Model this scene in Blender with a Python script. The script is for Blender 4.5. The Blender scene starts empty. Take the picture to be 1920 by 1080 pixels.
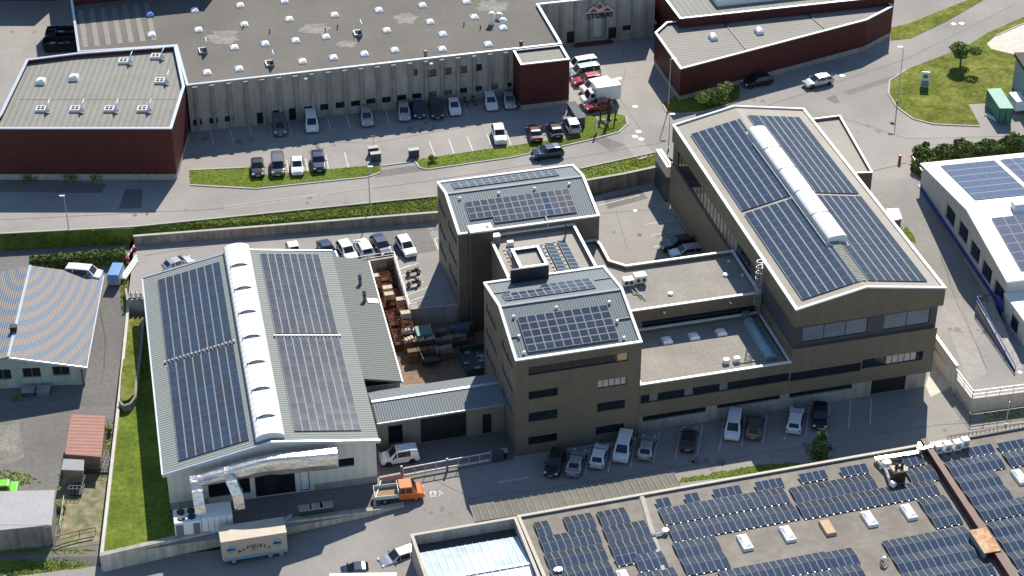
import bpy, bmesh, math, random
import numpy as np
from mathutils import Vector, Matrix, geometry
random.seed(7)
sc = bpy.context.scene
R = math.radians
# ------------------------------------------------------------------ camera, sky, sun, exposure
FPX, PITCH, CAMH = 3733.0, R(33.5), 142.0
cd = bpy.data.cameras.new("camera"); cam = bpy.data.objects.new("camera", cd); sc.collection.objects.link(cam)
cam.location = (0, 0, CAMH); cam.rotation_euler = (math.pi/2 - PITCH, 0, 0)
cd.sensor_width = 36; cd.lens = 70.0; cd.clip_start = 1; cd.clip_end = 9000
sc.camera = cam
SUN_EL, SUN_AZ = R(42.5), R(11.5)
w = bpy.data.worlds.new("World"); sc.world = w; w.use_nodes = True
nt = w.node_tree; nt.nodes.clear()
sky = nt.nodes.new("ShaderNodeTexSky"); sky.sky_type = 'NISHITA'; sky.sun_disc = False
sky.sun_elevation = SUN_EL; sky.sun_rotation = SUN_AZ; sky.altitude = 900; sky.air_density = 1.2; sky.dust_density = 0.2; sky.ozone_density = 3.4
bg = nt.nodes.new("ShaderNodeBackground"); bg.inputs[1].default_value = 0.105
wo = nt.nodes.new("ShaderNodeOutputWorld")
nt.links.new(sky.outputs[0], bg.inputs[0]); nt.links.new(bg.outputs[0], wo.inputs[0])
sl = bpy.data.lights.new("sun", 'SUN'); sl.energy = 5.0; sl.angle = R(0.5); sl.color = (1.0, 0.93, 0.82)
sun = bpy.data.objects.new("sun", sl); sc.collection.objects.link(sun)
sd = Vector((math.sin(SUN_AZ)*math.cos(SUN_EL), math.cos(SUN_AZ)*math.cos(SUN_EL), math.sin(SUN_EL)))
sun.rotation_euler = sd.to_track_quat('Z', 'Y').to_euler(); sun.location = (40, 300, 200)
sc.view_settings.view_transform = 'Standard'; sc.view_settings.look = 'None'
sc.view_settings.exposure = 0.38; sc.view_settings.gamma = 1
C = sc.collection
# ------------------------------------------------------------------ geometry helpers
def P(u, v, z=0.0):
    a = (u-960)/FPX; b = (v-540)/FPX
    d = (a, math.cos(PITCH)-b*math.sin(PITCH), -math.sin(PITCH)-b*math.cos(PITCH))
    t = (z-CAMH)/d[2]
    return Vector((d[0]*t, d[1]*t, z))
class Frame:
    "a building's own axes: origin on the ground, x along its front, y to the back"
    def __init__(s, o, ang):
        s.o = Vector((o[0], o[1], 0)); s.a = R(ang)
        s.e1 = Vector((math.cos(s.a), math.sin(s.a), 0)); s.e2 = Vector((-math.sin(s.a), math.cos(s.a), 0))
    def loc(s, p):
        d = p - s.o; return Vector((d.dot(s.e1), d.dot(s.e2), p.z))
    def z(s, u, v, z): return s.loc(P(u, v, z))
    def _pl(s, u, v, n, c):
        K = Vector((0, 0, CAMH)); d = P(u, v, 0) - K
        t = (c - (K - s.o).dot(n)) / d.dot(n); return s.loc(K + d*t)
    def x(s, u, v, c): return s._pl(u, v, s.e1, c)
    def y(s, u, v, c): return s._pl(u, v, s.e2, c)
    def w(s, x, y, z=0): return s.o + s.e1*x + s.e2*y + Vector((0, 0, z))
def tag(o, label=None, cat=None, group=None, kind=None):
    if label: o['label'] = label
    if cat: o['category'] = cat
    if group: o['group'] = group
    if kind: o['kind'] = kind
    return o
def thing(name, label, cat, loc=(0, 0, 0), rot=0, group=None):
    o = bpy.data.objects.new(name, None); C.objects.link(o); o.location = loc; o.rotation_euler = (0, 0, rot)
    o.empty_display_size = 0.5
    return tag(o, label, cat, group)
class MB:
    def __init__(s): s.v = []; s.f = []; s.m = []
    def face(s, pts, m=0):
        n = len(s.v); s.v += [tuple(p) for p in pts]; s.f.append(tuple(range(n, n+len(pts)))); s.m.append(m)
    def box(s, x0, y0, z0, x1, y1, z1, m=0, top=None):
        n = len(s.v)
        s.v += [(x0,y0,z0),(x1,y0,z0),(x1,y1,z0),(x0,y1,z0),(x0,y0,z1),(x1,y0,z1),(x1,y1,z1),(x0,y1,z1)]
        s.f += [(n,n+3,n+2,n+1),(n+4,n+5,n+6,n+7),(n,n+1,n+5,n+4),(n+1,n+2,n+6,n+5),(n+2,n+3,n+7,n+6),(n+3,n,n+4,n+7)]
        s.m += [m, m if top is None else top, m, m, m, m]
        return s
    def hexa(s, lo, hi, m=0, top=None):
        "lo, hi: matching rings of points (ccw seen from above)"
        n = len(s.v); k = len(lo); s.v += [tuple(p) for p in lo] + [tuple(p) for p in hi]
        s.f.append(tuple(n+i for i in reversed(range(k)))); s.m.append(m)
        s.f.append(tuple(n+k+i for i in range(k))); s.m.append(m if top is None else top)
        for i in range(k):
            j = (i+1) % k; s.f.append((n+i, n+j, n+k+j, n+k+i)); s.m.append(m)
        return s
    def prism(s, poly, z0, z1, m=0, top=None):
        return s.hexa([(p[0], p[1], z0) for p in poly], [(p[0], p[1], z1) for p in poly], m, top)
    def tube(s, p0, p1, r0, r1=None, n=8, m=0):
        r1 = r0 if r1 is None else r1; p0 = Vector(p0); p1 = Vector(p1); d = (p1-p0).normalized()
        a = d.orthogonal().normalized(); b = d.cross(a)
        lo = [p0 + (a*math.cos(2*math.pi*i/n) + b*math.sin(2*math.pi*i/n))*r0 for i in range(n)]
        hi = [p1 + (a*math.cos(2*math.pi*i/n) + b*math.sin(2*math.pi*i/n))*r1 for i in range(n)]
        return s.hexa(lo, hi, m)
    def path(s, pts, r, n=8, m=0):
        for a, b in zip(pts[:-1], pts[1:]): s.tube(a, b, r, r, n, m)
        return s
    def bar(s, p0, p1, wd, ht, m=0):
        "box beam from p0 to p1, width wd sideways, height ht downward from the line"
        p0 = Vector(p0); p1 = Vector(p1); d = p1-p0; n = Vector((-d.y, d.x, 0))
        n = n.normalized()*wd/2 if n.length > 1e-6 else Vector((wd/2, 0, 0))
        h = Vector((0, 0, ht))
        return s.hexa([p0+n-h, p0-n-h, p1-n-h, p1+n-h], [p0+n, p0-n, p1-n, p1+n], m)
    def build(s, name, mats, parent=None, smooth=False, loc=None, bevel=None):
        me = bpy.data.meshes.new(name); me.from_pydata(s.v, [], s.f)
        mats = mats if isinstance(mats, (list, tuple)) else [mats]
        for m in mats: me.materials.append(m)
        me.polygons.foreach_set('material_index', s.m)
        if smooth: me.polygons.foreach_set('use_smooth', [True]*len(s.f))
        me.update(); me.validate()
        o = bpy.data.objects.new(name, me); C.objects.link(o)
        if parent: o.parent = parent
        if loc: o.location = loc
        if bevel:
            b = o.modifiers.new('bevel', 'BEVEL'); b.width = bevel; b.segments = 2; b.limit_method = 'ANGLE'; b.angle_limit = R(35)
        return o
def inset(poly, d):
    n = len(poly); out = []
    for i in range(n):
        p0 = Vector(poly[i-1][:2]); p = Vector(poly[i][:2]); p1 = Vector(poly[(i+1) % n][:2])
        a = (p-p0).normalized(); b = (p1-p).normalized()
        na = Vector((-a.y, a.x)); nb = Vector((-b.y, b.x)); m = (na+nb)
        m = m / max(m.length_squared, 1e-6) * 2
        out.append((p.x + m.x*d, p.y + m.y*d))
    return out
def ring(mb, outer, inner, z0, z1, m=0):
    n = len(outer)
    for i in range(n):
        j = (i+1) % n; a, b, c, d = outer[i], outer[j], inner[j], inner[i]
        mb.face([(*a, z0), (*b, z0), (*b, z1), (*a, z1)], m)
        mb.face([(*a, z1), (*b, z1), (*c, z1), (*d, z1)], m)
        mb.face([(*c, z0), (*d, z0), (*d, z1), (*c, z1)], m)
        mb.face([(*a, z0), (*d, z0), (*c, z0), (*b, z0)], m)
def ccw(poly):
    s = sum(poly[i-1][0]*poly[i][1] - poly[i][0]*poly[i-1][1] for i in range(len(poly)))
    return list(poly) if s > 0 else list(reversed(poly))
# ------------------------------------------------------------------ materials
MATS = {}
def mat(name, col, rough=0.8, metal=0.0, var=0.12, scale=1.5, big=0.0, bigs=0.06, bump=0.0, bscale=20, ribs=None, col2=None, spots=None, spec=0.5, emit=None, coat=0.0, streak=0.0):
    if name in MATS: return MATS[name]
    m = bpy.data.materials.new(name); m.use_nodes = True; MATS[name] = m
    nt = m.node_tree; N = nt.nodes; L = nt.links; b = N['Principled BSDF']
    b.inputs['Roughness'].default_value = rough; b.inputs['Metallic'].default_value = metal
    b.inputs['Specular IOR Level'].default_value = spec; b.inputs['Coat Weight'].default_value = coat
    if coat: b.inputs['Coat Roughness'].default_value = 0.05
    tc = N.new('ShaderNodeTexCoord'); out = None
    c4 = (*col, 1)
    cur = N.new('ShaderNodeRGB'); cur.outputs[0].default_value = c4; cur = cur.outputs[0]
    def noise(sc_, det=4, vec=None, ro=0.55):
        n = N.new('ShaderNodeTexNoise'); n.inputs['Scale'].default_value = sc_; n.inputs['Detail'].default_value = det
        n.inputs['Roughness'].default_value = ro
        L.new(vec or tc.outputs['Object'], n.inputs['Vector']); return n.outputs['Fac']
    def mulby(cur, fac, lo, hi, f0=0.3, f1=0.7):
        r = N.new('ShaderNodeMapRange'); r.inputs[1].default_value = f0; r.inputs[2].default_value = f1
        r.inputs[3].default_value = lo; r.inputs[4].default_value = hi; L.new(fac, r.inputs[0])
        x = N.new('ShaderNodeVectorMath'); x.operation = 'SCALE'; L.new(cur, x.inputs[0]); L.new(r.outputs[0], x.inputs['Scale'])
        return x.outputs[0]
    if col2:
        mx = N.new('ShaderNodeMix'); mx.data_type = 'RGBA'; L.new(cur, mx.inputs[6]); mx.inputs[7].default_value = (*col2, 1)
        r = N.new('ShaderNodeMapRange'); r.inputs[1].default_value = 0.38; r.inputs[2].default_value = 0.62
        L.new(noise(bigs*2.2, 6), r.inputs[0]); L.new(r.outputs[0], mx.inputs[0]); cur = mx.outputs[2]
    if var: cur = mulby(cur, noise(scale, 5), 1-var, 1+var)
    if big: cur = mulby(cur, noise(bigs, 4), 1-big, 1+big)
    if streak:
        mp = N.new('ShaderNodeMapping'); mp.inputs['Scale'].default_value = (1.6, 1.6, 0.12); L.new(tc.outputs['Object'], mp.inputs[0])
        cur = mulby(cur, noise(1.3, 4, mp.outputs[0]), 1-streak, 1+streak*0.5)
    if spots:   # pale or dark blotches: (threshold, factor, scale)
        cur = mulby(cur, noise(spots[2], 3), 1.0, spots[1], spots[0], spots[0]+0.05)
    if ribs:    # (axis, pitch, depth, shade)
        sx = N.new('ShaderNodeSeparateXYZ'); L.new(tc.outputs['Object'], sx.inputs[0])
        k = N.new('ShaderNodeMath'); k.operation = 'MULTIPLY'; k.inputs[1].default_value = 2*math.pi/ribs[1]
        L.new(sx.outputs[ribs[0]], k.inputs[0])
        sn = N.new('ShaderNodeMath'); sn.operation = 'SINE'; L.new(k.outputs[0], sn.inputs[0])
        bp = N.new('ShaderNodeBump'); bp.inputs['Distance'].default_value = ribs[2]; bp.inputs['Strength'].default_value = 1
        L.new(sn.outputs[0], bp.inputs['Height']); L.new(bp.outputs[0], b.inputs['Normal'])
        if len(ribs) > 3: cur = mulby(cur, sn.outputs[0], 1-ribs[3], 1+ribs[3], -1, 1)
    if bump and not ribs:
        bp = N.new('ShaderNodeBump'); bp.inputs['Distance'].default_value = bump; bp.inputs['Strength'].default_value = 0.8
        L.new(noise(bscale, 4), bp.inputs['Height']); L.new(bp.outputs[0], b.inputs['Normal'])
    if emit:
        b.inputs['Emission Color'].default_value = (*emit[0], 1); b.inputs['Emission Strength'].default_value = emit[1]
    L.new(cur, b.inputs['Base Color'])
    return m
M = dict(
 asphalt=mat('asphalt', (.315,.296,.27), .9, var=.055, scale=1.6, big=.13, bigs=.05, bump=.01, bscale=9, col2=(.27,.255,.235)),
 asphalt2=mat('dark_asphalt', (.17,.16,.148), .9, var=.14, scale=2, big=.16, bigs=.09, bump=.01, bscale=9),
 paleasph=mat('pale_asphalt', (.32,.30,.275), .9, var=.10, scale=1.8, big=.10, bigs=.08),
 gravel=mat('gravel', (.25,.235,.21), .95, var=.22, scale=3.0, big=.18, bigs=.25, bump=.03, bscale=8, col2=(.17,.17,.13)),
 brownyard=mat('brown_yard', (.23,.155,.105), .95, var=.2, scale=1.6, big=.2, bigs=.2),
 grass=mat('lawn_grass', (.15,.19,.028), .95, var=.30, scale=1.9, big=.22, bigs=.16, bump=.05, bscale=3.0, col2=(.095,.145,.02), spec=.1),
 drygrass=mat('dry_grass', (.19,.20,.045), .95, var=.3, scale=1.6, big=.25, bigs=.2, bump=.08, bscale=3.5, col2=(.11,.14,.02), spec=.1),
 blade=mat('grass_blades', (.155,.195,.036), .9, var=.35, scale=.9, big=.25, bigs=.2, spec=.1),
 leaf=mat('leaves', (.21,.27,.07), .8, var=.5, scale=1.1, spec=.2),
 leafd=mat('dark_leaves', (.10,.15,.045), .8, var=.5, scale=1.1, spec=.2),
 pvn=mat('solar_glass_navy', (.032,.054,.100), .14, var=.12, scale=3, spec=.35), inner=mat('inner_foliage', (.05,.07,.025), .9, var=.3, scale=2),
 bark=mat('bark', (.09,.065,.045), .9, var=.3, scale=5),
 conc=mat('concrete', (.40,.37,.32), .9, var=.12, scale=1.2, big=.15, bigs=.2, streak=.25),
 concw=mat('pale_concrete', (.60,.56,.48), .85, var=.08, scale=1.2, big=.1, bigs=.2, streak=.15),
 concd=mat('weathered_concrete', (.27,.245,.215), .9, var=.2, scale=1.0, big=.2, bigs=.3, streak=.4),
 line=mat('road_paint', (.62,.62,.58), .7, var=.25, scale=3),
 kerb=mat('kerb_stone', (.42,.40,.36), .85, var=.12, scale=1.5),
 brown=mat('bronze_cladding', (.180,.148,.102), .55, .0, var=.06, scale=.6, big=.10, bigs=.35, streak=.06, ribs=(0,.33,.012,.05), spec=.4),
 brownp=mat('bronze_panel', (.158,.128,.088), .55, .0, var=.08, scale=.5, spec=.4),
 red=mat('red_cladding', (.085,.020,.018), .6, var=.08, scale=.5, ribs=(0,.4,.02,.12), spec=.3),
 darkred=mat('dark_red_brown', (.09,.025,.018), .6, var=.1, scale=2),
 trim=mat('white_coping', (.80,.79,.76), .35, .0, var=.04, scale=1),
 trimb=mat('zinc_coping', (.60,.66,.70), .3, .5, var=.06, scale=1),
 flat=mat('gravel_roof', (.295,.275,.24), .95, var=.13, scale=2.6, big=.12, bigs=.25, bump=.02, bscale=12),
 flatl=mat('pale_roof_membrane', (.36,.335,.29), .9, var=.06, scale=1.5, big=.10, bigs=.12),
 flatc=mat('beige_roof_border', (.36,.33,.275), .8, var=.06, scale=1.2, big=.06, bigs=.2),
 bitum=mat('bitumen_roof', (.152,.140,.123), .9, var=.07, scale=1.6, big=.12, bigs=.05, col2=(.132,.122,.107), spots=(.70,1.18,.35), bump=.01, bscale=4),
 bitum2=mat('stained_bitumen_roof', (.25,.225,.19), .9, var=.14, scale=1.1, big=.16, bigs=.11, col2=(.20,.18,.152)),
 ribgrey=mat('grey_green_trapezoid_sheet', (.205,.203,.180), .75, var=.05, scale=1, big=.09, bigs=.15, ribs=(0,.85,.025,.04)),
 ribgrey2=mat('warm_grey_trapezoid_sheet', (.225,.215,.19), .75, var=.05, scale=1, big=.07, bigs=.15, ribs=(1,.8,.025,.04)),
 steel=mat('steel_roof_sheet', (.24,.27,.27), .55, .1, var=.04, scale=.8, ribs=(1,.36,.05,.12)),
 steelx=mat('steel_seam_sheet', (.185,.215,.23), .62, .0, var=.04, scale=.8, spec=.3, ribs=(0,.30,.025,.12)),
 steelp=mat('plain_steel', (.42,.45,.46), .35, .6, var=.05, scale=1),
 alu=mat('aluminium', (.86,.80,.70), .27, .8, var=.08, scale=1.5, bump=.12, bscale=1.6),
 frame=mat('panel_frame', (.29,.31,.33), .7, .1, var=.02, scale=1),
 clamp=mat('clamp', (.48,.48,.48), .5, .0, var=0),
 pvb=mat('solar_glass_blue', (.042,.064,.100), .14, var=.15, scale=3, spec=.35),
 pvb2=mat('solar_glass_bright_blue', (.022,.055,.115), .12, var=.2, scale=3, spec=.35),
 pvg=mat('solar_glass_grey', (.052,.060,.076), .15, var=.12, scale=3, spec=.35),
 pvd=mat('solar_glass_dark', (.044,.056,.080), .14, var=.12, scale=3, spec=.35),
 glass=mat('window_glass', (.012,.016,.022), .08, var=.3, scale=.6, spec=.7),
 glassb=mat('window_blind', (.16,.18,.21), .35, var=.15, scale=.7),
 glassw=mat('white_blind', (.55,.50,.44), .6, var=.15, scale=2),
 glassy=mat('lit_amber_window', (.65,.42,.18), .3, var=.1, scale=2),
 wframe=mat('dark_window_frame', (.022,.022,.025), .5, var=.05),
 wframel=mat('pale_window_frame', (.55,.56,.55), .5, var=.05),
 void=mat('dark_interior', (.012,.012,.014), .9, var=.1),
 white=mat('white_plastic', (.86,.86,.84), .3, var=.04, scale=2, spec=.5),
 barrel=mat('barrel_skylight_sheet', (.85,.84,.80), .4, var=.03, scale=1, ribs=(1,1.05,.015,.03)),
 wroof=mat('white_roof_sheet', (.83,.83,.80), .45, var=.03, scale=1),
 wwall=mat('white_rendered_wall', (.62,.62,.58), .85, var=.05, scale=1, streak=.12),
 hallwall=mat('cream_panel_wall', (.74,.69,.58), .7, var=.05, scale=1, ribs=(0,1.1,.01,.04)),
 house=mat('pale_green_render', (.40,.44,.39), .85, var=.08, scale=1, streak=.2),
 blue=mat('blue_paint', (.02,.07,.30), .5, var=.1), bluet=mat('blue_tarpaulin', (.10,.25,.50), .45, var=.15, scale=2),
 tile=mat('red_tile_sheet', (.40,.205,.16), .85, var=.08, scale=1, ribs=(1,.55,.012,.07)),
 greysheet=mat('pale_grey_sheet', (.33,.33,.335), .6, .0, var=.05, big=.06, bigs=.4, ribs=(0,.7,.002,.015)),
 wood=mat('timber', (.28,.19,.11), .8, var=.25, scale=2.5), woodp=mat('pale_timber', (.50,.36,.22), .75, var=.15, scale=3),
 rust=mat('rusty_steel', (.22,.085,.035), .85, var=.35, scale=2.5), rustp=mat('rust_stained_sheet', (.55,.40,.24), .7, var=.1, scale=1, col2=(.42,.16,.05), bigs=.9),
 cardboard=mat('pale_board', (.55,.45,.33), .8, var=.2, scale=2),
 green=mat('green_container_steel', (.035,.20,.135), .5, var=.08, scale=1, ribs=(1,.55,.05,.12)), greent=mat('green_container_roof', (.14,.36,.28), .5, var=.06, ribs=(1,.55,.03,.05)),
 dgreen=mat('dark_green_metal', (.02,.06,.05), .5, var=.15), lime=mat('lime_green_paint', (.18,.62,.04), .35, var=.05),
 black=mat('black_metal', (.015,.017,.02), .5, var=.15), dgrey=mat('dark_grey_metal', (.06,.065,.075), .5, var=.1),
 mgrey=mat('mid_grey_metal', (.20,.21,.22), .5, .2, var=.1), galv=mat('galvanised_steel', (.45,.46,.46), .45, .6, var=.08),
 tyre=mat('tyre_rubber', (.015,.015,.015), .8, var=0), lampred=mat('red_lens', (.45,.02,.015), .3, var=0), lampw=mat('clear_lens', (.75,.78,.8), .12, var=0),
 yellow=mat('yellow_plastic', (.6,.5,.03), .5, var=.05), redp=mat('red_plastic', (.55,.04,.03), .45, var=.05),
 stone=mat('boulder_stone', (.38,.34,.27), .9, var=.25, scale=1.5), dbrown=mat('carved_dark_wood', (.05,.028,.02), .8, var=.35, scale=3),
 roofblue=mat('shimmering_tile_roof', (.235,.235,.24), .42, .0, var=.04, scale=1, spec=.5),
 tarp=mat('cream_tarpaulin', (.54,.46,.36), .6, var=.06, scale=.8, bump=.06, bscale=.8),
 skyblue=mat('sky_blue_paint', (.20,.36,.46), .5, var=.05), ink=mat('dark_lettering', (.02,.03,.035), .6, var=0), logored=mat('logo_red', (.40,.035,.02), .6, var=.05),
 skin=mat('skin', (.45,.27,.19), .6, var=0), hair=mat('dark_hair', (.03,.02,.015), .7, var=0),
)
def paint(name, col, metal=0.0): return mat(name+'_car_paint', col, .25, metal, var=0, coat=.8)
# the moire-like bands of the tiled roof: rows of small profiled tiles, the moire shimmer painted as two colours in curved bands
def moire():
    m = MATS['shimmering_tile_roof']; nt = m.node_tree; N = nt.nodes; L = nt.links; b = N['Principled BSDF']
    tc = N.new('ShaderNodeTexCoord'); sx = N.new('ShaderNodeSeparateXYZ'); L.new(tc.outputs['Object'], sx.inputs[0])
    def mth(op, a, c=None, d=None):
        k = N.new('ShaderNodeMath'); k.operation = op
        for i, q in enumerate((a, c, d)):
            if q is None: continue
            if isinstance(q, (int, float)): k.inputs[i].default_value = q
            else: L.new(q, k.inputs[i])
        return k.outputs[0]
    xs = mth('ADD', sx.outputs[0], 1.5); ys = mth('ADD', sx.outputs[1], 1.0)
    dx_ = mth('ADD', sx.outputs[0], 9.0); dy_ = mth('MULTIPLY', mth('ADD', sx.outputs[1], -20.5), .42)
    ph = mth('SQRT', mth('ADD', mth('MULTIPLY', dx_, dx_), mth('MULTIPLY', dy_, dy_))); ph = mth('MULTIPLY', ph, 2*math.pi/1.12)
    band = mth('ADD', mth('MULTIPLY', mth('SINE', mth('MULTIPLY', ph, 1.0)), 1.3), .5)
    cl = N.new('ShaderNodeClamp'); L.new(band, cl.inputs[0])
    mx = N.new('ShaderNodeMix'); mx.data_type = 'RGBA'; L.new(cl.outputs[0], mx.inputs[0])
    mx.inputs[6].default_value = (.27,.225,.195,1); mx.inputs[7].default_value = (.15,.20,.265,1)
    L.new(mx.outputs[2], b.inputs['Base Color'])
    sn = mth('SINE', mth('MULTIPLY', sx.outputs[1], 2*math.pi/.34)); s2 = mth('SINE', mth('MULTIPLY', sx.outputs[0], 2*math.pi/.3))
    bp = N.new('ShaderNodeBump'); bp.inputs['Distance'].default_value = .02; L.new(mth('ADD', sn, s2), bp.inputs['Height']); L.new(bp.outputs[0], b.inputs['Normal'])
moire()
# ------------------------------------------------------------------ ground sheets
def sheet(name, polys, m, dz=0.0, kind='structure', label=None, cat=None):
    "polys: lists of (u, v, z) picture points with their ground heights"
    mb = MB()
    for poly in polys:
        pts = [P(u, v, z) for u, v, z in poly]
        tri = geometry.tessellate_polygon([[Vector((p.x, p.y, 0)) for p in pts]])
        for t in tri:
            q = [pts[i] for i in t]
            if (q[1]-q[0]).cross(q[2]-q[0]).z < 0: q.reverse()
            mb.face([p + Vector((0, 0, dz)) for p in q])
    o = mb.build(name, m); o['kind'] = kind
    if label: o['label'] = label
    return o
ZN = 4.2; ZP = 2.2; ZS = -1.9
GW = [(-6000,-6000),(6000,-6000),(6000,6000),(-6000,6000)]
mb = MB(); mb.face([(x, y+300, -3.2) for x, y in GW]); mb.build('ground', mat('far_ground', (.16,.15,.10), .95, var=.3, scale=.02, big=.2, bigs=.004))['kind'] = 'structure'
# upper plateau with the through road
sheet('upper_road_and_yard', [[(-9000,-1750,ZN),(11000,-1750,ZN),(6000,330,ZN),(1600,335,ZN),(1262,300,ZN),(1237,284,ZN),(1088,316,ZN),(818,368,ZN),(250,425,ZN),(245,428,ZN),(0,438,ZN),(-2500,505,ZN)]], M['asphalt'])
sheet('driveway', [[(1600,335,ZN),(6000,330,ZN),(6000,560,2.0),(1650,560,2.0)], [(1650,560,2),(6000,560,2),(6000,690,2),(1920,734,2),(1823,746,2),(1791,704,2),(1755,658,2)]], M['asphalt'])
sheet('parking_deck', [[(240,559,ZP),(275,556,ZP),(560,530,ZP),(690,492,ZP),(740,484,ZP),(768,581,ZP),(860,572,ZP),(960,600,ZP),(1440,480,ZP),(1520,400,ZP),(1300,300,ZP),(1237,338,ZP),(1110,368,ZP),(820,411,ZP),(252,460,ZP)]], M['asphalt'])
sheet('verge_slope', [[(252,441,3.4),(820,397,3.4),(818,368,ZN),(250,425,ZN)],[(820,397,3.4),(1108,337,ZN),(1088,316,ZN),(818,368,ZN)],[(1108,337,ZN),(1237,311,ZN),(1237,284,ZN),(1088,316,ZN)],
   [(-2500,540,2.2),(0,470,2.2),(243,458,2.2),(252,441,3.4),(250,425,ZN),(245,428,ZN),(0,438,ZN),(-2500,505,ZN)]], M['grass'])
sheet('lane', [[(-2500,540,2.2),(0,470,2.2),(243,458,2.2),(240,559,1.6),(0,559,1.6),(-2500,559,1.6)], [(-2500,559,1.6),(240,559,1.6),(222,762,-1.0),(-2500,762,-1.0)], [(-2500,762,-1.0),(222,762,-1.0),(189,1042,-1.5),(186,1062,ZS),(-2500,1100,ZS)]], M['asphalt2'])
sheet('lower_yard', [[(240,556,0),(560,510,0),(700,470,0),(1000,470,0),(1500,480,0),(1762,600,0),(1758,660,0),(1818,768,0),(1920,757,0),(6000,690,0),(6000,1700,0),(900,1700,0),(820,1100,0),(770,1030,0),(757,950,0),(560,985,0),(480,1000,0),(189,1042,0),(222,762,0)]], M['asphalt'])
sheet('south_road', [[(757,950,0),(770,1030,0),(820,1100,0),(900,1700,0),(480,1700,ZS),(480,1020,ZS)], [(480,1020,ZS),(480,1700,ZS),(-3000,1700,ZS),(-3000,1100,ZS),(186,1062,ZS)]], M['asphalt'])
# overlays
mb = MB()
sheet('brown_yard_surface', [[(690,500,0),(745,480,0),(860,560,0),(930,600,0),(940,705,0),(755,722,0),(735,640,0)]], M['brownyard'], .004)
sheet('front_yard_paving', [[(712,905,0),(712,800,0),(960,760,0),(964,862,0)]], M['asphalt2'], .004)
sheet('hall_yard_paving', [[(330,1010,0),(320,930,0),(710,890,0),(700,955,0),(560,975,0)]], M['asphalt2'], .004)
sheet('lawn', [[(192,1038,0),(222,770,0),(255,740,0),(278,560,0),(340,560,0),(345,1010,0)]], M['grass'], .006)
sheet('upper_lawn_terrace', [[(226,752,.9),(228,700,.9),(241,600,.9),(252,588,.9),(266,592,.9),(262,640,.9),(256,700,.9),(252,738,.9),(240,750,.9)]], M['drygrass'], 0)
sheet('gravel_yard', [[(-400,910,-1.3),(-400,745,-1.0),(158,745,-1.0),(120,852,-1.2),(112,915,-1.35),(100,1000,-1.45),(-400,1010,-1.45)]], M['gravel'], .008)
sheet('weedy_paving', [[(118,880,-1.2),(205,880,-1.2),(186,1020,-1.45),(112,1030,-1.45)]], mat('weedy_paving', (.30,.25,.185), .95, var=.2, scale=1.2, big=.2, bigs=.4, col2=(.15,.17,.06)), .010)
sheet('rough_grass_bank', [[(-400,1025,-1.5),(112,1030,-1.5),(180,1030,-1.5),(186,1058,ZS),(150,1066,ZS),(-400,1100,ZS)]], M['grass'], .03)
sheet('traffic_island_lawn', [[(1668,150,ZN),(1666,175,ZN),(1682,200,ZN),(1712,222,ZN),(1750,232,ZN),(1838,236,ZN),(1815,195,ZN),(1905,190,ZN),(1960,200,ZN),(1960,112,ZN),(1900,102,ZN),(1858,92,ZN),(1850,82,ZN),(1870,65,ZN),(1960,25,ZN),(1960,15,ZN),(1905,38,ZN),(1852,62,ZN),(1820,82,ZN),(1780,100,ZN),(1700,130,ZN)],
   [(1670,52,ZN),(1705,44,ZN),(1845,-12,ZN),(1865,-12,ZN),(1775,40,ZN),(1708,72,ZN),(1670,76,ZN)]], M['drygrass'], .05)
sheet('verge_lawn', [[(357,345,ZN),(355,320,ZN),(467,315,ZN),(474,330,ZN),(714,309,ZN),(714,322,ZN),(690,330,ZN),(480,352,ZN),(400,350,ZN)],
   [(778,300,ZN),(900,282,ZN),(1090,255,ZN),(1092,218,ZN),(1150,212,ZN),(1172,218,ZN),(1176,232,ZN),(1160,246,ZN),(1100,262,ZN),(960,293,ZN),(800,316,ZN),(786,312,ZN)],
   [(1243,195,ZN),(1272,175,ZN),(1380,150,ZN),(1388,170,ZN),(1385,188,ZN),(1320,208,ZN),(1275,212,ZN),(1250,208,ZN)],
   [(1630,350,ZN-.3),(1640,345,ZN-.3),(1665,385,3.6),(1712,440,3.1),(1718,455,3.0),(1700,450,3.0)]], M['grass'], .05)
sheet('strip_of_weeds', [[(1272,905,0),(1278,897,0),(1340,890,0),(1420,872,0),(1500,868,0),(1510,876,0),(1400,890,0)]], M['grass'], .03)
sheet('concrete_apron', [[(1735,722,0),(1752,672,0),(1790,722,0),(1745,745,0)]], M['concw'], .006)
sheet('pale_forecourt', [[(1845,82,ZN),(1860,96,ZN),(1905,104,ZN),(1980,116,ZN),(1980,10,ZN),(1870,62,ZN)]], M['concw'], .03)
sheet('asphalt_patches', [[(222,392,ZN),(235,355,ZN),(268,354,ZN),(265,390,ZN)],[(1110,262,ZN),(1130,255,ZN),(1172,272,ZN),(1145,282,ZN)],[(1580,172,ZN),(1680,140,ZN),(1690,146,ZN),(1592,178,ZN)],[(1547,185,ZN),(1566,178,ZN),(1575,192,ZN),(1566,194,ZN)],
   [(700,436,ZP),(800,425,ZP),(820,470,ZP),(740,482,ZP)],[(1130,372,ZP),(1200,355,ZP),(1215,372,ZP),(1140,392,ZP)],[(700,322,ZN),(780,310,ZN),(800,320,ZN),(705,333,ZN)],[(0,360,ZN),(0,330,ZN),(200,345,ZN),(190,362,ZN)],[(640,945,-.8),(740,940,-.1),(750,960,-.1),(650,1000,-.8)]], M['asphalt2'], .006)
sheet('pale_road_patches', [[(1160,255,ZN),(1190,250,ZN),(1230,290,ZN),(1195,300,ZN)],[(420,385,ZN),(700,350,ZN),(700,356,ZN),(420,393,ZN)],[(1760,560,2),(1800,560,2),(1850,700,2),(1815,720,2)],[(1190,140,ZN),(1220,150,ZN),(1212,175,ZN),(1195,168,ZN)]], M['paleasph'], .006)
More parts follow.
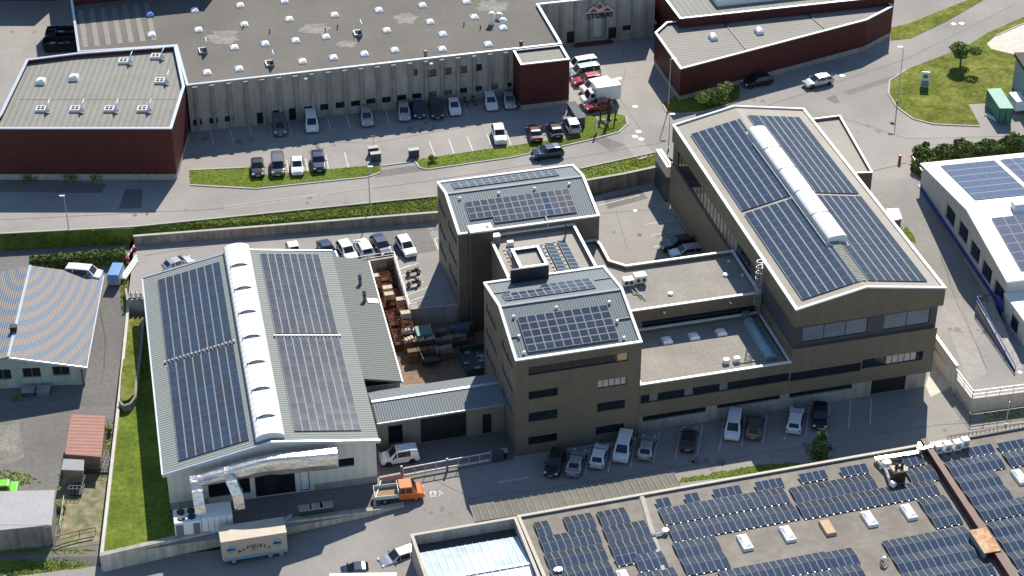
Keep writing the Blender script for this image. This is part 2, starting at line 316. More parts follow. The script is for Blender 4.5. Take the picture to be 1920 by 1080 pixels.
def lines(name, segs, wd=.12, dz=.012):
    mb = MB()
    for (u0, v0, u1, v1, z) in segs:
        a = P(u0, v0, z+dz); b = P(u1, v1, z+dz); d = (b-a); n = Vector((-d.y, d.x, 0)).normalized()*wd/2
        mb.face([a-n, b-n, b+n, a+n])
    o = mb.build(name, M['line']); o['kind'] = 'structure'; return o
L_ = []
for x0, y0, x1, y1 in [(1236,810,1225,866),(1277,803,1266,857),(1318,796,1307,853),(1358,790,1348,845),(1397,783,1391,837),(1438,778,1430,831),(1480,768,1471,824),(1517,762,1511,817),(1557,756,1550,810),(1595,750,1591,803),(1634,746,1631,797),(1106,840,1097,890),(1150,838,1140,885),(1192,818,1183,875)]: L_.append((x0, y0, x1, y1, 0))
for x in range(0, 15):
    u0 = 393+x*36.5; L_.append((u0, 240-x*4.6, u0+8, 272-x*4.6, ZN))
for x0, y0, x1, y1 in [(537,300,542,325),(573,297,579,328),(611,290,617,322),(646,286,655,320),(805,265,816,294),(841,260,852,290),(876,256,888,286),(912,250,924,280),(948,244,958,272),(1092,222,1098,250)]: L_.append((x0, y0, x1, y1, ZN))
L_ += [(746,505,770,497,ZP),(749,505,785,493,ZP),(752,518,790,504,ZP),(755,532,792,516,ZP),(760,545,794,528,ZP),(764,553,803,538,ZP),(768,565,805,552,ZP),(738,492,745,480,ZP)]
L_ += [(1208,421,1270,411,ZP),(1220,441,1281,431,ZP),(1226,463,1240,460,ZP),(1122,385,1200,366,ZP),(815,448,822,468,ZP),(815,448,824,446,ZP)]
lines('parking_lines', L_)
mb = MB()
for u0, v0, s in [(930,903,1)]:
    for i in range(14):
        a = P(935+i*4.2, 906-i*.7, .012); mb.box(a.x, a.y, .010, a.x+.12, a.y+.35, .012)
a = P(806,931,.01)
for dx, dy, wx, wy in [(0,0,.7,.15),(0,.3,.15,.5),(.5,.3,.15,.5),(0,.8,.7,.15),(1.0,.2,.15,.8),(1.0,.5,.5,.15)]: mb.box(a.x+dx, a.y+dy, .010, a.x+dx+wx, a.y+dy+wy, .012)
mb.build('faded_road_marks', M['line'])['kind'] = 'structure'
mb = MB()
def seam(pts, wd=.07, dz=.016):
    q = [P(u, v, z+dz) for u, v, z in pts]
    for a, b in zip(q[:-1], q[1:]):
        d = b-a; k = max(1, int(d.length/2.2)); last = a
        for i in range(1, k+1):
            c = a+d*i/k+(Vector((random.uniform(-.1,.1),random.uniform(-.1,.1),0)) if i < k else Vector((0,0,0))); n = Vector((-(c-last).y,(c-last).x,0)).normalized()*wd/2
            mb.face([last-n,c-n,c+n,last+n]); last = c
seam([(0,412,ZN),(400,392,ZN),(800,340,ZN),(1000,308,ZN),(1240,268,ZN)]); seam([(360,262,ZN),(700,268,ZN),(1000,215,ZN)],.05); seam([(700,323,ZN),(770,312,ZN)],.12)
seam([(1240,240,ZN),(1420,205,ZN),(1700,110,ZN),(1900,10,ZN)]); seam([(1180,100,ZN),(1160,180,ZN),(1200,240,ZN)],.05); seam([(1560,215,ZN),(1700,260,ZN),(1920,255,ZN)],.05); seam([(1600,330,ZN),(1700,305,ZN)],.15)
seam([(270,480,ZP),(500,440,ZP),(815,430,ZP)]); seam([(700,436,ZP),(690,470,ZP)],.05); seam([(1128,400,ZP),(1230,392,ZP)],.05); seam([(1155,392,ZP),(1175,465,ZP)],.05)
seam([(880,935,0),(1100,905,0),(1400,855,0),(1730,800,0)],.06); seam([(1735,800,0),(1920,782,0)],.05); seam([(1700,330,3.9),(1760,470,2.8),(1850,690,2.0)],.05); seam([(770,880,0),(880,930,0)],.05); seam([(540,1010,-1.6),(700,1000,-1.2),(860,960,0)],.06); seam([(158,775,-1.05),(215,790,-1.05)],.08); seam([(185,560,1.5),(200,640,.8),(190,740,-.8)],.05)
seam([(20,190,ZN),(60,120,ZN),(110,40,ZN)],.06); seam([(0,270,ZN),(20,240,ZN)],.05)
mb.build('asphalt_seams', mat('tar_seal', (.12,.112,.10), .8, var=.2))['kind'] = 'structure'
mb = MB(); random.seed(3)
for u, v, z, n in [(450,265,ZN,5),(600,275,ZN,6),(800,240,ZN,6),(1100,170,ZN,5),(1150,100,ZN,4),(600,376,ZN,5),(300,402,ZN,4),(1450,190,ZN,5),(1650,240,ZN,6),(700,480,ZP,6),(780,430,ZP,5),(1200,440,ZP,5),(1300,870,0,7),(1550,840,0,6),(1820,800,0,3),(820,960,0,5),(620,1020,-1.5,4),(1850,620,2,5),(60,60,ZN,5),(1750,420,3.2,3)]:
    for _ in range(n):
        p = P(u+random.gauss(0,35), v+random.gauss(0,5), z+.014); r_ = random.uniform(.12,.55); k = 9; pts = []
        for i in range(k): a = 2*math.pi*i/k; rr = r_*random.uniform(.6,1.2); pts.append((p.x+rr*math.cos(a), p.y+rr*1.4*math.sin(a), p.z))
        mb.face(pts)
mb.build('oil_stains', mat('oil_stain', (.19,.178,.162), .8, var=.2))['kind'] = 'structure'
random.seed(7)
# kerbs
mb = MB()
def kerb(pts, z=None, wd=.25, h=.12):
    q = [P(u, v, zz + h) for u, v, zz in pts]
    for a, b in zip(q[:-1], q[1:]): mb.bar(a, b, wd, h)
for k in [[(1700,130,ZN),(1668,150,ZN),(1666,175,ZN),(1682,200,ZN),(1712,222,ZN),(1750,232,ZN),(1838,236,ZN)],[(357,346,ZN),(480,353,ZN),(690,331,ZN),(714,322,ZN)],[(778,301,ZN),(786,313,ZN),(800,317,ZN),(960,294,ZN),(1100,263,ZN),(1160,247,ZN),(1177,232,ZN),(1173,217,ZN)],[(1243,195,ZN),(1250,209,ZN),(1275,213,ZN),(1320,209,ZN),(1386,188,ZN)],[(0,437,ZN),(250,424,ZN),(818,367,ZN)],[(1088,315,ZN),(1237,283,ZN)],[(1868,66,ZN),(1920,43,ZN)],[(356,318,ZN),(467,313,ZN)],[(716,310,ZN),(770,303,ZN)]]: kerb(k)
mb.build('kerbs', M['kerb'])['kind'] = 'structure'
GRASS_POLYS = [([(252,441,3.4),(820,397,3.4),(818,368,ZN),(250,425,ZN)],1500),([(1108,337,ZN),(1237,311,ZN),(1237,284,ZN),(1088,316,ZN)],550),([(0,470,2.2),(243,458,2.2),(250,427,ZN),(0,438,ZN)],1000),
  ([(357,345,ZN),(355,320,ZN),(467,315,ZN),(474,330,ZN),(714,309,ZN),(714,322,ZN),(690,330,ZN),(480,352,ZN)],650),([(778,300,ZN),(900,282,ZN),(1090,255,ZN),(1172,218,ZN),(1176,232,ZN),(1160,246,ZN),(1100,262,ZN),(960,293,ZN),(800,316,ZN)],700),
  ([(192,1038,0),(222,770,0),(255,740,0),(278,600,0),(345,1010,0)],0),([(1243,195,ZN),(1272,175,ZN),(1388,170,ZN),(1385,188,ZN),(1320,208,ZN),(1250,208,ZN)],350),([(1272,905,0),(1278,897,0),(1420,872,0),(1500,868,0),(1400,890,0)],260),
  ([(0,1025,-1.5),(112,1030,-1.5),(180,1030,-1.5),(186,1058,ZS),(0,1085,ZS)],900),([(1635,350,3.9),(1645,350,3.8),(1716,450,3.0),(1700,450,3.0)],150),([(222,520,1.9),(238,480,2.1),(240,560,1.6),(231,590,1.3)],220),([(192,880,-1.2),(206,880,-1.2),(212,790,-1.1),(200,790,-1.1)],130),([(110,890,-1.3),(118,890,-1.3),(118,980,-1.4),(100,985,-1.4)],120),([(0,880,-1.25),(45,885,-1.25),(80,905,-1.3),(0,915,-1.3)],120),([(60,492,2.0),(235,478,2.0),(236,520,1.8),(190,512,1.8),(40,520,1.8)],350),
  ([(1850,790,0),(1838,772,0),(1920,762,0),(1990,750,0),(1990,775,0)],220)]
mb = MB()
for poly, n in GRASS_POLYS:
    pts = [P(u, v, z) for u, v, z in poly]
    tris = geometry.tessellate_polygon([[Vector((p.x, p.y, 0)) for p in pts]])
    ar = [abs((pts[t[1]]-pts[t[0]]).cross(pts[t[2]]-pts[t[0]]).z) for t in tris]
    for _ in range(int(n*1.1)):
        t = random.choices(tris, ar)[0]; a, b = random.random(), random.random()
        if a+b > 1: a, b = 1-a, 1-b
        p = pts[t[0]] + (pts[t[1]]-pts[t[0]])*a + (pts[t[2]]-pts[t[0]])*b
        hgt = random.uniform(.05, .16); an = random.random()*6.28; r_ = random.uniform(.10, .26)
        base = [p+Vector((r_*math.cos(an+k*1.57)*random.uniform(.7,1.3), r_*math.sin(an+k*1.57)*random.uniform(.7,1.3), 0)) for k in range(4)]
        tip = p+Vector((random.uniform(-.06,.06), random.uniform(-.06,.06), hgt))
        for k in range(4): mb.face([base[k], base[(k+1)%4], tip])
tag(mb.build('grass', M['blade']), 'tufts of uneven green grass on the verges and lawns', 'grass', kind='stuff')
# ------------------------------------------------------------------ building helpers
def V(*a): return Vector(a)
def win_wall(mb, st, dr, ln, z0, z1, holes, depth=.2, m=0, mrev=None):
    "vertical wall with real openings; outward is to the right of dr"
    mrev = m if mrev is None else mrev
    st = Vector((st[0], st[1])); dr = Vector(dr).normalized(); nin = Vector((-dr.y, dr.x))
    xs = sorted({0.0, ln} | {h[0] for h in holes} | {h[1] for h in holes}); zs = sorted({z0, z1} | {h[2] for h in holes} | {h[3] for h in holes})
    def p(x, z, d=0): q = st + dr*x + nin*d; return (q.x, q.y, z)
    for i in range(len(xs)-1):
        for j in range(len(zs)-1):
            cx = (xs[i]+xs[i+1])/2; cz = (zs[j]+zs[j+1])/2
            if any(h[0] < cx < h[1] and h[2] < cz < h[3] for h in holes): continue
            mb.face([p(xs[i], zs[j]), p(xs[i+1], zs[j]), p(xs[i+1], zs[j+1]), p(xs[i], zs[j+1])], m)
    for a, b, c, d in [h[:4] for h in holes]:
        mb.face([p(a,c), p(b,c), p(b,c,depth), p(a,c,depth)], mrev); mb.face([p(a,d,depth), p(b,d,depth), p(b,d), p(a,d)], mrev)
        mb.face([p(a,c), p(a,c,depth), p(a,d,depth), p(a,d)], mrev); mb.face([p(b,c,depth), p(b,c), p(b,d), p(b,d,depth)], mrev)
def window(par, st, dr, hole, depth=.2, glass=None, fr=None, mull=2, name='window', fw=.07, extra=None):
    glass = glass or M['glass']; fr = fr or M['wframe']
    st = Vector((st[0], st[1])); dr = Vector(dr).normalized(); nin = Vector((-dr.y, dr.x)); a, b, c, d = hole[:4]
    def bx(mb, x0, x1, z0, z1, d0, d1, m=0):
        q = [st+dr*x0+nin*d0, st+dr*x1+nin*d0, st+dr*x1+nin*d1, st+dr*x0+nin*d1]
        mb.prism([(k.x, k.y) for k in q], z0, z1, m)
    mb = MB(); g = .004
    bx(mb, a+g, a+fw, c+g, d-g, depth-.10, depth-.01); bx(mb, b-fw, b-g, c+g, d-g, depth-.10, depth-.01)
    bx(mb, a+fw, b-fw, c+g, c+fw, depth-.10, depth-.01); bx(mb, a+fw, b-fw, d-fw, d-g, depth-.10, depth-.01)
    for i in range(1, mull):
        x = a + (b-a)*i/mull; bx(mb, x-.035, x+.035, c+fw, d-fw, depth-.09, depth-.012)
    o = mb.build(name, fr, par)
    mb = MB()
    if extra:
        for i in range(mull):
            x0 = a+fw+(b-a-2*fw)*i/mull; x1 = a+fw+(b-a-2*fw)*(i+1)/mull
            bx(mb, x0, x1, c+fw*.5, d-fw*.5, depth-.05, depth+.05, 1 if i in extra[1] else 0)
        mb.build('pane', [glass, extra[0]], o)
    else:
        bx(mb, a+fw*.5, b-fw*.5, c+fw*.5, d-fw*.5, depth-.05, depth+.05); mb.build('pane', glass, o)
    return o
def coping(par, poly, z, mt, out=.06, wd=.32, h=.14, name='coping'):
    mb = MB(); ring(mb, inset(poly, -out), inset(poly, wd), z-.02, z+h-.02); return mb.build(name, mt, par)
def flat_block(par, poly, z0, zt, wall, roof, copm=None, par_h=.3, holes=None, cop_w=.32, name_wall='wall', out=.06):
    "walls, parapet and a roof deck for a polygon footprint (ccw, local metres). holes: {edge index: (holes, dict)}"
    poly = [tuple(p[:2]) for p in poly]; holes = holes or {}
    mb = MB(); n = len(poly)
    for i in range(n):
        a = Vector(poly[i]); b = Vector(poly[(i+1) % n]); hs = holes.get(i, [])
        win_wall(mb, a, b-a, (b-a).length, z0, zt, [h[:4] for h in hs])
    inn = inset(poly, .24)
    for i in range(n):
        a, b = inn[i], inn[(i+1) % n]; mb.face([(*b, zt-par_h), (*a, zt-par_h), (*a, zt), (*b, zt)])
        a2, b2 = poly[i], poly[(i+1) % n]; mb.face([(*a2, zt), (*b2, zt), (*b, zt), (*a, zt)])
    w_ = mb.build(name_wall, wall, par)
    for i, hs in holes.items():
        a = Vector(poly[i]); b = Vector(poly[(i+1) % n])
        for h in hs:
            kw = h[4] if len(h) > 4 else {}
            window(par, a, b-a, h, **kw)
    mb = MB(); q = inset(poly, .2); mb.prism(q, zt-par_h-.3, zt-par_h); r_ = mb.build('roof', roof, par)
    if copm: coping(par, poly, zt, copm, wd=cop_w, out=out)
    return w_, r_
def solar_field(par, O, ex, ey, nx, ny, glass=('pvb',), skip=None, lift=.14, fw=.045, bright=None, rowaxis='x', clamps=False, name='solar_panel_row', fy=None, feet=0, clips=False):
    "grid of framed modules: O corner, ex/ey one-module steps (3D). One object per row"
    fy = fw if fy is None else fy
    O = Vector(O); ex = Vector(ex); ey = Vector(ey); nn = ex.cross(ey).normalized(); O = O + nn*lift
    ux = ex.normalized(); uy = ey.normalized(); g = .012; out = []
    outer, inner = (ny, nx) if rowaxis == 'x' else (nx, ny)
    for r in range(outer):
        mb = MB(); cnt = 0
        for c in range(inner):
            i, j = (c, r) if rowaxis == 'x' else (r, c)
            if skip and skip(i, j): continue
            cnt += 1
            a = O + ex*i + ey*j + (ux+uy)*g; lx = ex.length-2*g; ly = ey.length-2*g
            p = [a, a+ux*lx, a+ux*lx+uy*ly, a+uy*ly]; lo = [q-nn*.04 for q in p]
            for k in range(4): mb.face([lo[k], lo[(k+1)%4], p[(k+1)%4], p[k]], 0)
            mb.face(list(reversed(lo)), 0)
            q = [a+ux*fw+uy*fy, a+ux*(lx-fw)+uy*fy, a+ux*(lx-fw)+uy*(ly-fy), a+ux*fw+uy*(ly-fy)]
            for k in range(4): mb.face([p[k], p[(k+1)%4], q[(k+1)%4], q[k]], 0)
            gi = 1 + random.randrange(len(glass)); tl = nn*random.uniform(-.004, .004)
            if bright and bright(i, j): gi = 1+len(glass)
            mb.face(q, gi)
            if clamps:
                for cc in (a+uy*(ly*.25)+ux*(lx*.28), a+uy*(ly*.25)+ux*(lx*.72)):
                    if random.random() < .7:
                        s = .028; cc = cc + nn*.02; mb.face([cc-ux*s-uy*s, cc+ux*s-uy*s, cc+ux*s+uy*s, cc-ux*s+uy*s], 2+len(glass))
        if cnt and feet:
            for i in range(nx): q = O+ex*i-nn*lift; mb.box(q.x+.1,q.y-.12,q.z-feet,q.x+.21,q.y-.02,q.z-feet+.12,3+len(glass))
        if cnt and clips:
            for i in range(nx): q = O+ex*(i+.5)+ey; mb.box(q.x-.03,q.y-.03,q.z-.02,q.x+.03,q.y+.03,q.z+.03,0)
        if cnt:
            out.append(mb.build(name, [M['frame']] + [M[k] for k in glass] + [M['pvb2'], M['clamp'], M['white']], par))
    return out
def skylight(par, x, y, z, sx=1.2, sy=1.2, h=.24, rot=0, mt=None, name='skylight', slope=0, dome=True):
    mb = MB(); a, b = sx/2, sy/2
    mb.hexa([(-a,-b,-.05),(a,-b,-.05),(a,b,-.05),(-a,b,-.05)], [(-a*.9,-b*.9,h),(a*.9,-b*.9,h),(a*.9,b*.9,h),(-a*.9,b*.9,h)])
    if dome:
        mb.hexa([(-a*.86,-b*.86,h+.002),(a*.86,-b*.86,h+.002),(a*.86,b*.86,h+.002),(-a*.86,b*.86,h+.002)], [(-a*.5,-b*.5,h+.12),(a*.5,-b*.5,h+.22),(a*.5,b*.5,h+.22),(-a*.5,b*.5,h+.22)])
    o = mb.build(name, mt or M['white'], par, bevel=.03); o.location = (x, y, z); o.rotation_euler = (0, 0, rot); return o
def open_vent(par, x, y, z, rot=0, s=1.0):
    "open smoke vent: curb, slatted dark throat, two raised lids"
    mb = MB(); a = .75*s
    ring(mb, [(-a,-a),(a,-a),(a,a),(-a,a)], [(-a+.14,-a+.14),(a-.14,-a+.14),(a-.14,a-.14),(-a+.14,a-.14)], 0, .45)
    o = mb.build('smoke_vent', M['white'], par); o.location = (x, y, z); o.rotation_euler = (0, 0, rot)
    mb = MB(); mb.box(-a+.15,-a+.15,.30,a-.15,a-.15,.34,0)
    mb.box(-.06,-a+.15,.35,.06,a-.15,.47,1); mb.box(-a+.15,-.05,.35,-.065,.05,.46,1); mb.box(.065,-.05,.35,a-.15,.05,.46,1)
    mb.build('throat', [M['dbrown'], M['galv']], o)
    mb = MB(); c, t = math.cos(R(62)), math.sin(R(62)); L_ = 1.45*s
    mb.hexa([(a,-a,.46),(a+.07,-a,.42),(a+.07,a,.42),(a,a,.46)], [(a+L_*c,-a,.46+L_*t),(a+.07+L_*c,-a,.42+L_*t),(a+.07+L_*c,a,.42+L_*t),(a+L_*c,a,.46+L_*t)])
    c2 = math.cos(R(20)); t2 = math.sin(R(20))
    mb.hexa([(a+.10,-a-.05,.05),(a+.95*c2,-a-.05,.05+.8*t2),(a+.95*c2,-a,.05+.8*t2),(a+.10,-a,.05)],[(a+.10,-a-.05,.45),(a+.5*c2,-a-.05,.45+.8*t),(a+.5*c2,-a,.45+.8*t),(a+.10,-a,.45)])
    mb.build('lid', M['white'], o)
    return o
G = Frame(P(967, 676, 13.5), 14.3)          # axes shared by the bronze-clad complex
def sub(fr, x, y, z=0): return fr.w(x, y, z)
# ------------------------------------------------------------------ bronze office tower (front)
def gable_tower(root, W, y0, yr, y1, z0, ze, zr, zb, holes_front, holes_left, holes_right, wallm, roofm):
    "roof ridge along x; local coords"
    mb = MB()
    win_wall(mb, (0,y0), (1,0), W, z0, ze, [h[:4] for h in holes_front]); 
    win_wall(mb, (W,y0), (0,1), y1-y0, z0, min(ze,zb), [h[:4] for h in holes_right])
    win_wall(mb, (W,y1), (-1,0), W, z0, zb, [])
    win_wall(mb, (0,y1), (0,-1), y1-y0, z0, min(ze,zb), [h[:4] for h in holes_left])
    zm = min(ze, zb)
    for x, rev in ((W,0),(0,1)):
        f = [(x,y0,zm),(x,y1,zm),(x,y1,zb),(x,yr,zr),(x,y0,ze)]
        if abs(zb-zm) < 1e-6: f = [f[0],f[1],f[3],f[4]]
        if abs(ze-zm) < 1e-6: f = f[:-1]
        mb.face(f if not rev else list(reversed(f)))
    mb.build('wall', wallm, root)
    for st, dr, hs in (((0,y0),(1,0),holes_front), ((W,y0),(0,1),holes_right), ((0,y1),(0,-1),holes_left)):
        for h in hs: window(root, st, dr, h[:4], **(h[4] if len(h) > 4 else {}))
    mb = MB(); t = .2
    mb.hexa([(t,y0+t,ze-.35),(W-t,y0+t,ze-.35),(W-t,yr,zr-.35),(t,yr,zr-.35)], [(t,y0+t,ze-.12),(W-t,y0+t,ze-.12),(W-t,yr,zr-.12),(t,yr,zr-.12)])
    mb.hexa([(t,yr,zr-.35),(W-t,yr,zr-.35),(W-t,y1-t,zb-.35),(t,y1-t,zb-.35)], [(t,yr,zr-.12),(W-t,yr,zr-.12),(W-t,y1-t,zb-.12),(t,y1-t,zb-.12)])
    rf = mb.build('roof', roofm, root)
    mb = MB(); mb.bar((.3,yr,zr-.03),(W-.3,yr,zr-.03),.4,.08); mb.build('ridge_cap', mat('ridge_sheet', (.26,.28,.29), .7, var=.05), rf)
    mb = MB(); c = .15
    for a, b in [((-.06,y0-.06,ze),(W+.06,y0-.06,ze)),((W+.06,y1+.06,zb),(-.06,y1+.06,zb))]:
        mb.bar(V(*a)+V(0,c*.9 if a[1] < yr else -c*.9,.06), V(*b)+V(0,c*.9 if a[1] < yr else -c*.9,.06), .34, .16)
    for x in (-.06+c, W+.06-c):
        mb.bar((x,y0+.28,ze+.075),(x,yr,zr+.075),.34,.16); mb.bar((x,yr,zr+.075),(x,y1-.28,zb+.075),.34,.16)
    mb.build('coping', M['trim'], root)
ftw = lambda zz, a, b, n: (a, b, zz[0], zz[1], dict(mull=n, depth=.22))
o = G.w(0, 0)
ft = thing('office_tower', 'bronze-clad four-storey office tower with twelve-column solar roof, standing nearest the parked cars', 'office building', o, G.a)
top = (1.47, 13.1, 11.15, 12.32, dict(mull=9, depth=.22, extra=(M['glassy'], {8})))
hf = [top, (1.5,4.9,7.8,8.9,dict(mull=3)), (1.5,4.9,4.6,5.9,dict(mull=3)), (1.5,4.9,1.3,2.45,dict(mull=3)), (9.55,13.0,7.85,8.97,dict(mull=5,extra=(M['glassw'],{0,1,2,3,4}))), (9.6,12.93,4.55,5.78,dict(mull=3)), (9.5,12.9,1.25,2.4,dict(mull=3))]
hl = [(a, b, z0, z1, dict(mull=n, glass=M['glassb'])) for z0, z1 in ((11.2,12.3),(7.85,8.95),(4.65,5.85)) for a, b, n in ((1.0,6.2,4),(8.6,13.6,4))]
hr = [(8.0, 12.5, 11.3, 12.3, dict(mull=3))]
gable_tower(ft, 14.65, 0, 7.8, 15, 0, 13.5, 15.7, 14.25, hf, hl, hr, M['brown'], M['steelx'])
def slope_pt(x, y, y0, yr, y1, ze, zr, zb):
    z = ze+(zr-ze)*(y-y0)/(yr-y0) if y <= yr else zr+(zb-zr)*(y-yr)/(y1-yr)
    return V(x, y, z-.12)
F1 = lambda x, y: slope_pt(x, y, 0, 7.8, 15, 13.5, 15.7, 14.25)
def field_on(root, fn, x0, x1, y0, y1, nx, ny, **k):
    A = fn(x0, y0); ex = (fn(x1, y0)-A)/nx; ey = (fn(x0, y1)-A)/ny; return solar_field(root, A, ex, ey, nx, ny, **k)
field_on(ft, F1, 1.65, 12.25, .9, 5.9, 10, 5, glass=('pvb','pvd'))
field_on(ft, F1, 6.0, 11.9, 9.0, 12.1, 6, 3, glass=('pvg','pvd')); field_on(ft, F1, 1.1, 6.0, 9.0, 11.0, 5, 2, glass=('pvg','pvd'))
mb = MB()
for x, y in [(1.3,6.0),(6.4,6.4),(12.6,6.1),(12.7,3.3),(1.2,3.2),(12.8,.9),(1.2,.9)]:
    p = F1(x, y); mb.box(x-.14,y-.1,p.z-.05,x+.14,y+.1,p.z+.3)
mb.build('snow_guard', M['white'], ft)
mb = MB()
for x0, x1, y in [(.3,1.4,3.3),(12.7,14.3,3.6),(.3,2.3,11.6),(12.4,14.3,11.4)]:
    a = F1(x0, y); b = F1(x1, y); mb.bar(a+V(0,0,.12), b+V(0,0,.12), .12, .12)
mb.build('roof_drain_strip', M['black'], ft)
# ------------------------------------------------------------------ back tower
bo = G.w(-.2, 27.3)
bt = thing('office_tower', 'bronze-clad office tower behind the link roof, beside the grass verge', 'office building', bo, G.a)
hl2 = [(a, b, z0, z1, dict(mull=n, glass=M['glassb'])) for z0, z1 in ((11.2,12.3),(7.85,8.95),(4.8,6.0)) for a, b, n in ((.9,4.6,3),(6.2,10.8,4))]
gable_tower(bt, 17.9, 0, 7.3, 11.9, 0, 13.5, 15.1, 14.1, [], hl2, [], M['brown'], M['steelx'])
F2 = lambda x, y: slope_pt(x, y, 0, 7.3, 11.9, 13.5, 15.1, 14.1)
field_on(bt, F2, 2.0, 15.4, 1.15, 5.4, 14, 4, glass=('pvb','pvd'), bright=lambda i, j: i == 10, skip=lambda i, j: j == 0 and i < 3)
field_on(bt, F2, 1.5, 15.2, 8.6, 10.9, 14, 2, glass=('pvg','pvd'))
mb = MB()
for x in (1.6, 6.6, 11.2, 15.7):
    p = F2(x, 6.1); mb.box(x-.14,6.0,p.z-.05,x+.14,6.2,p.z+.3)
mb.build('snow_guard', M['white'], bt)
mb = MB(); a = F2(11.3,.3); b = F2(11.3,1.1); mb.bar(a+V(0,0,.15), b+V(0,0,.15), .18, .1); mb.box(11.2,-.16,12.7,11.4,-.07,13.6); mb.build('cable_duct', M['cardboard'], bt)
# stair shaft in front of the back tower
M['shaft'] = mat('shade_darkened_panel', (.085,.070,.050), .6, var=.08, scale=.5)  # brown panel darkened: occlusion and facing shade put into the colour
cs = thing('stair_shaft', 'tall dark shaft with pale flat top standing against the back office tower', 'shaft', G.w(.95, 24.6), G.a)
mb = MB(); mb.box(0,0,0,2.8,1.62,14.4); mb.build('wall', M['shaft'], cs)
mb = MB(); mb.box(-.06,-.06,14.4,2.86,1.66,14.62); mb.build('coping', M['trim'], cs)
mb = MB(); mb.box(2.05,.5,14.625,2.4,1.0,14.66); mb.build('hatch', M['black'], cs)
cs.location = G.w(.95, 25.6)
cs.location.z = 0
# ------------------------------------------------------------------ link between the towers
lk = thing('link_building', 'flat-roofed link between the two bronze towers carrying rows of tilted solar modules', 'office building', G.w(3.5, 15.02), G.a)
flat_block(lk, [(0,0),(10.9,0),(10.9,12.25),(0,12.25)], 0, 12.8, M['brown'], M['flatl'], M['trim'], .55, cop_w=.28)
zr_ = 12.25
def tilt_rows(x, ys, n):
    for k in range(n):
        pass
for x0, y0, n in [(1.55,9.3,5),(3.15,9.3,3),(4.75,9.3,3),(6.35,9.4,9),(7.95,9.6,11)]:
    solar_field(lk, (x0, y0-n*.86, zr_+.02), (1.15,0,-.18), (0,.86,0), 1, n, glass=('pvb',), rowaxis='y', lift=.22)
mb = MB()
for x0, y0, n in [(1.5,9.3,5),(6.3,9.4,9),(7.9,9.6,11)]:
    for k in range(n): mb.box(x0-.35,y0-k*.86-.1,zr_,x0-.1,y0-k*.86+.12,zr_+.12)
mb.build('ballast_block', M['concw'], lk)
mb = MB(); mb.box(.25,10.6,zr_,1.15,11.4,zr_+1.2,1); mb.box(.2,10.55,zr_+1.2,1.2,11.45,zr_+1.3,0); mb.box(1.9,9.9,zr_,2.7,10.5,zr_+.6,0); mb.build('vent_box', [M['white'], M['mgrey']], lk, bevel=.03)
mb = MB(); mb.box(10.0,.6,zr_,10.5,1.0,zr_+.3); mb.box(9.9,1.2,zr_,10.5,1.35,zr_+.12); mb.build('roof_step', M['concw'], lk)
ph = thing('lift_overrun', 'dark square roof structure with raised slate front at the back edge of the front tower', 'roof structure', G.w(3.07, 14.3, 12.2), G.a)
flat_block(ph, [(1.15,0),(4.45,0),(4.45,4.25),(1.15,4.25)], 0, 3.75, M['black'], M['flatl'], M['trimb'], .35, cop_w=.26)
mb = MB(); mb.box(-.07,-.35,1.3,4.5,-.07,3.95); mb.build('front_slab', mat('slate_cladding', (.022,.028,.04), .5, var=.15), ph)
# ------------------------------------------------------------------ middle and low wings
mw = thing('middle_wing', 'flat grey roofed middle wing with ribbon windows between front tower and solar hall', 'office building', G.w(14.68, 10.8), G.a)
mp = [(0,0),(18.3,0),(18.3,9.75),(4.5,9.75),(2.9,11.3),(2.9,15.2),(2.6,16.4),(-.2,16.4),(-.2,4.2),(0,4.2)]
hb = {0: [(3.8,18.1,8.05-.4,9.0-.6,dict(mull=14, depth=.3))]}
hb = {0: [(3.6,17.8,7.25,8.45,dict(mull=12, depth=.3))]}
flat_block(mw, mp, 0, 10.1, M['brown'], M['flat'], M['trim'], .45, holes=hb, cop_w=.26)
mb = MB()
for x, y in [(8.0,3.0),(15.8,5.3)]: mb.tube((x,y,9.6),(x,y,9.9),.35,.3,12)
mb.build('roof_vent', M['white'], mw)
mb = MB()
for x, z in [(6.2,9.45),(14.5,9.45)]: mb.tube((x,-.3,z),(x,-.02,z),.14,.14,8)
for x, y in [(17.0,7.9),(17.6,4.6)]: mb.box(x,y,9.65,x+.3,y+.2,9.95)
mb.build('wall_lamp', M['white'], mw)
ac = thing('cooling_unit', 'cluster of white cooling fans and pipes on the middle wing roof beside the tower', 'cooling unit', G.w(17.6, 16.3, 9.67), G.a)
mb = MB(); mb.box(0,0,.3,1.3,1.0,1.1); mb.box(1.5,.2,.3,3.0,1.3,1.3); mb.build('casing', M['white'], ac, bevel=.05)
mb = MB()
for x in (.35,.95,1.9,2.6): mb.tube((x,-.03 if x < 1.4 else .17,.75),(x,-.05 if x < 1.4 else .14,.75),.25,.25,12)
mb.build('fan', M['dgrey'], ac)
mb = MB(); mb.path([(.7,-.2,.2),(.9,-1.4,.2),(1.6,-1.5,.2),(1.8,-3.0,.2)],.07); mb.path([(1.2,-.3,.3),(1.5,-2.4,.3)],.07); mb.box(.1,.1,0,.3,.9,.3); mb.box(2.6,.3,0,2.8,1.2,.3); mb.build('pipework', M['galv'], ac)
lw = thing('low_wing', 'low front wing with gravel roof and long ribbon windows over the parking bays', 'office building', G.w(14.68, 0), G.a)
y0 = 0.0; W = 18.3
hz = {0: [(.1,18.2,4.75,5.95,dict(mull=17, depth=.25, extra=(M['glassb'],{1,5,9})))]}
mb = MB()
flat_block(lw, [(0,0),(W,0),(W,10.75),(0,10.75)], 2.86, 7.4, M['brown'], M['flat'], M['trim'], .5, holes=hz, cop_w=.26)
mb = MB(); hs = [(.75,8.5,1.42,2.65),(9.85,17.7,1.6,2.7)]
